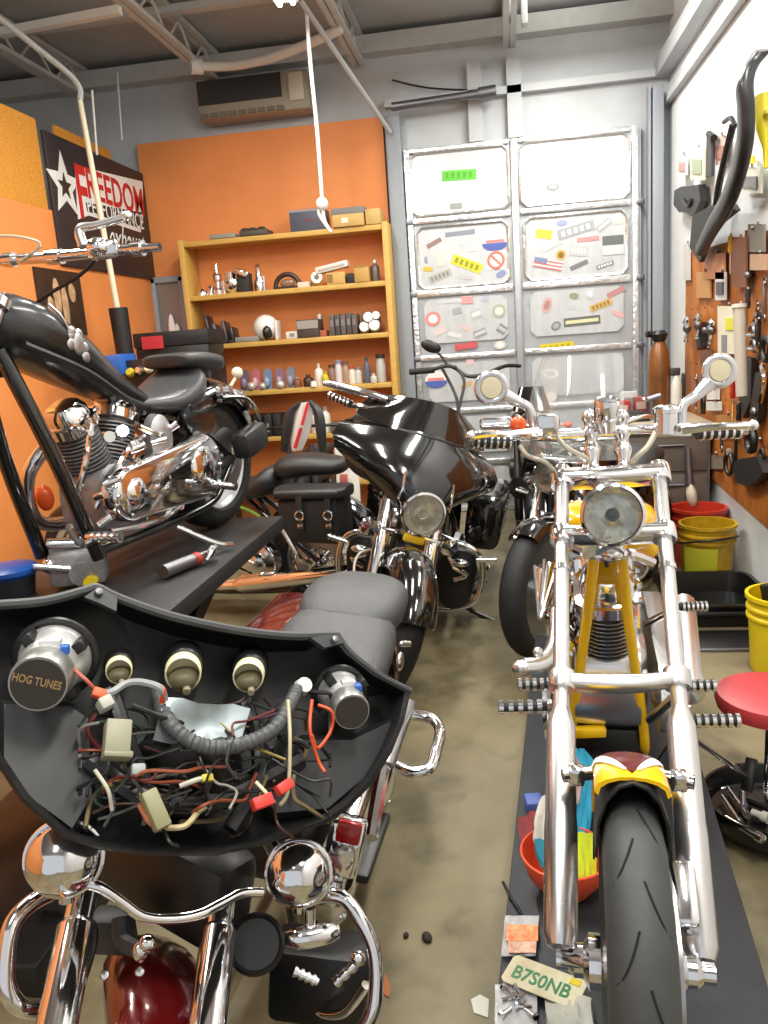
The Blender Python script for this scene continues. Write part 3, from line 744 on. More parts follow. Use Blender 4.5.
MB(CM).box(FL+V((-.075, .086, .085)), (.11, .05, .075), (0, R(35), 0), .012).box(FL+V((-.12, .08, .06)), (.05, .06, .05), None, .01).build('brake_caliper', CHROME, ck)
# fender: wraps the back of the tire, its front lip over the top
ff = fender(ck, CM, FL, .350, .122, 18, 88, YEL, .03, 'front_fender')
MB(CM).sweep(FL, (0, 1, 0), fend_prof(.3455, .124, .14, .004), R(18), R(90), 30, (0, 0, 1)).build('fender_gap_shade', mat('fender_gap_shade', '#101010', .7), ff)  # black sheet paints the shade in the gap between tire and fender
mb = MB(CM)
def fpt(aa, y, e=.0015): 
    t = min(1, abs(y)/.061); rr = .350+e-.03*(1-(math.cos(math.asin(t)))**.8)
    return FL+V((-math.cos(R(aa))*rr, y, math.sin(R(aa))*rr))
rows = []
for i in range(7):
    q = i/6; w_ = .05*q**.8
    rows.append([fpt(86-24*q, w_*(-1+2*j/6)) for j in range(7)])
mb.sheet(rows, .002).build('flame_graphic', flat('#5a1a22', .25), ff)
mb = MB(CM)
for s_ in (1, -1):
    rows = []
    for i in range(7):
        q = i/6; y0 = s_*(.008+.046*q); y1 = s_*(.014+.012*math.sin(PI*q)+.05*q)
        rows.append([fpt(84-20*q, y0+(y1-y0)*j/3, .002) for j in range(4)])
    mb.sheet(rows, .002)
build_each(mb, 'white_pinstripe', flat('#f0ece0', .25), ff)
mb = MB(CM)
for s_ in (1, -1):
    mb.cyl(fpt(60, s_*.060)+V((0, 0, -.02)), fpt(60, s_*.060)+V((.015, s_*.055, -.02)), .013).box(fpt(60, s_*.060)+V((.01, s_*.03, -.02)), (.03, .03, .035), None, .006)
build_each(mb, 'fender_bracket', CHROME, ck)
# --- forks: depth runs evenly along the tube
def FD(y): k = (y-480)/(965-480); return 1/((1-k)/2.02+k/1.37)
def FPt(x, y, off=0.0): return PD(x, y, FD(y)+off)
LT, LK, LB = FPt(562, 476), FPt(561, 722), FPt(560.5, 966)
RT_, RK, RB = FPt(659, 474), FPt(681, 722), FPt(703, 980)
fdir = (LB-LT).normalized()
for T_, K_, B_ in ((LT, LK, LB), (RT_, RK, RB)):
    L_ = (B_-K_).length; d_ = (B_-K_).normalized()
    leg = MB().cyl(T_-fdir*.02, K_, .0172, n=24).build('fork_leg', POL, ck)
    MB().lathe([(.0172, 0), (.021, .012), (.029, .04), (.0295, L_*.5), (.031, L_*.55), (.030, L_-.02), (.023, L_), (.012, L_+.006), (0, L_+.006)], K_-d_*.03, d_, 28).build('slider', POL, leg)
    MB().cyl(T_+(K_-T_)*.42, T_+(K_-T_)*.44, .0205).build('collar', CHROME, leg)
# axle stubs to the fork ends
mb = MB().cyl(FA+(LB-FA)*.4, LB-fdir*.012, .012).cyl(FA+(RB-FA)*.4, RB-fdir*.012, .012); build_each(mb, 'axle', CHROME, ck)
def tree(yl, yr, h, bow, w=.030, name='triple_tree', ends=.029):
    a = FPt(562, yl); b = FPt(561.5+ (yr-474)*(44/506)+97.5, yr); m_ = (a+b)/2+V((0, -bow, 0))
    mb = MB(); rows = []
    P = catmull([a, (a+m_)/2+V((0, -bow*.3, 0)), m_, (b+m_)/2+V((0, -bow*.3, 0)), b], 4)
    for p in P:
        t = abs((p-(a+b)/2).length/((a-b).length/2)); hh = h*(.85+.15*(1-t))
        rows.append(sring(p, w, hh/2, 4, 16, fdir.cross((b-a).normalized()).normalized(), fdir))
    mb.ring_loft(rows)
    for e in (a, b): mb.lathe([(0, -h*.62), (ends*.92, -h*.62), (ends, -h*.5), (ends, h*.5), (ends*.92, h*.62), (0, h*.62)], e, fdir, 24)
    return mb.build(name, CHROME if name == 'triple_tree' else POL, ck)
tree(479, 474, .042, .012); tree(536, 533, .036, .0); tree(681, 679, .034, .02, .022, 'fork_brace')
# --- headlamp in front of the upper trees
hc = PD(612, 514, 1.86)
hax = (O-hc).normalized()+V((.05, -.35, -.1))
hl_ = headlamp(ck, None, hc, .069, hax, CHROME, .12)
MB().lathe([(0, .024), (.010, .022), (.016, .012), (.017, .006), (0, .005)], hc, hax, 20).build('bulb_shield', SATIN, hl_)
MB().cyl(hc-hax.normalized()*.06+V((0, 0, -.03)), (LT+RT_)/2+fdir*.14, .02).build('lamp_bracket', CHROME, ck)
# --- risers, handlebar, gauge
hb0, hb1 = PD(500, 437, 2.02), PD(724, 427, 2.06)
for px in (592, 623):
    MB().tube([PD(px+1, 472, 2.02), PD(px, 450, 2.03), PD(px-1, 432, 2.03), PD(px-2, 418, 2.03)], lambda t: .019+.004*math.cos(t*19), n=14, res=6).ell(PD(px-2, 417, 2.03), (.02, .02, .02)).build('riser', CHROME, ck)
hb = MB().tube([PD(474, 437, 2.0), PD(520, 436, 2.02), PD(593, 432, 2.03), PD(623, 430, 2.03), PD(690, 428, 2.05), PD(748, 430, 2.03)], .0125, n=12).build('handlebar', CHROME, ck)
ga = MB().lathe([(0, -.03), (.026, -.03), (.031, 0), (.031, .03), (.028, .036), (.025, .032), (0, .03)], PD(606, 413, 1.98), (0.1, -.25, .95), 28).build('speedometer', CHROME, ck)
MB().cyl(PD(606, 432, 1.99), PD(605, 420, 1.98), .02, .03).build('gauge_cup', CHROME, ga)
for px0, px1, y0, y1, d in ((474, 512, 440, 442, 2.0), (697, 741, 433, 431, 2.04)):
    grip(ck, None, PD(px0, y0, d), PD(px1, y1, d), .0175, RUBBER)
# levers and masters
MB().tube([PD(540, 432, 1.95), PD(515, 434, 1.93), PD(490, 434, 1.92), PD(472, 436, 1.92)], [.012, .010, .009, .011], n=8).ell(PD(471, 436, 1.92), (.013, .013, .013)).build('clutch_lever', CHROME, ck)
MB().tube([PD(682, 430, 1.97), PD(710, 427, 1.95), PD(735, 426, 1.94), PD(752, 425, 1.94)], [.012, .010, .009, .011], n=8).ell(PD(753, 425, 1.94), (.013, .013, .013)).build('brake_lever', CHROME, ck)
MB().box(PD(548, 424, 1.97), (.055, .05, .05), None, .008).bar(PD(530, 431, 1.99), PD(552, 432, 1.99), .035, .035, None, .006).build('clutch_master', CHROME, ck)
MB().lathe([(0, -.03), (.028, -.03), (.028, .02), (.033, .022), (.033, .032), (.02, .04), (0, .04)], PD(666, 421, 1.99), (0, 0, 1), 22).bar(PD(655, 430, 2.0), PD(690, 429, 2.0), .035, .035, None, .006).build('brake_master', CHROME, ck)
MB().bar(PD(480, 424, 2.06), PD(512, 422, 2.06), .035, .03, None, .008).build('turn_signal', CHROME, ck)
MB().ell(PD(518, 424, 2.05), (.022, .02, .02)).build('turn_signal_lens', AMBER, ck)
MCAST = mat('cast_mirror_metal', '#d0d0d2', .22, .95)
def ringmirror(c, rad, arm, nrm):
    c = V(c); mb = MB(); mb.torus(c, nrm, rad*.83, rad*.27, 36, 12, sq=.7)
    mb.tube(arm, [.02, .0135, .0125, .012], n=10)
    o = mb.build('mirror', MCAST, ck)
    MB().lathe([(0, .012), (rad*.62, .010), (rad*.68, 0), (rad*.68, -.012), (0, -.012)], c, nrm, 30).build('mirror_face', mat('mirror_back_cream', '#c9c1a4', .35, .2), o)
n_ = (O-PD(492, 388, 1.98)).normalized()
ringmirror(PD(491.5, 388, 1.98), .040, [PD(505, 396, 1.98), PD(518, 402, 1.98), PD(530, 410, 1.98), PD(534, 431, 1.99)], n_)
ringmirror(PD(719.5, 371, 2.0), .040, [PD(709, 383, 2.0), PD(696, 396, 2.0), PD(683, 406, 2.0), PD(682, 428, 2.0)], n_)
for pts, r in (([PD(520, 446, 2.02), PD(528, 456, 2.0), PD(545, 462, 2.0), PD(556, 474, 2.04)], .006), ([PD(557, 436, 2.0), PD(566, 447, 1.99), PD(586, 458, 2.0), PD(600, 470, 2.05)], .006), ([PD(656, 432, 2.0), PD(648, 446, 1.99), PD(636, 458, 2.0), PD(627, 470, 2.05)], .007)):
    hose(ck, None, pts, r, CABLE, 'control_cable')
hose(ck, None, [PD(577, 492, 2.0), PD(590, 508, 1.98), PD(600, 540, 1.96), PD(607, 566, 2.0)], .006, SATIN, 'wiring_loom')
MB().ell(PD(592, 547, 1.97), (.018, .018, .035), (0, R(35), 0)).build('marker_lamp', flat('#c9c8b4', .4), ck)
mb = MB().tube([PD(575, 548, 2.02), PD(600, 556, 1.98), PD(630, 554, 1.98), PD(652, 562, 2.02)], .014).ell(PD(612, 553, 1.97), (.03, .03, .02)); mb.build('lower_stem_clamp', CHROME, ck)
# --- frame, tank, body in the bike's own frame
neck = CL((LT+RT_)/2+V((0, .06, -.06))); nb = CL((FPt(562, 540)+FPt(662, 538))/2+V((0, .07, 0)))
segs = []
for s_ in (1, -1):
    segs.append([nb+V((-.01, s_*.03, -.03)), nb+V((-.10, s_*.055, -.28)), (nb.x-.20, s_*.095, .28), (nb.x-.24, s_*.105, .16), (nb.x-.36, s_*.11, .11)])
    segs.append([(nb.x-.36, s_*.11, .11), (.45, s_*.11, .10), (.15, s_*.14, .14), (0, s_*.15, .31)])
    segs.append([(0, s_*.15, .33), (.25, s_*.12, .45), (.5, s_*.05, .58)])
segs.append([neck+V((-.02, 0, 0)), neck+V((-.3, 0, -.02)), (.62, 0, .66), (.5, 0, .58), (.42, 0, .3), (.4, 0, .12)])
frame_tubes(ck, CM, segs, YEL, .0145)
MB(CM).cyl(neck+V((.02, 0, .02)), nb+V((.03, 0, -.05)), .036).build('steering_head', POL, ck)
zt_ = neck.z-.02
tank(ck, CM, [(nb.x-.06, zt_-.07, .05, .03, 2.4), (nb.x-.09, zt_-.07, .11, .055, 3), (nb.x-.2, zt_-.075, .135, .07, 3), (nb.x-.4, zt_-.12, .125, .07, 2.6), (nb.x-.56, zt_-.19, .07, .05, 2.2), (nb.x-.62, zt_-.22, .03, .03, 2)], YEL)
MB().ell(PD(571, 541, 2.2), (.022, .02, .03)).build('tank_mount', YEL, ck); MB().ell(PD(647, 548, 2.2), (.035, .02, .028)).build('tank_mount', YEL, ck)
seat(ck, CM, [(.62, .60, .06, .02, 2.4), (.5, .59, .13, .035, 2.4), (.34, .56, .15, .035, 2.4), (.22, .62, .13, .04, 2.4), (.1, .66, .10, .03, 2.2)], LEATHER)
fender(ck, CM, (0, 0, .33), .36, .24, 20, 130, YEL, .1, 'rear_fender')
wheel(ck, CM, (0, 0, .32), .32, .22, 'mag', .66, POL, 'rear_wheel', 1, 5)
vtwin(ck, CM, (.78, 0, .36), 1.05, POL)
primary(ck, CM, .4, .86, .34, .14, POL)
MB(CM).box((nb.x-.30, 0, .15), (.16, .19, .16), None, .02).box((nb.x-.22, 0, .1), (.05, .2, .12), None, .01).build('oil_cooler', SATIN, ck)
MB(CM).box((nb.x-.19, -.05, .235), (.03, .09, .03), (0, 0, R(10)), .006).build('regulator_bracket', YEL, ck)
mb = MB(CM)
mb.tube([(.9, -.10, .55), (.99, -.12, .5), (1.0, -.14, .3), (.85, -.16, .2), (.6, -.17, .22)], .026)
mb.build('exhaust_pipe', CHROME, ck)
# stacked mufflers on the rider's left, standing up behind the right fork
for i, (a, b) in enumerate((((672, 602), (664, 690)), ((684, 603), (690, 690)))):
    p0 = PD(a[0], a[1], 2.75-.05*i); p1 = PD(b[0], b[1], 2.25)
    MB().cyl(p0, p1, .036, .038, n=20).lathe([(.042, 0), (.042, .05), (.03, .055)], p1+(p0-p1)*.08, p1-p0, 20).build('muffler', POL, ck)
mb = MB()
for k in range(9):
    mb.ell(PD(568+5*(k % 3), 565+12*k, 2.3), (.014, .014, .02))
mb.tube([PD(577, 560, 2.3), PD(580, 600, 2.28), PD(578, 640, 2.25), PD(585, 655, 2.25)], .014).tube([PD(571, 585, 2.3), PD(574, 625, 2.3), PD(592, 648, 2.25)], .008).ell(PD(607, 582, 2.35), (.022, .022, .03)).ell(PD(601, 642, 2.3), (.025, .02, .02))
mb.build('carburettor', CHROME, ck)
# spiked air intake standing out at the left
p0 = PD(549, 572, 2.35); p1 = PD(540, 618, 2.2)
mb = MB().lathe([(0, 0), (.038, 0), (.042, .015), (.036, .03), (.004, (p1-p0).length)], p0, p1-p0, 18)
for k in range(7):
    a = 2*PI*k/7; x, y, z = frame(p1-p0); d = x*math.cos(a)+y*math.sin(a)
    mb.cyl(p0+d*.045, p1+d*.004, .007, .003, n=6)
mb.build('spiked_air_intake', CHROME, ck)
mb = MB().tube([PD(557, 610, 2.2), PD(556, 640, 2.15), PD(545, 662, 2.1), PD(524, 667, 2.08)], [.02, .022, .022, .024], n=12).ell(PD(522, 668, 2.08), (.028, .022, .022)).ell(PD(538, 652, 2.1), (.014, .014, .014))
mb.build('exhaust_tip', POL, ck)
# foot pegs and forward controls
for p, d, L_, n in ((PD(554, 684, 1.9), V((-1, -.05, 0)), .085, 5), (PD(556, 706, 1.75), V((-1, -.05, .0)), .125, 6), (PD(688, 686, 1.95), V((1, .05, 0)), .065, 4), (PD(692, 721, 1.75), V((1, .05, .0)), .10, 6), (PD(680, 607, 2.3), V((1, .05, 0)), .075, 6)):
    fp = MB().cyl(p, p+d.normalized()*L_, .0105, n=14).build('foot_peg', RUBBER, ck)
    for k in range(n): a_ = p+d.normalized()*(L_*(k+.45)/n); MB().cyl(a_, a_+d.normalized()*(L_/n*.5), .0155, n=16).build('peg_ring', CHROME, fp)
mb = MB()
for p, q in ((PD(556, 684, 1.9), (.95, -.11, .3)), (PD(558, 706, 1.75), (1.05, -.11, .2)), (PD(686, 686, 1.95), (.95, .11, .3)), (PD(690, 721, 1.75), (1.05, .11, .2)), (PD(680, 607, 2.3), (.6, .13, .45))):
    mb.cyl(p, CM @ V(q), .012)
build_each(mb, 'peg_mount', CHROME, ck)
# ================================================================== black custom cruiser on the raised lift, left
SZ = .80
SM = place(-1.42, 3.65, SZ, 11)
sl = thing('motorcycle_lift', 'tall dark lift platform carrying the black custom cruiser, left', 'lift', (-1.5, 2.6, 0))
MB().box((-1.55, 2.76, SZ-.037), (.86, 2.12, .07), None, .006).build('deck', mat('dark_lift_deck', '#2c2b2b', .5, .2, .3, 5), sl)
MB().box((-1.55, 2.62, .05), (.6, 2.0, .1), None, .01).build('base_frame', SATIN, sl)
for s_ in (-.25, .25):
    MB().bar((-1.55+s_, 1.8, .1), (-1.55+s_, 3.4, SZ-.08), .05, .07).build('scissor_leg', SATIN, sl)
    MB().bar((-1.55+s_*.8, 3.4, .1), (-1.55+s_*.8, 1.8, SZ-.08), .05, .07).build('scissor_leg', SATIN, sl)
sb = thing('motorcycle', 'black custom cruiser with chrome engine on the tall lift under the sign', 'motorcycle', SM @ V((.8, 0, 0)))
frame_tubes(sb, SM, [[(1.0, s_*.125, .14), (.5, s_*.125, .14), (.2, s_*.13, .16), (.08, s_*.13, .24), (0, s_*.13, .31)] for s_ in (1, -1)]+[[(0, s_*.13, .33), (.2, s_*.12, .48), (.42, s_*.07, .58)] for s_ in (1, -1)]+[[(1.22, 0, .9), (.9, 0, .80), (.55, 0, .62), (.38, 0, .55), (.3, 0, .4), (.28, 0, .16)]], BLACK)
MB(SM).cyl((1.17, 0, .8), (1.24, 0, 1.0), .034).build('steering_head', BLACK, sb)
for s_ in (1, -1):       # heavy black downtubes in front of the engine
    MB(SM).tube([(1.23, s_*.05, .88), (1.12, s_*.11, .5), (1.0, s_*.13, .12)], .027, n=12).build('downtube', BLACK, sb)
tank(sb, SM, [(1.27, .97, .05, .05, 2.2), (1.23, .965, .11, .10, 2.3), (1.08, .93, .15, .12, 2.3), (.88, .84, .145, .105, 2.3), (.68, .73, .10, .07, 2.2), (.50, .655, .07, .04, 2.2), (.40, .62, .04, .02, 2)], mat('black_tank_paint', '#17181a', .3, 0, coat=.35))
# winged tank badge
mb = MB(SM)
for k in range(7):
    a = k*.9; mb.ell((.97+.035*math.cos(a), .150, .885+.045*math.sin(a*1.3)), (.02, .006, .022), (0, a, 0), 10, 6)
mb.ell((.97, .152, .885), (.03, .008, .04), None, 12, 8).tube([(1.0, .150, .92), (1.03, .145, .98), (1.05, .12, 1.02)], .005)
mb.build('tank_badge', ALU, sb)
MB(SM).tube([(1.2, .125, .89), (.95, .148, .79), (.70, .11, .675), (.50, .07, .62)], .014).build('tank_seam_trim', SATIN, sb)
seat(sb, SM, [(.56, .635, .05, .02, 2.2), (.48, .63, .11, .035, 2.4), (.36, .63, .155, .05, 2.5), (.24, .66, .165, .075, 2.6), (.15, .70, .14, .085, 2.4), (.10, .70, .08, .06, 2.2)], mat('worn_black_seat', '#3c3d3f', .38, 0, .2, 10, bump=.1, bscale=150))
seat(sb, SM, [(.25, .80, .06, .02, 3), (.23, .80, .13, .032, 3.5), (.10, .795, .14, .04, 3.5), (-.04, .78, .13, .04, 3.5), (-.06, .78, .07, .03, 3)], LEATHER, 'luggage_rack_pad')
wheel(sb, SM, (0, 0, .33), .33, .17, 'solid', .72, ALU, 'rear_wheel', 1, 9, 1)
fender(sb, SM, (0, 0, .34), .375, .24, 5, 128, BLACK, .12, 'rear_fender')
for s_ in (1, -1):
    st = MB(SM).tube([(.3, s_*.13, .60), (.1, s_*.14, .655), (-.12, s_*.14, .62), (-.22, s_*.13, .54)], .018).build('fender_strut', CHROME, sb)
    for bx_, bz_ in ((.08, .65), (.0, .645), (-.1, .62)): MB(SM).lathe([(0, .02), (.02, .018), (.03, 0)], (bx_, s_*.155, bz_), (0, s_, 0), 14).build('strut_bolt', CHROME, st)
# swingarm, shock, side box, saddlebag frame
frame_tubes(sb, SM, [[(.30, .13, .33), (.15, .14, .31), (0, .13, .33)], [(.30, -.13, .33), (.15, -.14, .31), (0, -.13, .33)]], SATIN, .025, 'swingarm')
MB(SM).ring_loft([sring((.24, y, .56), .11*k, .10*k, 3, 20, (1, 0, 0), (0, 0, 1)) for y, k in ((.09, 1), (.14, 1), (.155, .9))]).build('side_cover', BLACK, sb)
MB(SM).box((-.10, .19, .40), (.22, .10, .13), (0, R(12), 0), .03).build('saddlebag', LEATHER, sb)
MB(SM).tube([(.05, .15, .62), (-.10, .19, .60), (-.24, .17, .50), (-.28, .13, .38)], .010).build('bag_rail', CHROME, sb)
MB(SM).ell((-.20, .10, .72), (.028, .028, .028)).tube([(-.16, .08, .66), (-.20, .10, .71)], .008).build('tail_marker', flat('#d9d2b4', .3), sb)
vtwin(sb, SM, (.76, 0, .30), 1.06, ENGINE)
primary(sb, SM, .36, .86, .34, .15, CHROME, 1.05)
MB(SM).lathe([(0, .06), (.06, .055), (.095, .035), (.1, 0)], (.56, .12, .50), (0, 1, 0), 28, sx=.8).build('air_box', ALU, sb)
mb = MB(SM)
random.seed(3)
for k in range(26):
    x = .5+.55*random.random(); z = .2+.38*random.random(); y = .13+.05*random.random()
    mb.cyl((x, y, z), (x+random.uniform(-.05, .05), y+.04, z+random.uniform(-.02, .03)), random.uniform(.010, .022), n=10)
build_each(mb, 'engine_fitting', CHROME, sb)
for pts in ([(.66, .14, .52), (.8, .18, .5), (.92, .17, .40), (.98, .13, .3)], [(.5, .13, .52), (.62, .19, .52), (.7, .16, .56)], [(.95, .14, .6), (1.02, .16, .5), (1.05, .12, .36)], [(.55, .2, .22), (.75, .22, .2), (1.0, .2, .22)]):
    MB(SM).tube(pts, .011).build('oil_line', CHROME, sb)
exhaust(sb, SM, [(.92, -.06, .55), (1.0, -.14, .42), (.9, -.2, .22), (.5, -.2, .18)], .028, CHROME, ((.5, -.2, .18), (-.3, -.2, .24)), .048)
forks(sb, SM, (1.27, 0, 1.0), (1.72, 0, .33), .11, .022, .03)
yoke(sb, SM, (1.27, 0, 1.02), .15, .04, .04, CHROME, (-.55, 0, .83))
wheel(sb, SM, (1.72, 0, .33), .33, .10, 'spoke', .74, CHROME, 'front_wheel', 1)
fender(sb, SM, (1.72, 0, .33), .365, .15, 30, 120, BLACK, .07, 'front_fender')
headlamp(sb, SM, (1.43, 0, .92), .085, (1, 0, -.05))
# handlebar seen side-on across the sign
bx = [SM @ V((1.24, .02, 1.05)), PD(-75, 285, 3.05), PD(-60, 270, 3.0), PD(-10, 262, 2.92), PD(40, 258, 2.85), PD(80, 254, 2.80), PD(120, 250, 2.74), PD(160, 247, 2.70)]
MB().tube(bx, [.016, .016, .016, .018, .020, .020, .019, .014], n=12).build('handlebar', CHROME, sb)
mb = MB().lathe([(.02, -.03), (.027, -.03), (.027, .03), (.02, .03)], PD(55, 257, 2.83), bx[5]-bx[4], 14).lathe([(.02, -.02), (.026, -.02), (.026, .02), (.02, .02)], PD(138, 248.5, 2.72), bx[5]-bx[4], 14).lathe([(.02, -.02), (.026, -.02), (.026, .02), (.02, .02)], PD(10, 260, 2.88), bx[5]-bx[4], 14)
build_each(mb, 'handlebar_collar', CHROME, sb)
MB().box(PD(104, 250, 2.74), (.11, .06, .06), (0, R(-6), R(10)), .015).ell(PD(98, 247, 2.72), (.04, .04, .035)).build('clutch_master', CHROME, sb)
MB().tube([PD(84, 247, 2.72), PD(80, 229, 2.72), PD(98, 225, 2.71), PD(126, 217, 2.7)], [.020, .016, .014, .013], n=10).ell(PD(127, 216, 2.7), (.018, .018, .018)).build('clutch_lever', POL, sb)
for s_ in (1, -1): MB().cyl(SM @ V((1.2, s_*.05, 1.02)), PD(-78+s_*10, 280, 3.05), .016).build('riser', CHROME, sb)
hose(sb, None, [PD(100, 254, 2.74), PD(80, 275, 2.8), PD(40, 300, 2.9), PD(10, 330, 2.95)], .007, SATIN)
hose(sb, None, [PD(20, 262, 2.86), PD(40, 243, 2.8), PD(0, 236, 2.9), PD(-30, 250, 2.95)], .005, CABLE)
# forward controls and lower fittings
mb = MB(SM)
mb.tube([(1.02, .15, .2), (1.18, .22, .22), (1.26, .25, .3)], .014)
pegs(mb, (1.08, .16, .22), (0, 1, 0), .14, .02, 5)
mb.build('forward_control', CHROME, sb)
pegs(MB(SM), (.3, .2, .26), (0, 1, -.1), .12, .018, 5).build('passenger_peg', CHROME, sb)
MB(SM).tube([(.6, .2, .14), (.5, .3, .05), (.42, .34, .02)], .012).build('kick_stand', CHROME, sb)
# ---- things on and around that lift
rt_ = thing('air_ratchet', 'small chrome and red air ratchet lying on the edge of the tall lift', 'ratchet', PZ(190, 560, SZ))
a, b, c = PZ(163, 572, SZ+.03), PZ(193, 560, SZ+.03), PZ(214, 552, SZ+.03)
MB().cyl(a, b, .028, .025).build('body', STEEL, rt_)
MB().cyl(b, b+(c-b)*.22, .027).build('red_collar', flat('#9c2a1a', .3), rt_)
MB().tube([b+(c-b)*.2, c, c+V((.02, -.05, .03)), c+V((.0, -.09, -.01))], [.02, .016, .016, .012]).build('head', CHROME, rt_)
tb = PZ(14, 594, SZ)
tub = thing('plastic_tub', 'blue lidded plastic tub standing on the left end of the tall lift', 'tub', tb)
MB().lathe([(0, 0), (.085, 0), (.10, .015), (.10, .03), (.085, .04), (0, .05)], tb+V((0, 0, .07)), (0, 0, 1), 28).build('lid', flat('#1b55b0', .35), tub)
MB().cyl(tb, tb+V((0, 0, .07)), .075, .085, n=24).build('body', flat('#23272e', .5), tub)
# engine-like silver block on the deck, added as part of the black cruiser
eb = PZ(82, 584, SZ)
EM = Matrix.Translation(eb) @ Matrix.Rotation(R(200), 4, 'Z')
oc = MB(EM).box((0, 0, .075), (.20, .14, .13), None, .02).cyl((-.1, -.03, .14), (.10, -.03, .14), .03).cyl((-.02, -.08, .06), (-.02, .09, .06), .045).build('engine_like_block', ENGINE, sb)
MB(EM).cyl((-.12, 0, .15), (.1, 0, .17), .02).build('oil_line', CHROME, oc); MB(EM).cyl((.02, .07, .08), (.14, .09, .11), .014).ell((.09, .06, .1), (.03, .03, .03)).build('fitting', CHROME, oc)
MB(EM).cyl((-.05, .06, .03), (-.05, .12, .03), .024).build('yellow_cap', flat('#d8bd13', .4), oc)
tag(MB().ell(PX(45, 498, -1.74), (.035, .03, .05)).build('orange_funnel', AMBER), 'small orange plastic funnel behind the black downtubes', 'funnel')
# ================================================================== dark red touring bike, nearest on the left
RM = place(-.62, 2.62, -.0, 4, 7)
rb = thing('motorcycle', 'dark red touring motorcycle with its fairing open and wires bare, nearest the camera', 'motorcycle', (-.6, 1.9, 0))
basic_frame(rb, RM, BLACK, 1.2, .88)
tank(rb, RM, [(1.16, .88, .05, .05, 2.2), (1.1, .88, .13, .09, 2.4), (.9, .86, .16, .105, 2.4), (.68, .76, .13, .08, 2.3), (.55, .70, .06, .04, 2.2)], REDP)
seat(rb, RM, [(.62, .66, .07, .03, 2.4), (.54, .66, .13, .05, 2.6), (.40, .65, .18, .07, 2.8), (.26, .69, .185, .085, 2.8), (.17, .71, .175, .075, 2.6)], SEATGREY)
seat(rb, RM, [(.22, .73, .12, .05, 2.6), (.13, .75, .17, .07, 2.8), (-.02, .76, .175, .07, 2.8), (-.15, .75, .14, .06, 2.6), (-.2, .74, .09, .04, 2.4)], SEATGREY, 'passenger_seat')
wheel(rb, RM, (0, 0, .32), .32, .14, 'mag', .62, ALU, 'rear_wheel', 1)
fender(rb, RM, (0, 0, .33), .37, .24, 0, 140, REDP, .12, 'rear_fender')
vtwin(rb, RM, (.74, 0, .38), 1.05, SATIN, CHROME, ENGINE)
primary(rb, RM, .36, .86, .32, .14, CHROME)
MB(RM).ring_loft([sring((x, -.28, z), a, b, 3.5, 24, (0, 1, 0), (0, 0, 1)) for x, z, a, b in ((.24, .52, .08, .12), (.22, .52, .11, .15), (-.2, .53, .11, .15), (-.3, .52, .09, .12))]).build('saddlebag', REDP, rb)
mb = MB(RM)
for k in range(6): mb.ell((.30-.03*k, .215, .74-.012*k), (.010, .008, .010))
mb.ell((.34, .22, .70), (.03, .012, .03)).build('seat_studs', CHROME, rb)
# long side rail, floorboard and loop guard on the rider's left
MB().tube([PD(409, 700, 1.95), PD(398, 730, 1.92), PD(386, 765, 1.86)], .02, n=12).build('side_rail', ALU, rb)
MB().tube([PD(384, 768, 1.85), PD(378, 795, 1.8), PD(371, 838, 1.72)], .016).build('lower_rail', CHROME, rb)
MB().tube([PD(398, 766, 1.84), PD(412, 772, 1.82), PD(430, 768, 1.82), PD(436, 750, 1.86), PD(440, 730, 1.92), PD(430, 718, 1.96), PD(405, 714, 1.97)], .0135, n=10).build('loop_guard', CHROME, rb)
mb = MB(RM).box((.60, .20, .24), (.30, .08, .03), None, .01); mb.build('floorboard', SATIN, rb)
cl_ = MB().box(PD(345, 845, 1.66), (.075, .06, .12), (R(-15), R(14), 0), .014).build('chrome_reflector_box', CHROME, rb)
MB().box(PD(349, 832, 1.625), (.05, .02, .045), (R(-15), R(14), 0), .006).build('red_reflector', REDLENS, cl_)
# ---------------- open fairing: a shell traced on its own tilted plane
A_, B_, C_ = PD(50, 662, 1.29), PD(345, 700, 1.50), PD(215, 612, 1.47)
FPl = Plane(A_, B_, C_)
NF = FPl.n
fa = thing  # (alias kept short)
outl = [(-60, 612), (-30, 606), (0, 604), (45, 600), (84, 590), (97, 587), (118, 597), (170, 615), (235, 629), (290, 635), (336, 634), (350, 652), (378, 674), (411, 691), (404, 722), (392, 752), (374, 782), (352, 806), (330, 822), (300, 832), (262, 846), (215, 856), (150, 856), (100, 850), (62, 838), (20, 800), (-20, 740), (-60, 680)]
cxo, cyo = 185, 720
def shr(k, dy=0): return [(cxo+(x-cxo)*k, cyo+(y-cyo)*k+dy) for x, y in outl]
r0 = [FPl(x, y, .012) for x, y in outl]
r1 = [FPl(x, y, .02) for x, y in shr(.975)]
r2 = [FPl(x, y, -.05) for x, y in shr(.93)]
r3 = [FPl(x, y, -.09) for x, y in shr(.80)]
r4 = [FPl(x, y, -.11) for x, y in shr(.4)]
b0 = [FPl(x, y, -.005) for x, y in outl]
b2 = [FPl(x, y, -.065) for x, y in shr(.93)]; b3 = [FPl(x, y, -.105) for x, y in shr(.80)]; b4 = [FPl(x, y, -.125) for x, y in shr(.4)]
fs_ = MB().ring_loft([r4, r3, r2, r1, r0, b0, b2, b3, b4]).build('inner_fairing', MATTE, rb, 55)
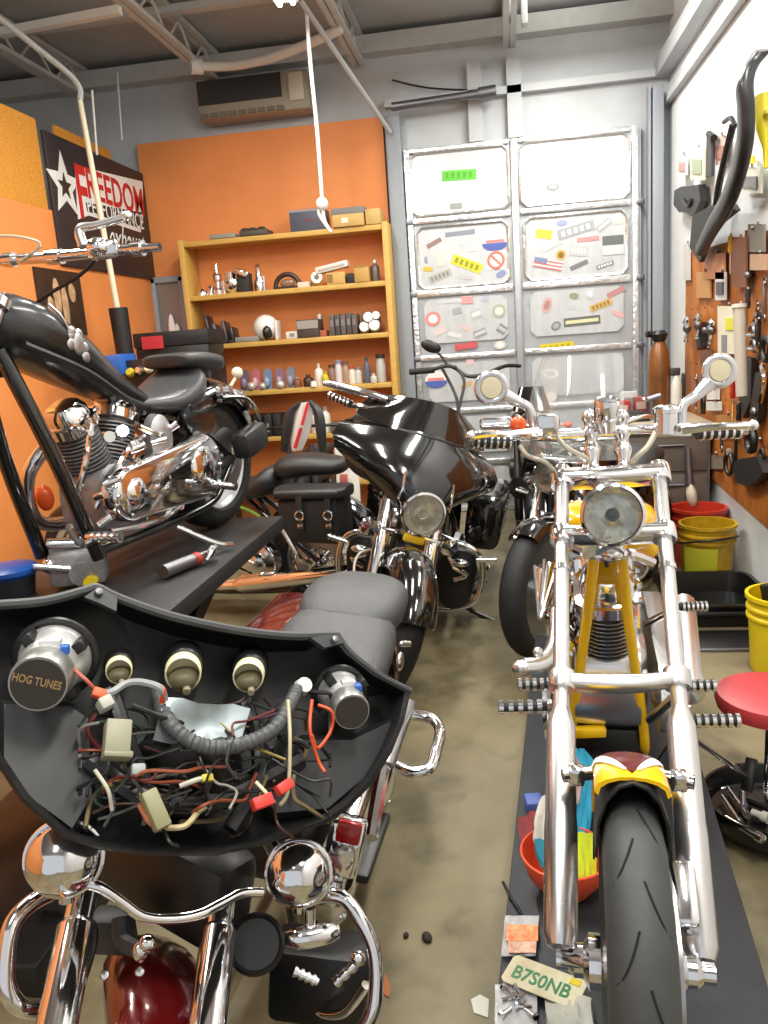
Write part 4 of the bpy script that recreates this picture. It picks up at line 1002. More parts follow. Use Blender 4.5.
# grey lip along the top edge
top = [FPl(x, y+1, .018) for x, y in [(-60, 613), (-30, 606), (0, 604), (45, 600), (84, 590), (97, 587), (118, 597), (170, 615), (235, 629), (290, 635), (336, 634)]]
MB().tube(top, .0085, n=8, res=4).build('fairing_lip', DKGREY, fs_)
MB().tube([FPl(x, y, .016) for x, y in [(337, 634), (350, 652), (378, 674), (411, 691)]], .006, n=8, res=4).build('fairing_edge', DKGREY, fs_)
for pts in ([(83, 600), (97, 590), (116, 600), (115, 614), (98, 606)], [(308, 640), (337, 636), (342, 645), (322, 650)]):
    MB().prism([FPl(x, y, .024) for x, y in pts], NF*.012).build('mount_bracket', DKGREY, fs_)
for p in ((98, 594), (333, 641)): MB().lathe([(0, .014), (.006, .012), (.008, 0)], FPl(p[0], p[1], .034), NF, 12).build('mount_bolt', STEEL, fs_)
# side panels of the fairing
MB().ring_loft([[FPl(x, y, o) for x, y in pts] for o, pts in ((-.06, [(0, 700), (70, 702), (92, 715), (96, 800), (75, 835), (30, 805), (0, 770)]), (-.03, [(4, 704), (68, 706), (88, 718), (92, 796), (72, 828), (34, 800), (4, 768)]))]).build('speaker_pod', DKGREY, fs_)
MB().ring_loft([[FPl(x, y, o) for x, y in pts] for o, pts in ((-.06, [(300, 735), (350, 735), (395, 715), (398, 735), (370, 780), (330, 815), (270, 820), (262, 800)]), (-.03, [(304, 740), (352, 740), (390, 722), (392, 737), (366, 776), (328, 808), (275, 813), (268, 800)]))]).build('speaker_pod', mat('dark_pod_plastic', '#28292b', .5), fs_)
def speaker(px, py, r, qx, qy, d, lab):
    b = FPl(px, py, -.03); t = FPl(qx, qy, d); ax = (t-b).normalized(); L = (t-b).length
    s_ = MB().lathe([(r*1.12, 0), (r*1.12, .012), (r, .018), (r*.96, .03), (r*.86, L*.5), (r*.76, L*.62), (r*.76, L*.64), (0, L*.64)], b, ax, 36).build('speaker', mat('silver_basket', '#c9c9c8', .35, .6), rb)
    MB().torus(b+ax*.012, ax, r*1.14, .007, 36, 8).build('speaker_gasket', SATIN, s_)
    x, y, z = frame(ax)
    mb = MB()
    for k in range(4):
        a = PI/2*k+.5; dd = x*math.cos(a)+y*math.sin(a); tt = x*-math.sin(a)+y*math.cos(a)
        mb.box(b+ax*(L*.32)+dd*(r*.9), (.018, .03, L*.3), Matrix((tt, dd, ax)).transposed(), .003)
    build_each(mb, 'basket_opening', SATIN, s_)
    m_ = MB().lathe([(r*.74, L*.60), (r*.80, L*.64), (r*.80, L*.95), (r*.76, L), (0, L)], b, ax, 36).build('magnet', mat('zinc_magnet', '#a6a6a2', .35, .8), s_)
    MB().lathe([(0, .0025), (r*.70, .0025), (r*.72, 0)], b+ax*L, ax, 36).build('magnet_label', mat('brown_black_label', '#2a2420', .5), m_)
    u = up.lerp(rt, .0); xx = (rt-ax*rt.dot(ax)).normalized()
    mb2 = MB().box(b+ax*(L*.55)+up*(r*.72)+xx*(r*.1), (r*.6, .02, .022), Matrix((xx, ax, xx.cross(ax))).transposed(), .003)
    mb2.build('terminal_strip', flat('#cfd0d0', .3, .4), s_)
    MB().box(b+ax*(L*.62)+up*(r*.62)+xx*(r*.52), (.012, .02, .016), Matrix((xx, ax, xx.cross(ax))).transposed(), .003).build('blue_connector', flat('#2356a8', .4), s_)
    return m_, b+ax*(L+.003), ax, xx, r
m_, o_, ax, xx, rr = speaker(57, 656, .055, 38, 684, .075, 'l')
yy = ax.cross(xx)
ML = basis(o_, (xx*.94-yy*.28), yy)
LBL = flat('#8f744c', .6)
text_mb('HOG TUNES', .0175, .0004, 0, ML @ Matrix.Translation((-.002, .004, 0)), sx=.72, bold=True).build('lettering', LBL, m_)
speaker(338, 690, .042, 352, 712, .06, 'r')
def gauge(px, py, r, qx, qy, d, ring):
    b = FPl(px, py, -.07); t = FPl(qx, qy, d); ax = (t-b).normalized(); L = (t-b).length
    g = MB().lathe([(r*1.2, 0), (r*1.2, L*.55), (r*1.12, L*.6), (r*1.0, L*.62), (r*1.0, L*.7), (0, L*.7)], b, ax, 28).build('gauge', SATIN, rb)
    MB().lathe([(r*1.02, L*.66), (r*1.03, L*.72), (r*1.0, L*.95), (r*.92, L*.97), (r*.9, L*.75), (0, L*.75)], b, ax, 28).build('gauge_ring', CREAM if ring else flat('#dcdcd2', .4), g)
    x, y, z = frame(ax)
    MB().ell(b+ax*L*.85-up*r*.35, (r*.85, r*.85, r*.6), None, 16, 8, .8).build('gauge_socket', mat('olive_gauge_plastic', '#57513a', .5), g)
    MB().cyl(b+ax*L*.8-up*r*.3+rt*r*.2, b+ax*(L*1.05)-up*r*.9+rt*r*.2, r*.22).build('bulb_holder', flat('#8a8468', .5), g)
gauge(119, 661, .021, 119, 672, .03, 1); gauge(184, 659, .030, 183, 675, .04, 1); gauge(252, 662, .027, 248, 678, .04, 1)
MB().lathe([(0, 0), (.013, 0), (.016, .012), (.014, .03), (0, .032)], FPl(299, 690, -.01), NF, 16).build('small_connector', flat('#d6d4cb', .4), rb)
# radio body, bracket and heat-shield sheet
MB().box(FPl(190, 762, -.03), (.15, .10, .10), None, .012).build('radio_body', SATIN, rb)
rows = [[FPl(165+(250-165)*j/5-4*i, 698+14*i+2*j-(2*math.sin(j*2+i)), .035+.012*math.sin(i*1.3+j)) for j in range(6)] for i in range(4)]
MB().sheet(rows, .003).build('foil_heat_shield', mat('dull_foil', '#8f999c', .32, .8, .15, 12), rb)
hz = [FPl(x, y, o) for x, y, o in ((158, 690, .0), (165, 716, .04), (185, 738, .06), (215, 748, .065), (250, 742, .06), (275, 728, .055), (288, 708, .04), (297, 690, .01))]
lo_ = MB().tube(hz, lambda t: .0125+.0012*math.sin(t*260), n=12, res=16).build('corrugated_loom', mat('grey_loom', '#46484a', .45), rb)
# wiring: every lead its own piece
har = MB().tube([FPl(90, 760, -.02), FPl(150, 800, 0), FPl(220, 800, .0), FPl(300, 760, -.01)], .018, n=8).tube([FPl(110, 690, -.02), FPl(135, 760, .0), FPl(165, 830, .0)], .014).tube([FPl(245, 700, -.02), FPl(260, 770, .0), FPl(230, 830, 0)], .014).build('wiring_harness', SATIN, rb)
random.seed(11)
WC = [('black', '#121212', 34), ('brown', '#3a2218', 9), ('orange', '#7c3a20', 4), ('tan', '#6e6040', 4), ('red', '#5c1a18', 3), ('grey', '#4c4c4a', 6), ('yellow', '#756a24', 2), ('green', '#22382a', 2), ('violet', '#4a2a40', 2), ('white', '#96938a', 2)]
for nm, hx, cnt in WC:
    for k in range(cnt):
        x = random.uniform(95, 300); y = random.uniform(690, 790); pts = []; o = random.uniform(-.02, .06); a = random.uniform(0, 6.28)
        for j in range(random.choice((4, 5, 6))):
            pts.append(FPl(min(max(x, 80), 330), min(max(y, 680), 846), o)); a += random.uniform(-1.1, 1.1); st = random.uniform(14, 34)
            x += math.cos(a)*st; y += abs(math.sin(a))*st*.9-4; o = min(max(o+random.uniform(-.025, .025), -.03), .085)
        MB().tube(pts, random.choice((.0022, .0026, .003, .0038)), n=6, res=5).build('wire', flat(hx, .45), har)
for nm, pts, hx, r in (('wire', [(318, 705), (332, 712), (331, 730), (318, 748), (312, 735)], '#c04a1c', .003), ('wire', [(312, 700), (310, 730), (318, 760), (325, 772)], '#c04a1c', .003), ('wire', [(72, 668), (88, 682), (98, 694)], '#a4503a', .003), ('wire', [(98, 694), (112, 692), (125, 684), (140, 682), (160, 688), (165, 700)], '#8b8d8e', .006), ('wire', [(152, 684), (163, 690), (162, 702)], '#c8401c', .005), ('wire', [(288, 700), (290, 740), (288, 790), (280, 805)], '#b4aa8a', .0032), ('wire', [(256, 782), (268, 795), (274, 802)], '#cfc8a6', .003), ('wire', [(165, 828), (185, 826), (198, 812), (206, 806)], '#a79a74', .0045), ('wire', [(140, 805), (150, 822), (160, 828)], '#9a5a3a', .005), ('wire', [(180, 786), (196, 780), (210, 777)], '#b9b5a8', .004), ('wire', [(95, 770), (108, 790), (112, 810)], '#b4b0a4', .003)):
    MB().tube([FPl(x, y, .055+.01*math.sin(i*2)) for i, (x, y) in enumerate(pts)], r, n=7, res=6).build(nm, flat(hx, .45), har)
def conn(px, py, w, h, ang, hx, d=.03, off=.06, lab=None):
    n_ = NF; u_ = (rt-n_*rt.dot(n_)).normalized(); v_ = n_.cross(u_)
    a = R(ang); s_ = 1.38/F
    X = u_*math.cos(a)+v_*math.sin(a); Y = -u_*math.sin(a)+v_*math.cos(a)
    o = MB().box(FPl(px, py, off), (w*s_, h*s_, d), Matrix((X, Y, n_)).transposed(), .003).build('connector', flat(hx, .45), har)
    MB().box(FPl(px, py, off)+Y*(-h*s_*.42), (w*s_*1.12, h*s_*.16, d*1.1), Matrix((X, Y, n_)).transposed(), .002).build('connector_latch', flat(hx, .45), o) if False else None
    if lab: o['label'] = lab
    return o
conn(117, 738, 22, 30, 6, '#8d8b75', .03, .06, 'large cream connector'); conn(117, 756, 25, 6, 6, '#85836c', .03, .06)
conn(105, 704, 12, 11, 38, '#a9a9a0'); conn(155, 810, 14, 34, 33, '#84815f', .025, .07, 'long cream connector')
conn(207, 778, 11, 7, 15, '#c3b72a', .012); conn(262, 802, 20, 11, 25, '#c8352c', .02, .07, 'red butt connector'); conn(284, 787, 17, 10, 38, '#c8352c', .02, .07)
conn(100, 694, 14, 9, -8, '#c4552c', .016); conn(138, 770, 12, 10, 10, '#8f9794', .016)
# ---------------- front end: lamp bar, forks, fender, lamps, guards
def PB(x, y, d): return PD(x, y, d)
MB().box(PD(168, 868, 1.50), (.34, .12, .16), (R(-12), R(8), R(-22)), .03).build('triple_tree_cover', SATIN, rb)
MB().tube([PD(84, 884, 1.24), PD(100, 887, 1.24), PD(122, 902, 1.25), PD(142, 916, 1.26), PD(168, 919, 1.28), PD(197, 915, 1.30), PD(220, 904, 1.33), PD(242, 893, 1.36), PD(262, 892, 1.38)], .0085, n=10).build('lamp_bar', CHROME, rb)
for (x0, y0, d0), (x1, y1, d1) in (((82, 900, 1.30), (50, 1060, 1.13)), ((222, 905, 1.40), (203, 1060, 1.22))):
    p, q = PD(x0, y0, d0), PD(x1, y1, d1); axq = (q-p).normalized()
    lg = MB().cyl(p-axq*.12, p+(q-p)*.35, .0225).build('fork_leg', CHROME, rb)
    MB().lathe([(.0225, 0), (.03, .01), (.03, (q-p).length+.2), (.02, (q-p).length+.23), (0, (q-p).length+.23)], p+(q-p)*.15, axq, 22).build('slider', CHROME, lg)
fwc = (PD(50, 1060, 1.13)+PD(203, 1060, 1.22))/2+(PD(50, 1060, 1.13)-PD(82, 900, 1.30)).normalized()*.22
sx_ = (PD(222, 905, 1.40)-PD(82, 900, 1.30)).normalized()
WM = basis(fwc, sx_.cross(V((0, 0, 1))), sx_)
if WM.col[0].xyz.y > 0: pass
WM = Matrix((-(sx_.cross(V((0, 0, 1)))).normalized(), sx_, V((0, 0, 1)))).transposed().to_4x4()
WM.col[0] = V((*(sx_.cross(V((0, 0, 1))).normalized()), 0)); fwc = PD(150, 992, 1.33)+V((0, .03, -.36)); WM.translation = fwc
fr = .335
wheel(rb, WM, (0, 0, 0), min(.31, fwc.z-.004), .13, 'mag', .62, ALU, 'front_wheel', 2)
fender(rb, WM, (0, 0, 0), fr+.025, .20, 20, 150, REDP, .10, 'front_fender')
mb = MB()
for (x, y, d) in ((105, 975, 1.28), (140, 972, 1.28), (200, 985, 1.3)): mb.lathe([(0, .008), (.006, .007), (.008, 0)], PD(x, y, d), (O-PD(x, y, d)), 10)
build_each(mb, 'fender_bolt', CHROME, rb)
def bullet(px, py, d, r, name='passing_lamp'):
    c = PD(px, py, d); ax = (O-c).normalized()+V((.0, -.5, -.15)); ax.normalize()
    h = MB().lathe([(0, -r*1.25), (r*.5, -r*1.15), (r*.85, -r*.75), (r, -.01), (r*1.04, 0), (r*1.04, .008), (r*.98, .012), (r*.98, .018), (r*.9, .03), (r*.6, .05), (r*.3, .058), (0, .06)], c, ax, 40).build(name, CHROME, rb)
    MB().torus(c+ax*.006, ax, r*1.02, .004, 40, 8).build('lamp_rim', CHROME, h)
    MB().cyl(c-up*r*.8-ax*r*.3, c-up*r*1.35-ax*r*.3, .012).build('lamp_stem', CHROME, h)
bullet(65, 857, 1.24, .056); bullet(299, 872, 1.42, .056)
MB().lathe([(0, 0), (.048, 0), (.05, .015), (.044, .02), (.04, .014), (0, .014)], PD(256, 944, 1.4), (O-PD(256, 944, 1.4)), 26).build('horn', SATIN, rb)
ts = MB().tube([PD(286, 938, 1.42), PD(300, 938, 1.41), PD(325, 934, 1.42), PD(338, 931, 1.43)], [.012, .019, .019, .012], n=16).build('turn_signal', CHROME, rb)
MB().cyl(PD(310, 908, 1.42), PD(310, 930, 1.42), .010).build('signal_stem', CHROME, ts)
MB().tube([PD(298, 905, 1.5), PD(322, 896, 1.49), PD(345, 899, 1.48), PD(362, 922, 1.46), PD(374, 950, 1.45), PD(376, 985, 1.44), PD(371, 1015, 1.43), PD(350, 1050, 1.43)], .0135, n=12, res=6).build('engine_guard', CHROME, rb)
MB().tube([PD(50, 893, 1.36), PD(30, 904, 1.33), PD(12, 925, 1.3), PD(6, 960, 1.28), PD(8, 990, 1.27), PD(22, 1008, 1.28), PD(46, 1010, 1.32)], .0145, n=12, res=6).build('engine_guard', CHROME, rb)
MB().tube([PD(310, 1000, 1.6), PD(322, 1013, 1.55), PD(345, 1012, 1.5), PD(366, 985, 1.47)], .009, n=10).build('guard_brace', CHROME, rb)
pegs(MB(), PD(358, 962, 1.46), (PD(332, 986, 1.46)-PD(358, 962, 1.46)), .055, .010, 3).ell(PD(358, 958, 1.46), (.014, .014, .014)).build('highway_peg', CHROME, rb)
pegs(MB(), PD(318, 982, 1.5), (PD(296, 972, 1.5)-PD(318, 982, 1.5)), .05, .010, 4).build('shift_peg', CHROME, rb)
MB().box(PD(322, 975, 1.62), (.20, .12, .15), (R(-10), R(5), 0), .02).build('lower_fairing_box', SATIN, rb)
MB().tube([PD(120, 918, 1.36), PD(122, 940, 1.34), PD(138, 950, 1.32)], .014).box(PD(113, 930, 1.4), (.07, .05, .07), None, .01).build('wiring_box', DKGREY, rb)
MB().ell(PD(140, 952, 1.31), (.012, .012, .018)).ell(PD(147, 943, 1.31), (.014, .014, .014)).build('brake_line_junction', CHROME, rb)
for pts in ([(70, 910, 1.36), (95, 930, 1.34), (80, 990, 1.3), (60, 1030, 1.25)], [(235, 915, 1.42), (215, 950, 1.36), (208, 1000, 1.3), (200, 1040, 1.25)]):
    MB().tube([PD(*p) for p in pts], .006).build('brake_hose', SATIN, rb)
# ================================================================== black touring bike in the middle
GM = place(-.535, 5.16, 0, 3.5, 9, 1.03)
GS = steer(GM, (1.2, 0, .9), (-.5, 0, .86), 26)
bg = thing('motorcycle', 'black batwing touring motorcycle facing the camera in the middle aisle', 'motorcycle', (-.42, 4.4, 0))
basic_frame(bg, GM, BLACK, 1.2, .9)
tank(bg, GM, [(1.14, .90, .05, .05, 2.2), (1.08, .90, .13, .09, 2.4), (.9, .90, .16, .11, 2.4), (.66, .83, .13, .08, 2.3), (.52, .78, .06, .04, 2.2)], BLACK)
seat(bg, GM, [(.6, .78, .06, .03, 2.4), (.5, .78, .15, .05, 2.5), (.3, .78, .2, .07, 2.6), (.16, .84, .19, .08, 2.6), (.0, .88, .18, .07, 2.6), (-.22, .88, .15, .05, 2.4), (-.27, .88, .08, .03, 2.2)], LEATHER)
wheel(bg, GM, (0, 0, .32), .32, .15, 'mag', .62, ALU, 'rear_wheel', 1)
fender(bg, GM, (0, 0, .33), .41, .25, -5, 140, BLACK, .12, 'rear_fender')
vtwin(bg, GM, (.74, 0, .38), 1.05, SATIN, CHROME, ENGINE)
primary(bg, GM, .36, .86, .32, .14, CHROME)
for s_ in (1, -1):
    b_ = MB(GM).ring_loft([sring((x, s_*.31, z), a, b, 4, 24, (0, 1, 0), (0, 0, 1)) for x, z, a, b in ((.27, .52, .07, .12), (.24, .52, .11, .17), (-.25, .50, .12, .18), (-.42, .49, .11, .15), (-.44, .49, .08, .12))]).build('saddlebag', BLACK, bg)
    MB(GM).ring_loft([sring((x, s_*.31, .64), a, .03, 5, 24, (0, 1, 0), (0, 0, 1)) for x, a in ((.24, .08), (.22, .118), (-.26, .126), (-.43, .10))]).build('bag_lid', BLACK, b_)
    MB(GM).box((-.1, s_*.432, .6), (.07, .014, .03), None, .004).box((.1, s_*.425, .6), (.05, .014, .03), None, .004).build('latch', CHROME, b_)
for s_ in (1, -1):
    mb = MB(GM)
    mb.tube([(1.0, s_*.06, .62), (1.04, s_*.20, .60), (1.04, s_*.33, .56), (1.03, s_*.38, .46), (1.02, s_*.36, .30), (1.0, s_*.24, .22), (.98, s_*.10, .2)], .016, n=12)
    eg = mb.build('engine_guard', CHROME, bg)
    pegs(MB(GM), (1.05, s_*.34, .52), (0, s_*.3, .05), .10, .018, 4).build('highway_peg', CHROME, eg)
    MB(GM).tube([(1.06, s_*.2, .56), (1.08, s_*.22, .48), (1.07, s_*.3, .44), (1.06, s_*.24, .40)], .012).ell((1.08, s_*.26, .50), (.03, .05, .022)).build('guard_fitting', CHROME, eg)
    lo_ = MB(GM).ring_loft([sring((1.0, s_*.24, z), .03, w_, 3, 20, (1, 0, 0), (0, 1, 0)) for z, w_ in ((.24, .05), (.27, .09), (.45, .11), (.53, .09), (.55, .05))]).build('lower_fairing', SATIN, bg)
    if s_ > 0: MB(GM).box((.66, s_*.30, .27), (.34, .10, .03), None, .01).build('floorboard', SATIN, bg)
pegs(MB(GM), (.78, .31, .30), (.2, 1, .35), .10, .016, 4).tube([(.7, .22, .26), (.78, .30, .28), (.80, .36, .36), (.81, .40, .42)], .012).build('heel_shifter', CHROME, bg)
MB(GM).tube([(.55, .16, .16), (.62, .32, .09), (.66, .46, .06), (.72, .50, .05)], .014).build('kick_stand', SATIN, bg)
# steered front end
wheel(bg, GS, (1.62, 0, .33), .33, .13, 'mag', .62, ALU, 'front_wheel', 2)
fender(bg, GS, (1.62, 0, .33), .37, .20, 10, 155, BLACK, .12, 'front_fender')
MB(GS).tube([(1.62+.36*math.cos(R(a)), .004*0, .33+.372*math.sin(R(a))) for a in (35, 50, 65, 78)], .008).build('fender_trim', CHROME, bg)
forks(bg, GS, (1.24, 0, .98), (1.60, 0, .33), .125, .028, .036, CHROME, CHROME, .25)
yoke(bg, GS, (1.30, 0, .86), .17, .05, .05, CHROME, (-.5, 0, .86))
headlamp(bg, GS, (1.50, 0, .84), .098, (1, 0, -.02), CHROME, .16, 'headlamp', mat('bright_reflector', '#f0eee2', .3, .75, .25, 20, bump=.3, bscale=50))
MB(GS).box((1.50, 0, .715), (.03, .10, .04), None, .008).build('amber_plate', flat('#c9a21c', .4), bg)
for s_ in (1, -1): 
    MB(GS).lathe([(0, -.05), (.03, -.045), (.042, -.01), (.046, 0), (.04, .012), (0, .018)], (1.43, s_*.20, .70), (1, 0, 0), 24).build('passing_lamp', CHROME, bg)
MB(GS).tube([(1.40, -.2, .69), (1.43, -.1, .71), (1.43, .1, .71), (1.40, .2, .69)], .010).build('lamp_bar', CHROME, bg)
def batw(u, v):
    hw = [.15, .22, .32, .41, .435, .41, .32][min(int(v*6), 6)] if v >= 1 else (lambda q, i: [.15, .22, .32, .41, .435, .41, .32][i]*(1-q)+[.15, .22, .32, .41, .435, .41, .32][i+1]*q)(v*6-int(v*6), int(v*6))
    zz = .80+.36*v - .06*abs(u)**2*(v-.3)
    xx = 1.47-.20*v**1.6 - .26*abs(u)**2.4 - .03*math.sin(PI*v)*(-1)
    return (xx, hw*u, zz)
fr_ = MB(GS).sheet([[batw(-1+2*j/22, i/12) for j in range(23)] for i in range(13)], .012).build('batwing_fairing', BLACK, bg, 60)
MB(GS).sheet([[(1.285-.14*(1-q)*0-.10*q-.22*abs(u)**2.4, u*(.34-.10*q**2), 1.135+.17*q*(1-.35*u*u)) for u in [-1+2*j/16 for j in range(17)]] for q in [i/6 for i in range(7)]], .006).build('windshield', mat('smoked_windshield', '#121110', .08, 0, coat=.6), fr_)
MB(GS).tube([batw(-1+2*j/14, .97) for j in range(15)], .010).build('fairing_trim', SATIN, fr_)
for s_ in (1, -1):
    MB(GS).tube([(1.43, s_*.12, .99), (1.475, s_*.12, .93), (1.475, s_*.125, .87)], .006).build('lamp_brow', CHROME, fr_)
MB(GS).ring_loft([sring((x, 0, .98), a, b, 3, 24, (0, 1, 0), (0, 0, 1)) for x, a, b in ((1.05, .30, .12), (1.18, .36, .14), (1.28, .30, .12))]).build('dash', SATIN, bg)
MB(GS).tube([(1.0, -.36, 1.16), (1.08, -.28, 1.17), (1.14, -.10, 1.08), (1.14, .1, 1.08), (1.08, .28, 1.17), (1.0, .36, 1.16)], .014).build('handlebar', CHROME, bg)
for s_ in (1, -1): grip(bg, GS, (.88, s_*.47, 1.16), (1.0, s_*.37, 1.16), .019)
MB().tube([PD(324, 383, 4.1), PD(345, 388, 4.06), PD(368, 394, 4.0), PD(388, 400, 3.96)], [.014, .022, .022, .018], n=10).ell(PD(326, 383.5, 4.1), (.02, .02, .016)).build('mirror_arm', CHROME, bg)
MB().tube([PD(372, 396, 4.0), PD(385, 398, 3.98), PD(402, 404, 3.96)], .018).build('clutch_perch', SATIN, bg)
hose(bg, None, [PD(378, 548, 3.85), PD(360, 553, 3.8), PD(354, 570, 3.75), PD(362, 590, 3.7)], .006, CABLE)
# ================================================================== black saddlebag cruiser lying behind the lift
HM = place(-1.13, 4.70, 0, 97, 0, 1.06)
hb_ = thing('motorcycle', 'black cruiser with a buckled leather saddlebag parked across behind the tall lift', 'motorcycle', (-1.8, 4.8, 0))
basic_frame(hb_, HM, BLACK, 1.2, .86)
tank(hb_, HM, [(1.14, .86, .05, .05, 2.2), (1.05, .86, .13, .09, 2.4), (.85, .86, .15, .1, 2.4), (.62, .79, .1, .06, 2.3), (.55, .76, .05, .03, 2.2)], BLACK)
GRN = flat('#6f8f3a', .35)
seat(hb_, HM, [(.60, .74, .06, .03, 2.4), (.52, .75, .14, .05, 2.6), (.40, .745, .19, .06, 2.6), (.28, .79, .195, .085, 2.6), (.22, .80, .16, .08, 2.4)], LEATHER)
seat(hb_, HM, [(.24, .84, .1, .05, 2.4), (.18, .86, .15, .07, 2.6), (.02, .87, .15, .06, 2.6), (-.12, .86, .12, .05, 2.4), (-.17, .86, .06, .03, 2.2)], LEATHER, 'passenger_seat')
wheel(hb_, HM, (0, 0, .32), .32, .15, 'spoke', .68, CHROME, 'rear_wheel', 1)
wheel(hb_, HM, (1.6, 0, .33), .33, .10, 'spoke', .72, CHROME, 'front_wheel', 1)
fender(hb_, HM, (0, 0, .33), .39, .2, -5, 140, BLACK, .12, 'rear_fender')
fender(hb_, HM, (1.6, 0, .33), .36, .15, 20, 140, BLACK, .08, 'front_fender')
forks(hb_, HM, (1.24, 0, .95), (1.6, 0, .33)); headlamp(hb_, HM, (1.42, 0, .86), .085)
bars(hb_, HM, [(.85, -.4, 1.08), (1.0, -.3, 1.12), (1.2, -.1, 1.0), (1.2, .1, 1.0), (1.0, .3, 1.12), (.85, .4, 1.08)])
vtwin(hb_, HM, (.72, 0, .38), 1.0, ENGINE); primary(hb_, HM, .36, .84, .32, .13)
for s_ in (1,):
    b_ = MB(HM).ring_loft([sring((x, s_*.27, z), a, b, 4.5, 24, (0, 1, 0), (0, 0, 1)) for x, z, a, b in ((.13, .62, .06, .10), (.11, .62, .10, .13), (-.22, .62, .11, .14), (-.25, .62, .07, .11))]).build('saddlebag', LEATHER, hb_)
    MB(HM).ring_loft([sring((x, s_*.275, .765), a, .03, 4, 24, (0, 1, 0), (0, 0, 1)) for x, a in ((.14, .07), (.12, .115), (-.24, .125), (-.27, .08))]).build('bag_lid', LEATHER, b_)
    for x in (-.02, -.18):
        st = MB(HM).box((x, s_*.388, .66), (.035, .012, .20), None, .003).build('strap', LEATHER, b_)
        MB(HM).torus((x, s_*.396, .655), (0, 1, 0), .024, .006, 20, 8).box((x, s_*.398, .60), (.03, .010, .025), None, .003).build('buckle', CHROME, st)
MB(HM).tube([(.30, .15, .52), (.22, .34, .62), (.12, .36, .60), (.02, .36, .42), (-.02, .30, .36)], .014).build('bag_guard', CHROME, hb_)
exhaust(hb_, HM, [(.9, .1, .5), (.95, .18, .3), (.7, .2, .2), (.5, .21, .2)], .026, CHROME, ((.5, .21, .2), (-.2, .24, .30)), .045)
MB(HM).tube([(.34, .3, .30), (.45, .32, .38), (.3, .33, .46)], .010).build('foot_rail', CHROME, hb_)
MB(HM).tube([(.56, .15, .62), (.44, .17, .66), (.32, .16, .60)], .010, n=8).build('green_stripe', GRN, hb_)
# ================================================================== red and grey race fairing nose by the shelf
q = PY(300, 445, 5.9)
nz = thing('motorcycle', 'small bike with grey fork blades and red and white nose before the shelf', 'motorcycle', (q.x, q.y, 0))
for s_, x0, x1, xt in ((-1, 283, 288, 303), (1, 322, 318, 309)):
    P = [PY(x0, 452, 5.85), PY(x0+(3 if s_ < 0 else -2), 430, 5.80), PY(x1+(2 if s_ < 0 else -1), 412, 5.8), PY(xt, 401, 5.84)]
    ctr = catmull(P, 5); rows = []
    for i, p in enumerate(ctr):
        t = i/(len(ctr)-1); w_ = .075*math.sin(PI*(.12+.86*t))**.7
        rows.append([p+V((s_*0+w_*(k-.5), .03*abs(k-.5)*2, 0)) for k in (0, .25, .5, .75, 1)])
    MB().sheet(rows, .012).build('fork_blade', DKGREY, nz)
rows = []
for i in range(9):
    t = i/8; w_ = .03+.09*math.sin(PI*min(1, .15+t*.75)); c_ = PY(305-8*t, 402+48*t, 5.88)
    rows.append([c_+V((w_*(k-.5)*1.3, -.05*(1-(2*k-1)**2), 0)) for k in (0, .25, .5, .75, 1)])
np_ = MB().sheet(rows, .01).build('front_cowl', flat('#d8d4d0', .4), nz)
MB().bar(PY(308, 403, 5.80), PY(302, 425, 5.79), .04, .02).bar(PY(301, 428, 5.79), PY(295, 448, 5.79), .035, .02).build('red_panel', flat('#c8202a', .4), np_)
for s_ in (-1, 1): MB().cyl((q.x+s_*.09, 5.90, .9), (q.x+s_*.09, 5.92, .33), .022).build('fork_leg', STEEL, nz)
NM = place(q.x, 5.92+1.3, 0, 0)
wheel(nz, NM, (1.3, 0, .33), .33, .08, 'spoke', .8, ALU, 'front_wheel', 1)
MB().box((q.x, 6.33, .65), (.2, .74, .20), None, .05).box((q.x, 6.35, .35), (.26, .4, .3), None, .04).build('body', SATIN, nz)
MB().box((q.x, 6.5, .77), (.2, .5, .06), None, .025).build('seat', LEATHER, nz)
wheel(nz, place(q.x, 6.72, 0, 0), (0, 0, .3), .3, .1, 'spoke', .8, ALU, 'rear_wheel', 0)
MB().tube([(q.x-.36, 6.15, 1.0), (q.x-.2, 6.05, 1.02), (q.x+.2, 6.05, 1.02), (q.x+.36, 6.15, 1.0)], .012).build('handlebar', SATIN, nz)
# ================================================================== small black naked bike before the garage door
DM = place(.21, 7.0, 0, 1)
nk = thing('motorcycle', 'slim black motorcycle with one round mirror standing before the garage door', 'motorcycle', (.12, 6.4, 0))
basic_frame(nk, DM, BLACK, 1.15, .9)
tank(nk, DM, [(1.1, .95, .05, .05, 2.2), (1.0, .96, .14, .11, 2.4), (.8, .95, .16, .12, 2.4), (.6, .86, .1, .07, 2.3), (.54, .82, .05, .03, 2.2)], BLACK)
seat(nk, DM, [(.62, .82, .06, .03, 2.4), (.4, .82, .14, .05, 2.6), (.0, .86, .14, .05, 2.6), (-.2, .9, .08, .03, 2.4)], LEATHER)
wheel(nk, DM, (0, 0, .32), .32, .15, 'mag', .68, SATIN, 'rear_wheel', 1); wheel(nk, DM, (1.42, 0, .32), .32, .12, 'mag', .68, SATIN, 'front_wheel', 2)
fender(nk, DM, (1.42, 0, .32), .35, .15, 40, 130, BLACK, .06, 'front_fender'); fender(nk, DM, (0, 0, .32), .37, .2, 20, 140, BLACK, .08, 'rear_fender')
forks(nk, DM, (1.16, 0, .98), (1.42, 0, .32), .11, .022, .03, SATIN, SATIN)
headlamp(nk, DM, (1.34, 0, .99), .085, (1, 0, -.05), CHROME)
vtwin(nk, DM, (.72, 0, .38), 1.0, SATIN, SATIN, SATIN)
hz_ = PD(418, 372, 5.7)
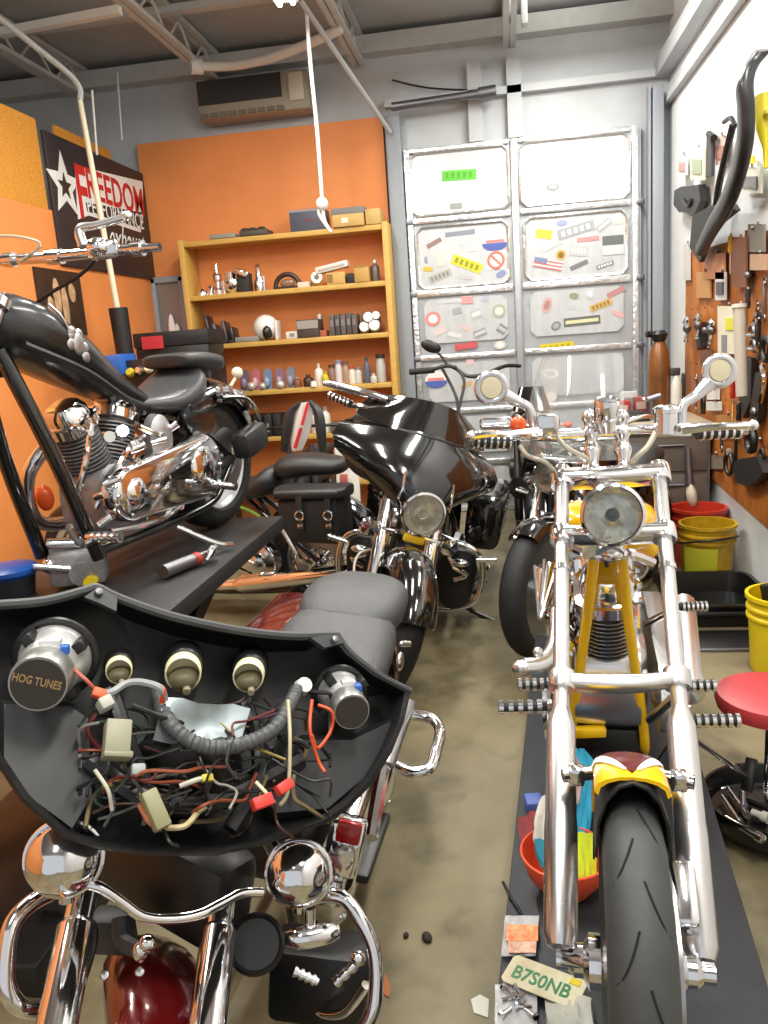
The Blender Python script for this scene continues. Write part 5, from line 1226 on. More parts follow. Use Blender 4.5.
MB().tube([PD(412, 372, 5.75), PD(430, 370, 5.7), PD(450, 366, 5.65), PD(468, 376, 5.6), PD(485, 374, 5.6), PD(505, 366, 5.65), PD(520, 366, 5.75)], .014).build('handlebar', SATIN, nk)
grip(nk, None, PD(410, 372, 5.76), PD(434, 370, 5.69), .022, RUBBER, False)
MB().tube([PD(448, 366, 5.66), PD(441, 356, 5.66), PD(434, 350, 5.66)], .009).ell(PD(431, 346.5, 5.66), (.075, .02, .042), (0, R(24), 0)).build('mirror', SATIN, nk)
for pts in ([PD(442, 368, 5.62), PD(451, 385, 5.6), PD(457, 400, 5.55), PD(458, 415, 5.5)], [PD(455, 366, 5.62), PD(464, 380, 5.58), PD(461, 400, 5.5), PD(456, 420, 5.45)]):
    hose(nk, None, pts, .011, SATIN)
MB(DM).ring_loft([sring((1.28-.1*t, 0, 1.08+.16*t), .13*(1-.4*t), .03, 2.6, 18, (0, 1, 0), (1, 0, 0)) for t in (0, .3, .6, 1)]).build('fly_screen', BLACK, nk)
for s_ in (1, -1): MB(DM).tube([(1.22, s_*.1, .96), (1.24, s_*.22, .96)], .010).ell((1.25, s_*.25, .96), (.04, .03, .025)).build('turn_signal', AMBER, nk)
# ================================================================== chrome cruiser with clear windshield behind the chopper
KM = place(.85, 5.20, 0, 29, 0)
kk = thing('motorcycle', 'chrome laden cruiser with a clear windshield right behind the yellow chopper', 'motorcycle', (.4, 4.7, 0))
basic_frame(kk, KM, BLACK, 1.1, .88)
tank(kk, KM, [(1.05, .90, .05, .05, 2.2), (.98, .90, .13, .1, 2.4), (.8, .90, .16, .11, 2.4), (.58, .82, .1, .06, 2.3), (.5, .78, .05, .03, 2.2)], BLACK)
seat(kk, KM, [(.55, .76, .06, .03, 2.4), (.4, .76, .17, .06, 2.6), (.1, .82, .17, .07, 2.6), (-.1, .82, .1, .04, 2.4)], LEATHER)
wheel(kk, KM, (0, 0, .32), .32, .15, 'spoke', .68, CHROME, 'rear_wheel', 1)
wheel(kk, KM, (1.46, 0, .345), .345, .13, 'solid', .74, ALU, 'front_wheel', 1)
fender(kk, KM, (0, 0, .33), .39, .2, -5, 130, BLACK, .1, 'rear_fender')
fender(kk, KM, (1.46, 0, .345), .375, .16, 60, 118, BLACK, .05, 'front_fender')
forks(kk, KM, (1.12, 0, .98), (1.46, 0, .345), .12, .024, .032, CHROME, CHROME)
yoke(kk, KM, (1.14, 0, .95), .16, .04, .04, CHROME, (-.45, 0, .87)); headlamp(kk, KM, (1.30, 0, .90), .085)
bars(kk, KM, [(.82, -.42, 1.12), (.98, -.34, 1.16), (1.12, -.1, 1.05), (1.12, .1, 1.05), (.98, .34, 1.16), (.82, .42, 1.12)])
for s_ in (1, -1): grip(kk, KM, (.72, s_*.47, 1.10), (.84, s_*.41, 1.13), .019)
vtwin(kk, KM, (.68, 0, .40), 1.05, CHROME, CHROME, ENGINE)
ws = MB(KM).sheet([[(1.20-.20*q-.10*u*u, u*(.27-.05*q**3), .96+.52*q) for u in [-1+2*j/12 for j in range(13)]] for q in [i/8 for i in range(9)]], .005).build('windshield', mat('clear_windshield', '#eef2f2', .04, 0, trans=.92, spec=.6), kk)
MB(KM).tube([(1.22-.10*u*u, u*.27, 1.07) for u in (-1, -.5, 0, .5, 1)], .009).build('windshield_bar', CHROME, ws)
for s_ in (1, -1):
    MB(KM).tube([(.88, s_*.1, .62), (.94, s_*.26, .58), (.93, s_*.36, .48), (.92, s_*.34, .32), (.9, s_*.14, .22)], .016).build('engine_guard', CHROME, kk)
    pegs(MB(KM), (.93, s_*.3, .44), (0, s_, .05), .13, .018, 4).build('highway_peg', CHROME, kk)
    pegs(MB(KM), (.75, s_*.2, .30), (0, s_, 0), .14, .018, 4).build('foot_peg', RUBBER, kk)
ky = MB(KM).tube([(1.28, -.14, .80), (1.3, -.2, .82)], .010).build('signal_stem', CHROME, kk)
MB(KM).lathe([(0, -.05), (.03, -.045), (.055, 0), (.058, .01), (0, .02)], (1.26, -.20, .82), (1, 0, 0), 24).build('passing_lamp', mat('dark_lamp', '#2a2b2c', .2, .5), ky)
random.seed(5)
mb = MB(KM)
for k in range(14):
    x = random.uniform(.7, 1.15); z = random.uniform(.45, .85); y = -random.uniform(.13, .26)
    mb = MB(KM).tube([(x, y, z), (x+.04, y-.02, z+.03), (x+.08, y+.02, z+random.uniform(-.05, .05))], random.uniform(.010, .02)).ell((x, y-.01, z), (.02, .02, .02))
    mb.build('engine_fitting', CHROME, kk)
# ================================================================== pine shelf and what stands on it
SY0, SY1 = 7.10, 7.41
SXL, SXR = -2.78, -.95
LV = {1: 2.60, 2: 2.135, 3: 1.70, 4: 1.265, 5: .84, 6: .40}
sh = thing('shelf_unit', 'tall open pine shelf unit against the orange back wall', 'shelf', ((SXL+SXR)/2, 7.25, 0))
for x in (SXL, SXR): MB().box((x, (SY0+SY1)/2, 1.31), (.05, SY1-SY0, 2.62), None, .004).build('side_panel', PINE, sh)
for k, z in LV.items(): MB().box(((SXL+SXR)/2, (SY0+SY1)/2+.002, z-.022), (SXR-SXL, SY1-SY0-.01, .044), None, .004).build('shelf_board', PINE, sh)
PXM = 7.3/F
def base(px, lv, y=7.2):
    p = PY(px, 300, y); p.z = LV[lv]; q = p.copy()
    # refine: the sight column meets the board height
    for _ in range(3):
        for yy in range(180, 460, 2):
            if PY(px, yy, y).z < LV[lv]: q = PY(px, yy, y); break
    return V((q.x, y, LV[lv]+.0015))
def bx(kind, cat, px, lv, w, h, d, hx, label, y=7.2, grp=None, lift=0, extra=None, rot=0, rough=.6, metal=0):
    b = base(px, lv, y)+V((0, 0, lift)); w *= PXM; h *= PXM
    t = thing(kind, label, cat, b, grp)
    MB().box(b+V((0, 0, h/2)), (w, d, h), (0, 0, R(rot)), min(.006, h*.2)).build('body', flat(hx, rough, metal), t)
    if extra:
        for nm, hx2, (u, v, ew, eh) in extra:
            MB().box(b+V((u*w, -d/2-.001, h*v)), (w*ew, .004, h*eh), (0, 0, 0)).build(nm, flat(hx2, .5), t)
    return t
def bottle(kind, px, lv, r, h, hx, cap, label, y=7.2, grp=None, neck=.45, metal=0, rough=.4):
    b = base(px, lv, y); r *= PXM; h *= PXM
    t = thing(kind, label, kind, b, grp)
    MB().lathe([(0, 0), (r*.95, 0), (r, .006), (r, h*.62), (r*.85, h*.72), (r*neck, h*.80), (r*neck, h*.88), (0, h*.88)], b, (0, 0, 1), 18).build('body', flat(hx, rough, metal), t)
    MB().lathe([(r*neck*1.15, h*.86), (r*neck*1.15, h), (0, h)], b, (0, 0, 1), 14).build('cap', flat(cap, .4, metal), t)
    return t
def chromebit(kind, px, lv, parts, label, y=7.2, cat='motorcycle part', grp=None):
    """parts: list of (name, [(radius_px, height_px)...], lean degrees, dx px)"""
    b = base(px, lv, y); t = thing(kind, label, cat, b, grp)
    for nm, prof, lean, dx in parts:
        ax = V((math.sin(R(lean)), 0, math.cos(R(lean))))
        MB().lathe([(r*PXM, h*PXM) for r, h in prof], b+V((dx*PXM, 0, 0)), ax, 18).build(nm, CHROME, t)
    return t
# top board
bx('tray', 'tray', 226, 1, 26, 4, .2, '#8d8a80', 'flat grey tray lying on the left end of the shelf top')
t = bx('parts_tray', 'tray', 257, 1, 28, 5, .2, '#4a443c', 'dark low tray of parts on the shelf top beside the grey tray')
for k, dx in enumerate((-.09, -.02, .06)): MB().ell(base(257, 1)+V((dx, -.03, .055)), (.04, .05, .022)).build('lump', flat('#332f2b', .6), t)
bx('box', 'box', 311, 1, 34, 20, .22, '#4b4f5c', 'dark blue grey box on the shelf top behind the rope', extra=[('lid_edge', '#8f8a92', (0, .94, 1.01, .1)), ('print', '#6b3a40', (.1, .5, .35, .1))], y=7.26)
bx('cardboard_box', 'box', 351, 1, 30, 11, .24, '#c9a564', 'low cardboard box on the shelf top right of the rope', extra=[('sticker', '#e5dcc4', (-.1, .5, .2, .4))])
bx('tool_case', 'case', 351, 1, 32, 6, .2, '#7a7a78', 'flat grey tool case lying on the low cardboard box', lift=11*PXM+.001)
bx('wood_block', 'block', 375, 1, 14, 14, .2, '#bfa05c', 'pale block at the right end of the shelf top')
# second board
chromebit('chrome_cup', 203, 2, [('body', [(0, 0), (5, 0), (5, 3), (3, 6), (0, 7)], 0, 0)], 'lowest chrome cap at the left end of the second shelf')
chromebit('chrome_stub', 211, 2, [('body', [(0, 0), (3.5, 0), (3, 5), (4, 8), (0, 10)], 0, 0)], 'small chrome knob left of the tall chrome riser, second shelf')
chromebit('chrome_riser', 219, 2, [('base', [(0, 0), (5, 0), (5, 4), (3, 6), (3, 12), (5, 14), (5, 18), (2.5, 20), (2, 29), (0, 29)], 0, 0), ('foot', [(0, 0), (2.5, 0), (2.5, 12), (0, 12)], 0, 6)], 'tall chrome riser with a thin top at the left of the second shelf')
chromebit('chrome_headlamp_shell', 234, 2, [('shell', [(0, 0), (4, 0), (8, 4), (9, 9), (8, 13), (0, 14)], 0, 0), ('stub', [(0, 12), (5, 12), (6, 20), (0, 20)], 0, -2)], 'round chrome lamp shell standing beside the tall chrome riser')
t = bx('black_bracket', 'motorcycle part', 246, 2, 12, 18, .12, '#2a2927', 'dark bracket with a tilted chrome plate, second shelf'); MB().box(base(246, 2)+V((0, -.08, 18*PXM)), (.12, .02, .05), (0, R(25), 0), .008).build('chrome_plate', CHROME, t)
chromebit('chrome_fork_cup', 260, 2, [('cup', [(0, 0), (4.5, 0), (5, 8), (3, 12), (2.5, 22), (3.2, 24), (0, 26)], 0, 0), ('stud', [(0, 0), (1.6, 0), (1.6, 14), (0, 14)], 0, 5)], 'slender chrome cup and stud left of the dark goggles')
gb = base(288, 2); t = thing('goggles', 'dark round goggles standing on the middle of the second shelf', 'goggles', gb)
MB().torus(gb+V((0, 0, .015)), (0, 1, 0), .11, .022, 24, 8, 0, PI, upv=(0, 0, 1)).build('frame', flat('#3a2a22', .5), t); MB().box(gb+V((0, 0, .012)), (.25, .06, .02), None, .005).build('strap', flat('#2a2321', .7), t)
MB().ell(gb+V((0, .01, .05)), (.07, .02, .04)).build('lens', flat('#8a6a52', .2), t)
bx('white_box', 'box', 305, 2, 12, 5, .1, '#cfc9b8', 'small low white box right of the goggles')
t = thing('white_roll', 'white round roll lying on the second shelf before the tilted white tube', 'roll', base(317, 2)); b = base(317, 2)
MB().lathe([(.02, -.06), (.05, -.06), (.055, 0), (.05, .06), (.02, .06)], b+V((0, 0, .066)), (.3, -1, .15), 20).build('roll', flat('#dedbd2', .5), t); MB().lathe([(0, .0), (.022, 0), (.022, .002), (0, .004)], b+V((.018, -.06, .076)), (.3, -1, .15), 14).build('core', flat('#6a655c', .6), t)
bx('carton', 'box', 338, 2, 18, 11, .18, '#c8a25c', 'small open tan carton under the tilted white box', extra=[('dark_flap', '#8b6a38', (-.3, .5, .3, .7))])  # flap is a darker brown patch on the carton front
b = base(334, 2)+V((0, 0, .10)); t = thing('long_white_box', 'long white box lying tilted across the small tan carton', 'box', b); MB().box(b+V((0, 0, .05)), (.29, .12, .055), (0, R(-9), 0), .005).build('body', flat('#d9d6cf', .5), t); MB().box(b+V((0, -.062, .045)), (.24, .003, .02), (0, R(-9), 0)).build('label', flat('#b5a9a0', .5), t)
bx('black_wedge', 'motorcycle part', 354, 2, 11, 9, .15, '#2b2622', 'dark wedge between the two tan cartons')
bx('carton', 'box', 364, 2, 14, 15, .2, '#c59c55', 'upright tan carton near the right end of the second shelf', extra=[('flap', '#a57f41', (0, .95, 1.0, .1))])
bottle('chrome_flask', 376, 2, 4, 20, '#6c6660', '#e2e0da', 'slim dark flask with a bright top at the right end of the second shelf', metal=.4)
# third board
for k, (px, h, hx, lab) in enumerate(((212, 27, '#4c4a4c', 'tall grey plate leaning at the left end of the third shelf'), (219, 18, '#6a686a', 'second grey plate from the left on the third shelf'), (228, 20, '#59575a', 'third leaning plate, left of the flat grey cases'), (235, 14, '#47454a', 'short dark plate leaning right of the other plates'))):
    b = base(px, 3)+V((0, 0, .012)); t = thing('metal_plate', lab, 'plate', b, 'leaning plates on the third shelf'); MB().box(b+V((0, .02, h*PXM/2)), (.03, .17, h*PXM), (R(-6), R(-10), 0), .006).build('plate', flat(hx, .35, .7), t); MB().box(b+V((.0, -.07, .001)), (.05, .06, .024), None, .004).build('foot', flat('#2d2b2c', .6), t)
bx('flat_case', 'case', 250, 3, 24, 5, .18, '#8b857c', 'flat grey case lying left of the white helmet')
hb2 = base(268, 3); t = thing('helmet', 'white open helmet with a dark visor on the third shelf', 'helmet', hb2)
MB().ell(hb2+V((-.01, .02, .115)), (.115, .12, .115), None, 22, 12).build('shell', flat('#e3e1da', .2), t)
MB().ell(hb2+V((.02, -.06, .07)), (.045, .06, .07)).build('visor', flat('#2c2622', .2), t); MB().box(hb2+V((.10, .01, .085)), (.03, .14, .17), None, .01).build('side_plate', flat('#d8d6d2', .3), t)
bx('white_box', 'box', 294, 3, 12, 7, .12, '#dcdad2', 'low white box just right of the white helmet', extra=[('label', '#8f8c86', (0, .5, .4, .5))])
bx('white_carton', 'box', 301, 3, 6, 5, .1, '#e7e5de', 'tiny white carton beside the low white box', y=7.17)
t = bx('parts_box', 'box', 311, 3, 22, 17, .2, '#4a3e38', 'dark parts box with a grey lid on the third shelf', extra=[('grey_label', '#9a948c', (0, .72, .95, .45))])
bx('red_block', 'box', 325, 3, 7, 6, .12, '#a85a40', 'small red block before the upright white strip'); t = bx('white_strip', 'motorcycle part', 322, 3, 3, 22, .1, '#c9c4ba', 'upright white strip between the dark parts box and the cassettes', y=7.3)
for k in range(5):
    bx('cassette', 'cassette', 334.5+5.6*k, 3, 5, 19+(k % 2), .17, ['#5a5250', '#4a4442', '#625a56', '#514a48', '#5d5552'][k], ['first', 'second', 'third', 'fourth', 'last'][k]+' upright grey cassette from the left in the row on the third shelf', grp='upright cassettes on the third shelf', extra=[('spine_label', '#7f7772', (0, .6, .6, .3))])
b = base(371, 3); t = thing('gauge_bundle', 'bundle of pale round gauges at the right end of the third shelf', 'gauges', b)
for dx, dz, r in ((-.05, .05, .05), (.04, .06, .055), (-.01, .13, .05), (.06, .14, .04)): MB().lathe([(0, 0), (r, 0), (r, .04), (r*.85, .05), (0, .05)], b+V((dx, -.02, dz)), (.1, -1, .2), 18).build('gauge', flat('#a9a5a0', .3, .4), t)
MB().box(b+V((0, .06, .09)), (.17, .06, .18), None, .01).build('backing_box', flat('#6d655e', .6), t)
# fourth board
for k, (px, hx, hx2, lab) in enumerate(((245, '#6d5a70', '#8c7b92', 'first, purple'), (256, '#b06670', '#cfa0a4', 'second, pink'), (268, '#5d6f8e', '#8c9ab2', 'third, blue'), (280, '#775268', '#a08496', 'fourth, plum'), (291, '#666a78', '#8e93a0', 'last, slate grey'))):
    b = base(px, 4); t = thing('blister_pack', lab+' blister pack in the row on the fourth shelf', 'package', b, 'blister packs on the fourth shelf')
    w_ = 9*PXM; h_ = 20*PXM
    MB().prism([b+V((x, .0+.05*(z/h_), z)) for x, z in ((-w_/2, 0), (w_/2, 0), (w_/2, h_*.8), (w_*.25, h_), (-w_*.25, h_), (-w_/2, h_*.8))], (0, .012, 0)).build('card', flat(hx, .4), t)
    MB().ell(b+V((0, -.005, h_*.36)), (w_*.36, .03, h_*.26)).build('blister', flat(hx2, .2), t)
for px, r, hx, lab in ((252, 4.2, '#cfcabb', 'white knob in front of the pink blister pack'), (263, 3.6, '#b9b8b0', 'small grey knob in front of the blue blister pack'), (281, 4, '#d6d4cc', 'white knob in front of the plum blister pack')):
    b = base(px, 4, 7.12); t = thing('shift_ball', lab.replace('knob', 'ball'), 'ball', b, 'balls before the blister packs'); MB().ell(b+V((0, 0, r*PXM)), (r*PXM,)*3).build('ball', flat(hx, .25, .3), t); MB().cyl(b, b+V((0, 0, .02)), .02).build('foot', flat('#6a6862', .4, .5), t)
bottle('jar', 298, 4, 4, 10, '#7c4a34', '#a8978a', 'small brown jar right of the blister packs'); bottle('jar', 309, 4, 5, 12, '#3c2b25', '#5a443a', 'dark jar left of the white squeeze bottle'); b = base(314, 4, 7.12); t = thing('white_stopper', 'white bottle stopper lying before the dark jar', 'stopper', b); MB().lathe([(0, 0), (.03, 0), (.03, .03), (.022, .05), (0, .05)], b, (0, 0, 1), 16).build('cap', flat('#e4e0d4', .3), t)
bottle('squeeze_bottle', 320, 4, 4.5, 22, '#dedad0', '#c8c4ba', 'white squeeze bottle with a pointed tip on the fourth shelf', neck=.3); bottle('squeeze_bottle', 326, 4, 3.2, 14, '#cdb811', '#b8a410', 'small yellow squeeze bottle beside the white one', y=7.14, neck=.5)
for px, r, h, hx, cap, lab in ((333, 4, 20, '#8a6a5c', '#4a3a34', 'brown spray can right of the yellow squeeze bottle'), (340, 3.8, 24, '#cfcbd0', '#8a90a4', 'tall white spray can with a blue grey cap'), (347, 4, 22, '#a88a70', '#6d5a50', 'tan spray can left of the orange-capped can'), (353, 3.6, 17, '#d9d4c8', '#b6502e', 'short white can with an orange cap'), (359, 4, 16, '#c8c4bc', '#8c867e', 'pale can left of the tall blue bottle')):
    bottle('spray_can', px, 4, r, h, hx, cap, lab, grp='spray cans on the fourth shelf', neck=.7, y=7.22)
bottle('tall_bottle', 368, 4, 3.2, 25, '#5c6878', '#48525f', 'tall slim blue grey bottle on the fourth shelf'); bottle('small_jar', 374, 4, 3.2, 9, '#c9c4b6', '#d9d5ca', 'tiny pale jar between the blue grey bottle and the silver can', y=7.13); bottle('silver_can', 382, 4, 5, 27, '#bfbdb8', '#35302c', 'silver can with a dark cap at the right end of the fourth shelf', neck=.8)
# fifth board
for k, (px, w, lab) in enumerate(((252, 9, 'leftmost black box on the fifth shelf'), (262, 9, 'black box with a white label on the fifth shelf'), (272, 8, 'third black box on the fifth shelf'), (281, 8, 'rightmost black box in the row on the fifth shelf'))):
    bx('black_box', 'box', px, 5, w, 22, .2, '#1f1c1b', lab, grp='black boxes on the fifth shelf', extra=[('label', '#bdb8ac', (0, .5, .6, .5))] if k == 1 else ([('label', '#8b857b', (0, .4, .3, .4))] if k == 2 else None))
bottle('oil_bottle', 317, 5, 5, 24, '#cfcabc', '#a8442e', 'pale oil bottle behind the grey fork blades', neck=.4); bottle('oil_bottle', 327, 5, 5, 26, '#d9d6cc', '#8d8a82', 'taller pale oil bottle left of the black fairing, fifth shelf', neck=.4); bottle('oil_bottle', 309, 5, 4, 20, '#a88a78', '#5a4a40', 'tan oil bottle behind the red and white nose', neck=.4)
bottle('oil_bottle', 360, 5, 4, 22, '#3c8a94', '#d8d4cc', 'teal bottle just above the black fairing, fifth shelf', neck=.4); bx('box', 'box', 343, 5, 20, 10, .2, '#6a5a50', 'brown box behind the black fairing on the fifth shelf')
# ================================================================== bench and pegboard, right side
BT = .93
bn = thing('workbench', 'brown fronted workbench in the far right corner', 'workbench', (1.08, 6.35, 0))
BRN = mat('brown_cabinet', '#6a5f57', .5, 0, .15, 6)
MB().box((1.06, 6.36, BT-.02), (.71, 1.30, .04), None, .006).build('worktop', mat('scuffed_beige_top', '#a89c88', .45, 0, .3, 7), bn)
MB().box((1.07, 6.38, .44), (.66, 1.22, .87)).build('cabinet', BRN, bn)
for k, z in enumerate((.16, .44, .72)):
    d_ = MB().box((1.07, 5.765, z), (.62, .02, .25), None, .005).build('drawer', BRN, bn)
    MB().cyl((.92, 5.745, z+.06), (1.22, 5.745, z+.06), .010, n=8).build('handle', STEEL, d_)
def B(px, py): return PZ(px, py, BT)
def bpt(px, y): 
    p = PY(px, 420, y); p.z = BT; return p
def pxh(h, y): return h*y/F
AMB = mat('brown_amber_cylinder', '#8a5a32', .3, .2, .4, 5)
b = bpt(659, 6.55); t = thing('gas_cylinder', 'tall brown gas cylinder with a dark valve standing at the back of the bench', 'cylinder', b)
MB().lathe([(0, 0), (.075, 0), (.08, .02), (.085, .30), (.075, .46), (.05, .53), (.03, .56), (0, .56)], b, (0, 0, 1), 24).build('body', AMB, t); MB().lathe([(0, .55), (.05, .55), (.055, .575), (.07, .60), (.04, .63), (0, .63)], b, (0, 0, 1), 20).cyl(b+V((0, 0, .59)), b+V((-.10, -.02, .61)), .025).build('valve', SATIN, t)
b = bpt(676, 6.5); t = thing('spray_bottle', 'white spray bottle right of the brown gas cylinder', 'bottle', b); MB().lathe([(0, 0), (.04, 0), (.042, .2), (.03, .25), (.018, .28), (0, .28)], b, (0, 0, 1), 18).build('body', flat('#d6d6cc', .4), t); MB().box(b+V((-.01, 0, .31)), (.075, .03, .06), None, .008).build('trigger_head', flat('#3a3a3a', .5), t)
b = bpt(690, 6.75); t = thing('black_can', 'dark square can in the back corner of the bench', 'can', b); MB().box(b+V((0, 0, .14)), (.12, .12, .28), None, .01).build('body', SATIN, t); MB().cyl(b+V((0, 0, .28)), b+V((0, 0, .32)), .03).build('cap', SATIN, t)
def bbox(kind, cat, px, y, w, h, d, hx, label, dz=0, lab2=None):
    b = bpt(px, y)+V((0, 0, dz)); t = thing(kind, label, cat, b); MB().box(b+V((0, 0, h/2)), (w, d, h), None, .006).build('body', flat(hx, .5), t)
    MB().box(b+V((0, -d/2-.001, h*.55)), (w*.7, .004, h*.4)).build('label', flat(lab2 or '#a9a49a', .5), t)
bbox('red_box', 'box', 619, 6.4, .16, .12, .14, '#a3362c', 'red box on the bench behind the clear windshield', 0, '#c8c0b8'); bbox('red_tin', 'tin', 640, 6.45, .10, .14, .10, '#8e4038', 'dark red tin on the bench left of the gas cylinder', 0, '#b89a94')
bbox('black_tray', 'tray', 629, 6.15, .20, .06, .2, '#232325', 'black tray on the front of the bench', 0, '#4a4a4c'); bbox('white_box', 'box', 629, 6.5, .12, .18, .08, '#b9bcbc', 'pale box at the back of the bench behind the black tray', 0, '#8b9298')
bbox('black_case', 'case', 636, 6.05, .18, .05, .16, '#2d2c2c', 'low black case at the front edge of the bench', 0, '#3c3c3c')
b = bpt(651, 6.3); t = thing('chrome_air_tool', 'small chrome air tool standing before the gas cylinder', 'tool', b); MB().cyl(b, b+V((0, 0, .12)), .03).cyl(b+V((-.04, 0, .12)), b+V((.07, 0, .15)), .026).build('body', STEEL, t); MB().ell(b+V((-.05, -.02, .13)), (.025, .025, .02)).build('chuck', CHROME, t)
# pegboard
PGM = mat('worn_orange_pegboard', '#c87a2c', .6, 0, .5, 4.5, col2='#8a4f22', detail=8)
pg = thing('pegboard', 'worn orange pegboard covering the right wall', 'pegboard', (XR-.012, 5.4, 1.3))
MB().prism([(XR-.022, 6.72, .56), (XR-.022, 3.4, .40), (XR-.022, 3.4, 2.02), (XR-.022, 6.72, 2.12)], (.020, 0, 0)).build('board', PGM, pg)
mb = MB()
for y in [3.5+.2*i for i in range(17)]:
    for z in [.7+.2*j for j in range(7)]: mb.box((XR-.0225, y, z), (.003, .014, .014))
mb.build('peg_holes', flat('#3a2414', .8), pg)
WX = XR-.03
def W(px, py, off=0.0): return PX(px, py, WX-off)
def wsz(px, py): p = W(px, py); return p.y/F*1.02
def hung(kind, cat, label, hook=None, grp=None, at=None):
    t = thing(kind, label, cat, W(*at), grp)
    if hook: MB().tube([W(hook[0], hook[1], -.006), W(hook[0], hook[1], .03), W(hook[0], hook[1]-2, .045)], .006, n=6).build('hook', STEEL, t)
    return t
def slab(pts, d, off=0.0): return MB().prism([W(x, y, off) for x, y in pts], (-d, 0, 0))
# big black fender strut hung above the board
t = hung('fender_strut', 'motorcycle part', 'long curved black fender strut hung high on the white wall', (742, 120), at=(725, 190))
P = [W(763, 50, .10), W(753, 64, .14), W(745, 84, .18), W(746, 110, .17), W(745, 140, .16), W(738, 172, .15), W(727, 202, .15), W(712, 228, .15), W(701, 250, .14)]
ctr = catmull(P, 6); rings = []
for i, p in enumerate(ctr):
    q = i/(len(ctr)-1); tn = (ctr[min(i+1, len(ctr)-1)]-ctr[max(i-1, 0)]).normalized(); sd = tn.cross(V((1, 0, 0))).normalized(); w_ = .04+.035*math.sin(PI*q)
    rings.append(sring(p, .035, w_, 3, 14, (1, 0, 0), sd))
st = MB().ring_loft(rings).build('strut', mat('scuffed_grey_black', '#232427', .32, .1, .4, 8), t)
MB().tube([W(733, 125, .05), W(727, 150, .06), W(720, 180, .06), W(716, 205, .06)], .022).build('inner_tube', SATIN, t)
MB().tube([W(724, 122, .05), W(731, 118, .05), W(735, 126, .05)], .014).build('tab', SATIN, t)
slab([(697, 215), (716, 205), (737, 204), (741, 210), (722, 225), (712, 243), (704, 262), (694, 247)], .03, .07).build('lower_panel', mat('dark_strut_panel', '#141313', .5), t)
t = hung('black_clamp', 'motorcycle part', 'black cast clamp left of the long fender strut', (694, 180), at=(690, 195)); slab([(681, 190), (688, 186), (706, 184), (708, 200), (700, 216), (692, 210), (686, 212), (680, 204)], .05).build('body', mat('deep_black', '#0c0c0d', .45), t); MB().tube([W(684, 200, .05), W(688, 206, .06), W(692, 200, .055)], .014).build('arm', SATIN, t)
t = hung('shock_absorber', 'motorcycle part', 'slim dark shock absorber hung beside the fender strut', (713, 140), at=(712, 165)); MB().cyl(W(711, 136, .05), W(710, 176, .05), .028).build('body', flat('#5c5d60', .4, .3), t); MB().cyl(W(709, 134, .05), W(714, 138, .05), .022).build('eye', SATIN, t)
NCARD = [0]
def card(px, py, w, h, hx, kind, cat, label, hx2=None, skew=0, blob=None):
    t = hung(kind, cat, label, (px, py-h/2-1), at=(px, py)); a, b2 = w/2, h/2; NCARD[0] += 1; of = .016*(NCARD[0] % 3)
    slab([(px-a, py-b2-skew), (px+a, py-b2+skew), (px+a, py+b2+skew), (px-a, py+b2-skew)], .012, of).build('card', flat(hx, .5), t)
    if hx2: slab([(px-a*.7, py-b2*.3), (px+a*.7, py-b2*.3), (px+a*.7, py+b2*.6), (px-a*.7, py+b2*.6)], .018, of+.002).build('blister', flat(hx2, .3), t)
card(684, 165, 8, 20, '#d8d4d0', 'hang_card', 'package', 'white hanging card at the far left above the board', '#b58a84'); card(699, 164, 14, 32, '#cfcfb8', 'hang_card', 'package', 'pale hanging card behind the black clamp', '#8d9a78'); card(722, 150, 12, 30, '#c9b5ac', 'hang_card', 'package', 'pinkish hanging card behind the fender strut', '#a87a70')
card(752, 180, 22, 26, '#d6d4c6', 'hang_card', 'package', 'large white hanging card with a dark picture right of the strut', '#54504a'); card(750, 160, 10, 8, '#e0d31a', 'price_card', 'card', 'small yellow card above the large white card')
t = hung('yellow_funnel', 'funnel', 'yellow plastic funnel half out of frame high on the wall', None, at=(763, 140)); MB().lathe([(.02, 0), (.03, .10), (.09, .20), (.095, .36), (.08, .36), (.02, .1)], W(766, 168, .05), (0, .15, 1), 22, sx=.5, sy=.5).build('body', flat('#d2c21e', .4), t); MB().box(W(768, 112, .06), (.04, .06, .03), None, .006).build('handle', flat('#b9a916', .4), t)
card(688, 262, 6, 36, '#c9c8c2', 'thin_rule', 'rule', 'thin pale rule hanging at the left edge of the board')
card(716, 266, 20, 26, '#c98a5a', 'leather_patch', 'patch', 'tan leather patch hanging below the fender strut'); card(741, 262, 14, 50, '#7c4a2c', 'leather_strap', 'strap', 'wide brown leather strap hanging beside the tan patch'); card(752, 250, 10, 40, '#8c5a34', 'leather_strap', 'strap', 'lighter brown strap left of the grey pad')
card(758, 238, 16, 28, '#77726c', 'grey_pad', 'pad', 'grey rounded pad hanging at the right of the board'); card(760, 262, 16, 16, '#b08e72', 'tan_pouch', 'pouch', 'tan pouch hanging directly below the grey pad')
card(705, 285, 14, 26, '#bb8a50', 'cardboard_piece', 'card', 'tan cardboard piece hanging left of the chrome package'); card(722, 286, 10, 28, '#d3d4d6', 'chrome_package', 'package', 'white package with a dark blue stripe in the upper middle of the board', '#34384a')
card(729, 330, 19, 48, '#dcd9c2', 'parts_bag', 'package', 'white parts bag with a yellow sticker hanging on the board', None); slab([(726, 318), (735, 318), (735, 330), (726, 330)], .004, .045).build('sticker', flat('#d8d62a', .4), bpy.data.objects['parts_bag'])
slab([(722, 335), (727, 335), (727, 352), (722, 352)], .004, .045).build('label', flat('#7c828a', .4), bpy.data.objects['parts_bag'])
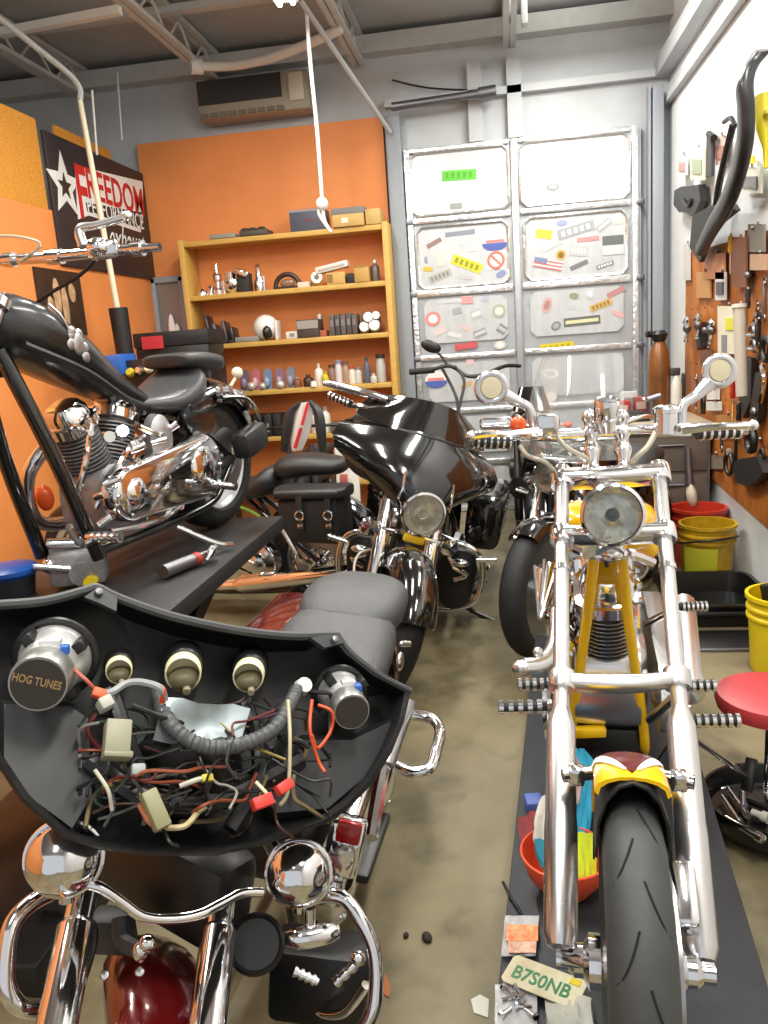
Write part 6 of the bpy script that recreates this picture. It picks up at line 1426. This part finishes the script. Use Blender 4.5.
t = hung('pale_tube', 'tube', 'long pale plastic tube hanging right of the white parts bag', (741, 304), at=(741, 350)); MB().cyl(W(739, 306, .10), W(742, 396, .08), .033, n=14).build('body', flat('#bdb6a8', .35), t); MB().cyl(W(739, 304, .10), W(739, 308, .10), .04).build('cap', flat('#cfcabe', .4), t)
for px, py, lab in ((687, 328, 'first chrome lever at the left edge of the board'), (698, 325, 'second chrome lever, right of the first'), (711, 330, 'third chrome lever, beside the white parts bag')):
    t = hung('chrome_lever', 'lever', lab, (px, py-9), grp='chrome levers on the board', at=(px, py)); MB().tube([W(px-1.5, py-6, .04), W(px+1, py-8, .07), W(px+1.5, py, .06), W(px-.5, py+9, .05), W(px-1, py+14, .05)], [.024, .02, .016, .014, .02]).build('arm', CHROME, t); MB().ell(W(px, py, .07), (.03, .04, .035)).build('pivot', STEEL, t)
t = hung('black_bracket', 'bracket', 'black bracket hanging between the chrome levers', None, at=(706, 332)); slab([(703, 322), (706, 322), (707.5, 346), (704, 350)], .05).build('body', SATIN, t); MB().ell(W(704.7, 330, .08), (.02, .025, .02)).build('bolt', STEEL, t)
t = hung('steel_fitting', 'fitting', 'small black steel fitting in the middle of the board below the brown strap', None, at=(748, 274)); slab([(741, 272), (752, 270), (756, 276), (744, 279)], .03).build('plate', SATIN, t); MB().ell(W(748, 275, .04), (.02, .02, .02)).build('pin', STEEL, t)
t = hung('small_wrench', 'wrench', 'short silver wrench hanging right of the pale tube', (758, 305), at=(757, 312)); MB().tube([W(760, 302, .02), W(757, 312, .025), W(755, 320, .02)], .012).build('shank', CHROME, t); MB().torus(W(755, 322, .02), (1, 0, 0), .022, .008, 18, 8).build('ring', CHROME, t)
for px, py, lab in ((752, 332, 'upper steel shackle at the right of the board'), (753, 346, 'lower steel shackle at the right of the board')):
    t = hung('shackle', 'shackle', lab, None, at=(px, py)); MB().torus(W(px, py, .03), (1, 0, 0), .035, .013, 22, 8, 0, PI*1.3).build('bow', STEEL, t); MB().cyl(W(px-4, py+3, .03), W(px+4, py+3, .03), .012).build('pin', CHROME, t)
t = hung('ring_clamp', 'clamp', 'round black ring clamp at the right edge of the board', None, at=(765, 350)); MB().torus(W(766, 349, .03), (1, 0, 0), .06, .016, 26, 8).build('ring', SATIN, t); MB().box(W(760, 357, .03), (.03, .05, .03), None, .005).build('lug', SATIN, t)
card(714, 394, 12, 11, '#dcdcd8', 'white_tag', 'tag', 'upper white tag low on the board'); card(715, 406, 14, 9, '#d2d3d0', 'white_tag', 'tag', 'lower white tag directly under the other')
card(708, 360, 12, 20, '#6d4a34', 'dark_card', 'card', 'dark brown card hanging below the chrome levers'); card(716, 462, 14, 14, '#8c7f70', 'grey_plate', 'plate', 'grey metal plate low on the board above its sloping edge'); card(728, 425, 20, 20, '#b07a3a', 'tan_card', 'card', 'tan card low on the board beside the right mirror')
# shears and belts at the right edge
t = hung('tin_shears', 'shears', 'big black handled shears hanging at the right of the board', (762, 366), at=(757, 400)); slab([(748, 356), (758, 358), (757, 400), (749, 418), (745, 400)], .035).build('blade', SATIN, t); slab([(762, 372), (768, 372), (764, 420), (756, 428), (757, 405)], .035, .01).build('blade', SATIN, t)
MB().tube([W(762, 366, .05), W(764, 380, .055), W(760, 402, .05)], .014).build('bright_edge', CHROME, t); MB().torus(W(751, 440, .04), (1, 0, 0), .06, .022, 26, 8).build('handle_loop', SATIN, t); MB().ell(W(754, 412, .05), (.02, .028, .028)).build('pivot', STEEL, t)
t = hung('tool_pouch', 'pouch', 'black leather tool pouch hanging at the bottom right of the board', (760, 440), at=(757, 465)); slab([(745, 461), (752, 458), (768, 456), (775, 472), (768, 480), (757, 486), (747, 482), (743, 470)], .06).build('body', LEATHER, t); MB().torus(W(762, 454, .03), (1, 0, 0), .03, .010, 20, 8).build('loop', LEATHER, t)
br = thing('paint_brush', 'brush with a dark handle and pale bristles hanging below the bench end', 'brush', PY(688, 490, 5.66)); MB().cyl(PY(688, 448, 5.68), PY(690, 486, 5.66), .022, .03, n=12).build('handle', STEEL, br); MB().lathe([(.03, 0), (.055, .05), (.055, .12), (.03, .155), (0, .16)], PY(690, 484, 5.66), PY(693, 506, 5.66)-PY(690, 484, 5.66), 14, sx=1, sy=.6).build('bristles', flat('#cfc9b4', .6), br)
# ---- buckets, drain pan
def bucket(c, r, h, hx, label, dirty=None, content=None):
    t = thing('bucket', label, 'bucket', c); m = mat('plastic_'+hx.strip('#'), hx, .4, 0, .35, 6, col2=dirty) if dirty else flat(hx, .4)
    MB().lathe([(0, 0), (r*.84, 0), (r*.86, .01), (r*.95, h*.70), (r*1.02, h*.70), (r*1.02, h*.73), (r*.96, h*.75), (r*.965, h*.81), (r*1.03, h*.81), (r*1.03, h*.84), (r*.97, h*.86), (r*.98, h*.93), (r*1.06, h*.95), (r*1.06, h), (r*.96, h), (r*.84, .02), (0, .02)], V(c), (0, 0, 1), 32).build('body', m, t)
    return t
yb_ = bucket((1.23, 5.10, 0), .165, .38, '#c9a112', 'dirty yellow bucket with a greenish label by the right wall', '#8c6a10')
rows = [[V((1.23+.158*math.cos(a)*(1+.08*z), 5.10+.158*math.sin(a)*(1+.08*z), .04+z*.21)) for a in [R(205+8*i) for i in range(10)]] for z in (0, .5, 1)]
MB().sheet(rows, .003).build('label', flat('#b3b12c', .5), yb_)
MB().tube([V((1.23+.178*math.cos(a), 5.10+.178*math.sin(a), .27+.045*math.cos(a*1.0+1.2))) for a in [R(180+18*i) for i in range(11)]], .006).build('bail_handle', SATIN, yb_)
bucket((1.26, 5.475, 0), .172, .40, '#b8321f', 'red bucket standing behind the dirty yellow bucket')
y2 = bucket((1.235, 3.72, 0), .155, .37, '#d8bd10', 'clean bright yellow bucket cut by the right frame edge')
MB().box((1.24, 3.75, .22), (.05, .05, .40), (R(8), R(10), 0), .008).build('black_tool_handle', SATIN, y2) if False else None
tag(MB().tube([(1.24, 3.72, .04), (1.20, 3.74, .25), (1.18, 3.76, .40)], [.03, .035, .04]).build('hand_tool', SATIN), 'black handled tool standing in the clean yellow bucket', 'tool')  # plain black tool handle, kind of tool unknown
dp = thing('drain_pan', 'wide black oil drain pan on the floor in front of the buckets', 'drain pan', (1.13, 4.45, 0))
BW = mat('glossy_black_plastic', '#101011', .25)
def rrect(cx, cy, a, b, z, n=24, e=6): return sring((cx, cy, z), a, b, e, n, (1, 0, 0), (0, 1, 0))
MB().ring_loft([rrect(1.12, 4.55, .24, .28, 0), rrect(1.12, 4.55, .27, .31, .12), rrect(1.12, 4.55, .285, .325, .125), rrect(1.12, 4.55, .285, .325, .135), rrect(1.12, 4.55, .262, .302, .135), rrect(1.12, 4.55, .235, .275, .02)]).build('pan', BW, dp)
MB().box((1.12, 4.20, .10), (.42, .02, .02), None, .004).build('front_lip', SATIN, dp)
fm = thing('floor_mat', 'black mat with a silver front edge lying before the drain pan', 'mat', (1.08, 4.0, 0)); MB().box((1.10, 4.07, .006), (.42, .26, .012), None, .003).build('mat', SATIN, fm); MB().box((1.10, 3.935, .008), (.42, .02, .016), None, .003).build('edge_strip', STEEL, fm)
# ---- rolling stool
sc_ = V((.80, 2.44, 0)); so = thing('rolling_stool', 'rolling mechanic stool with a red round seat and black tool tray', 'stool', sc_)
MB().lathe([(0, -.005), (.14, -.005), (.165, .005), (.172, .03), (.165, .052), (.13, .062), (0, .064)], sc_+V((-.0, .03, .41)), (0, 0, 1), 40).build('seat', mat('red_vinyl', '#b4373c', .4, 0, .15, 9), so)
MB().cyl(sc_+V((0, .03, .10)), sc_+V((0, .03, .41)), .02).cyl(sc_+V((0, .03, .36)), sc_+V((0, .03, .41)), .045).build('post', CHROME, so)
tr = MB().lathe([(0, .055), (.17, .055), (.185, .06), (.205, .12), (.212, .122), (.212, .112), (.195, .05), (.17, .042), (0, .042)], sc_, (0, 0, 1), 40).build('tray', BW, so)
for k in range(5):
    a = 2*PI*k/5+.9; c = sc_+V((.19*math.cos(a), .19*math.sin(a), 0))
    w_ = MB().lathe([(0, -.014), (.024, -.014), (.028, -.008), (.028, .008), (.024, .014), (0, .014)], c+V((0, 0, .028)), (math.sin(a), -math.cos(a), 0), 18).build('caster', SATIN, so)
    MB().box(c+V((0, 0, .058)), (.03, .03, .012), None, .003).build('caster_bracket', CHROME, w_)
def intray(kind, cat, px0, py0, px1, py1, r, m, label, grp=None, head=None, z=.075):
    a, b = PZ(px0, py0, z), PZ(px1, py1, z); t = thing(kind, label, cat, (a+b)/2, grp); MB().cyl(a, b, r, n=10).build('shank', m, t); MB().cyl(b, b+(b-a).normalized()*.02, r*1.5, n=12).build('head', m, t)
intray('socket_extension', 'tool', 722, 796, 738, 820, .008, CHROME, 'leftmost chrome extension bar in the stool tray', 'extension bars in the stool tray'); intray('socket_extension', 'tool', 728, 788, 745, 812, .008, CHROME, 'second chrome extension bar, right of the leftmost one', 'extension bars in the stool tray'); intray('socket_wrench', 'wrench', 743, 785, 744, 806, .010, STEEL, 'short steel socket wrench at the back of the stool tray'); intray('breaker_bar', 'wrench', 726, 818, 757, 836, .010, CHROME, 'long bright breaker bar across the front of the stool tray', z=.11)
intray('black_pliers', 'pliers', 748, 800, 764, 806, .014, SATIN, 'black pliers in the middle of the stool tray'); intray('spark_plug', 'spark plug', 752, 812, 762, 816, .012, flat('#c9c6bc', .4), 'pale stubby spark plug in the stool tray')
t = thing('t_handle_wrench', 'thin chrome T-handle wrench leaning from the chopper to the stool tray', 'wrench', PZ(748, 776, .13)); a, b = PD(691, 736, 2.05), PZ(748, 777, .16); MB().cyl(a, b, .0085, n=10).build('shank', CHROME, t); MB().bar(b+V((-.01, -.02, -.04)), b+V((.02, .03, .05)), .035, .03, None, .005).build('grip', SATIN, t)

# small tools crowding the board
def driver(px, py, L_, hx, label, r=.018):
    t = hung('screwdriver', 'screwdriver', label, (px, py), 'screwdrivers on the board', at=(px, py)); a = W(px, py, .035); MB().lathe([(0, 0), (r*.8, 0), (r, .02), (r*.7, .05), (r, .08), (r*.6, .10), (0, .10)], a, (0, 0, -1), 14).build('handle', flat(hx, .35), t); MB().cyl(a+V((0, 0, -.10)), a+V((0, 0, -.10-L_)), .006, n=8).build('blade', CHROME, t)
driver(733, 382, .14, '#b3261e', 'red handled screwdriver hanging left of the black shears'); driver(739, 404, .12, '#1f1f20', 'black handled screwdriver hanging below the pale tube'); driver(731, 236, .12, '#c79a1a', 'amber handled screwdriver hanging at the top edge of the board'); driver(748, 290, .10, '#23262b', 'dark handled screwdriver hanging below the steel fitting')
def spanner(px, py, L_, label, m=STEEL):
    t = hung('wrench', 'wrench', label, (px, py), 'wrenches on the board', at=(px, py)); a = W(px, py, .02); MB().bar(a, a+V((0, 0, -L_)), .014, .022, None, .004).build('shank', m, t)
    MB().torus(a+V((0, 0, .018)), (1, 0, 0), .020, .007, 16, 8).build('ring_end', m, t); MB().torus(a+V((0, 0, -L_-.018)), (1, 0, 0), .018, .007, 16, 8, 0, 4.4).build('open_end', m, t)
spanner(702, 372, .16, 'steel wrench hanging left of the dark brown card low on the board'); spanner(722, 425, .14, 'steel wrench hanging beside the tan card low on the board'); spanner(736, 440, .15, 'dark wrench hanging left of the shears handle loop', SATIN); spanner(696, 380, .2, 'long wrench at the left edge of the board under the levers'); spanner(765, 284, .16, 'wrench at the right frame edge under the tan pouch'); spanner(759, 320, .12, 'short dark wrench above the ring clamp', SATIN)
t = hung('pliers', 'pliers', 'black pliers hanging between the levers and the white tags', None, at=(703, 398)); 
for dx in (-2, 2): MB().tube([W(703, 392, .03), W(703+dx*.6, 402, .035), W(703+dx*.5, 414, .03)], .010).build('handle', SATIN, t)
MB().ell(W(703, 389, .03), (.014, .03, .04)).build('jaw', STEEL, t)
t = hung('cable_coil', 'cable', 'small coil of dark cable hanging low on the board beside the grey plate', (729, 456), at=(728, 462)); MB().torus(W(729, 463, .03), (1, 0, 0), .075, .012, 26, 8).torus(W(729, 464, .045), (1, 0, 0), .065, .010, 26, 8).build('loops', SATIN, t); MB().box(W(729, 452, .045), (.03, .03, .04), None, .005).build('tie', flat('#8b8578', .5), t)
# ================================================================== clutter on the low lift and the floor
DZ = LZ+.002
bw = PZ(566, 888, LZ); bw.z = DZ
d0 = (bw+V((0, 0, .09))-O).dot(fw)
bo = thing('bowl', 'orange red plastic bowl on the low lift left of the front wheel', 'bowl', bw)
ORB = mat('orange_red_plastic', '#d9502c', .4)
MB().lathe([(0, 0), (.06, 0), (.065, .008), (.09, .05), (.105, .10), (.11, .102), (.11, .096), (.096, .05), (.068, .012), (0, .008)], bw, (0, 0, 1), 36).build('body', ORB, bo)
MB().torus(bw+V((0, 0, .101)), (0, 0, 1), .108, .0035, 36, 8).build('rim', ORB, bo)
def cloth(name, pts, hx, label, th=.01, wob=.012, hx2=None, seed=1):
    """a crumpled cloth: rows of points across, wrinkled"""
    random.seed(seed); rows = []
    n = 9
    for i in range(len(pts)):
        l, r = pts[i]; row = []
        for j in range(n):
            q = j/(n-1); p = l.lerp(r, q); p = p+V((random.uniform(-1, 1), random.uniform(-1, 1), random.uniform(-1, 1)))*wob*(.4 if j in (0, n-1) else 1); row.append(p)
        rows.append(row)
    # smooth across rows
    cols = [catmull([rows[i][j] for i in range(len(rows))], 4) for j in range(n)]
    rows = [[cols[j][i] for j in range(n)] for i in range(len(cols[0]))]
    o = MB().sheet(rows, th).build(name, mat('cloth_'+hx.strip('#'), hx, .8, 0, .2, 14) if not hx2 else mat('cloth_'+hx.strip('#'), hx, .8, 0, .2, 16, col2=hx2, detail=2), None, 80)
    return tag(o, label, 'cloth')
def Q(x, y, d): return PD(x, y, d)
cloth('shop_towel', [(Q(572, 748, d0+.22), Q(586, 752, d0+.22)), (Q(568, 772, d0+.17), Q(598, 772, d0+.18)), (Q(570, 800, d0+.12), Q(594, 800, d0+.13)), (Q(570, 825, d0+.08), Q(588, 828, d0+.09)), (Q(568, 846, d0+.05), Q(584, 848, d0+.06))], '#2a9cc0', 'teal blue shop towel hanging into the orange bowl beside the tire', wob=.007, seed=2)
cloth('patterned_rag', [(Q(566, 754, d0+.19), Q(577, 758, d0+.20)), (Q(566, 774, d0+.15), Q(582, 778, d0+.16)), (Q(568, 798, d0+.10), Q(578, 804, d0+.11))], '#c9b3ac', 'small pink patterned rag lying over the teal towel', wob=.005, hx2='#a0686c', seed=3)
cloth('white_rag', [(Q(543, 796, d0+.10), Q(553, 794, d0+.11)), (Q(536, 818, d0+.06), Q(553, 818, d0+.07)), (Q(534, 838, d0+.035), Q(556, 838, d0+.04)), (Q(540, 850, d0+.02), Q(560, 852, d0+.03))], '#cfccc2', 'pale white rag draped on the left rim of the orange bowl', wob=.006, seed=4)
cloth('teal_rag', [(Q(534, 840, d0+.02), Q(562, 842, d0+.02)), (Q(536, 854, d0+.0), Q(566, 858, d0+.0)), (Q(544, 868, d0-.02), Q(570, 870, d0-.02))], '#1f7d90', 'dark teal rag folded at the bottom of the orange bowl', wob=.005, seed=5)
cloth('yellow_rag', [(Q(574, 832, d0+.03), Q(595, 834, d0+.03)), (Q(576, 852, d0+.01), Q(595, 854, d0+.01)), (Q(578, 872, d0-.01), Q(596, 874, d0-.01)), (Q(578, 880, d0-.02), Q(596, 882, d0-.02))], '#c3d62a', 'neon yellow rag in the orange bowl against the tire', wob=.006, seed=6)
cloth('red_rag', [(PZ(518, 818, DZ+.012), PZ(540, 812, DZ+.012)), (PZ(518, 832, DZ+.02), PZ(544, 826, DZ+.03)), (PZ(522, 846, DZ+.012), PZ(540, 838, DZ+.012))], '#7c2b2e', 'dark red rag lying on the low lift behind the bowl', wob=.006, seed=7)
tag(MB().box(PZ(534, 804, DZ+.02), (.05, .06, .04), (0, 0, R(8)), .006).build('blue_box', flat('#4c62a8', .5)), 'small blue box on the low lift behind the red rag', 'box')
# parts bag with an orange header card
t = thing('parts_bag', 'clear parts bag with an orange header card on the low lift', 'package', PZ(522, 935, DZ))
BAG = mat('clear_plastic_bag', '#d8d8da', .2, 0, .2, 30, bump=.5, bscale=40, alpha=.55)
MB().sheet([[PZ(505+34*i/6+(-1)*j*.6, 916+40*j/6, DZ+.006+.004*math.sin(i*1.7+j)) for i in range(7)] for j in range(7)], .003).build('bag', BAG, t)
MB().sheet([[PZ(506+32*i/4, 925+16*j/3, DZ+.013) for i in range(5)] for j in range(4)], .002).build('header_card', mat('orange_card', '#e0602c', .5, 0, .3, 60, col2='#e8b07a'), t)
MB().sheet([[PZ(508+28*i/4, 941+12*j/3, DZ+.012) for i in range(5)] for j in range(4)], .002).build('pale_contents', mat('peach_contents', '#dcc0ac', .5, 0, .3, 60, col2='#c07a5a'), t)
# licence plate
pl_ = thing('license_plate', 'cream license plate with green characters lying on the low lift', 'license plate', PZ(545, 978, DZ))
c00, c10, c11, c01 = PZ(511, 956, DZ+.018), PZ(584, 984, DZ+.022), PZ(580, 1010, DZ+.018), PZ(504, 985, DZ+.014)
X_ = (c10-c00).normalized(); N_ = X_.cross(c01-c00).normalized(); N_ = N_ if N_.z > 0 else -N_; Y_ = N_.cross(X_)
L_ = (c10-c00).length; H_ = abs((c01-c00).dot(Y_))
cc = (c00+c10+c11+c01)/4+V((0, 0, .004))
PM = basis(cc, X_, Y_, N_)
ring = [PM @ V((x, y, 0)) for x, y in [(-L_/2+.008, -H_/2), (L_/2-.008, -H_/2), (L_/2, -H_/2+.008), (L_/2, H_/2-.008), (L_/2-.008, H_/2), (-L_/2+.008, H_/2), (-L_/2, H_/2-.008), (-L_/2, -H_/2+.008)]]
MB().prism(ring, N_*.0025).build('plate', mat('cream_plate_enamel', '#d8d8b8', .35, 0, .2, 14, col2='#b8a888'), pl_)
text_mb('B7S0NB', H_*.62, .0005, 0, PM @ Matrix.Translation((-.004, -H_*.08, .003)), sx=.80, bold=True).build('characters', flat('#2f7a50', .4), pl_)
MB().box(PM @ V((L_*.36, H_*.32, .0035)), (.022, .016, .002), PM.to_3x3()).build('month_sticker', flat('#d8c020', .4), pl_)
# bag of bolts
t = thing('bolt_bag', 'clear plastic bag of bolts at the near left corner of the low lift', 'package', PZ(518, 1002, DZ))
MB().sheet([[PZ(495+42*i/6, 985+44*j/6, DZ+.010+.004*math.sin(i*2.1+j*1.3)) for i in range(7)] for j in range(7)], .003).build('bag', BAG, t)
random.seed(21)
for k in range(9):
    p = PZ(random.uniform(502, 530), random.uniform(992, 1020), DZ+.016); a = random.uniform(0, 6.28); d = V((math.cos(a), math.sin(a), .1))
    MB().cyl(p-d*.014, p+d*.014, .004, n=8).cyl(p+d*.014, p+d*.019, .008, n=6).build('bolt', CHROME, t)
t = cloth('crumpled_wrap', [(PZ(545, 1000, DZ+.01), PZ(592, 1000, DZ+.02)), (PZ(545, 1012, DZ+.02), PZ(592, 1012, DZ+.03)), (PZ(548, 1030, DZ+.01), PZ(594, 1030, DZ+.02))], '#b8b9ae', 'crumpled clear plastic wrap beside the front wheel on the low lift', wob=.010, seed=9)
t['category'] = 'plastic wrap'
tag(MB().tube([PZ(503, 882, DZ+.004), PZ(510, 896, DZ+.004), PZ(518, 908, DZ+.004), PZ(521, 915, DZ+.004)], .004).build('black_cable', SATIN), 'short black cable lying on the left edge of the low lift', 'cable')
tag(MB().prism([PZ(x, y, .001) for x, y in ((471, 1000), (480, 995), (489, 1000), (488, 1018), (474, 1013))], (0, 0, .002)).build('paper_scrap', flat('#dcdcd2', .6)), 'white paper scrap on the floor left of the low lift', 'paper')
tag(MB().ell(PZ(427, 937, .008), (.014, .02, .010), (0, 0, .5), 10, 6).build('dirt_lump', flat('#2a2420', .8)), 'dark dirt lump on the open concrete floor', 'dirt')
tag(MB().ell(PZ(406, 935, .006), (.008, .010, .007), None, 10, 6).build('dirt_lump', flat('#2a2420', .8)), 'smaller dark crumb left of the dirt lump', 'dirt')
tag(MB().prism([PZ(x, y, .001) for x, y in ((381, 978), (386, 975), (391, 990), (389, 998), (384, 995))], (0, 0, .003)).build('orange_scrap', flat('#a8622e', .6)), 'small orange scrap on the floor beside the engine guard', 'scrap')
# toolbox and blue jack behind the raised cruiser
q = PY(165, 346, 6.3)
t = thing('tool_chest', 'black tool chest with a red label behind the raised cruiser', 'tool chest', (q.x, 6.45, 0))
MB().box((q.x+.05, 6.5, .85), (.62, .38, 1.70), None, .01).build('cabinet', SATIN, t)
MB().box((q.x+.05, 6.5, 1.76), (.64, .40, .12), None, .012).build('lid', MATTE, t)
MB().box((q.x-.10, 6.295, 1.74), (.18, .01, .10)).build('red_label', flat('#c2383e', .4), t)
for z in (.3, .6, .9, 1.2, 1.48):
    d_ = MB().box((q.x+.05, 6.305, z), (.56, .02, .22), None, .004).build('drawer', SATIN, t); MB().box((q.x+.05, 6.29, z+.08), (.5, .02, .02), None, .004).build('handle', STEEL, d_)
q2 = PY(100, 368, 5.4)
t = thing('blue_machine', 'blue metal machine behind the black tank under the poster', 'machine', (q2.x, 5.5, 0))
BLU = flat('#2058a8', .4)
MB().box((q2.x, 5.5, q2.z), (.36, .26, .15), (0, R(-4), 0), .012).build('head', BLU, t); MB().box((q2.x, 5.5, q2.z/2-.05), (.16, .16, q2.z-.1), None, .01).build('column', SATIN, t)
MB().box((q2.x+.02, 5.365, q2.z+.02), (.12, .008, .05)).build('pale_plate', flat('#7fa6d8', .4), t)
for k, dx in enumerate((.22, .29, .36)): MB().lathe([(0, 0), (.03, 0), (.035, .02), (.02, .05), (0, .05)], V((q2.x+dx, 5.42, q2.z-.05+.01*k)), (0, -1, .2), 14).build('adjuster', [flat('#b7a92a', .4), CHROME, CREAM][k], t)
MB().box((q2.x+.28, 5.52, q2.z-.06), (.24, .16, .2), None, .01).build('gearbox', SATIN, t)
t = thing('scrap_stand', 'low white board leaning behind the black fairing near the shelf foot', 'board', PY(345, 460, 5.95)); b = PY(345, 462, 6.0); MB().box((b.x, 6.05, .42), (.18, .03, .84), (R(-4), 0, 0), .006).build('board', flat('#d2d0c8', .5), t)
MB().box((b.x-.02, 6.0, .6), (.06, .02, .08), (R(-4), 0, 0), .004).build('red_sticker', flat('#a8544c', .5), t)
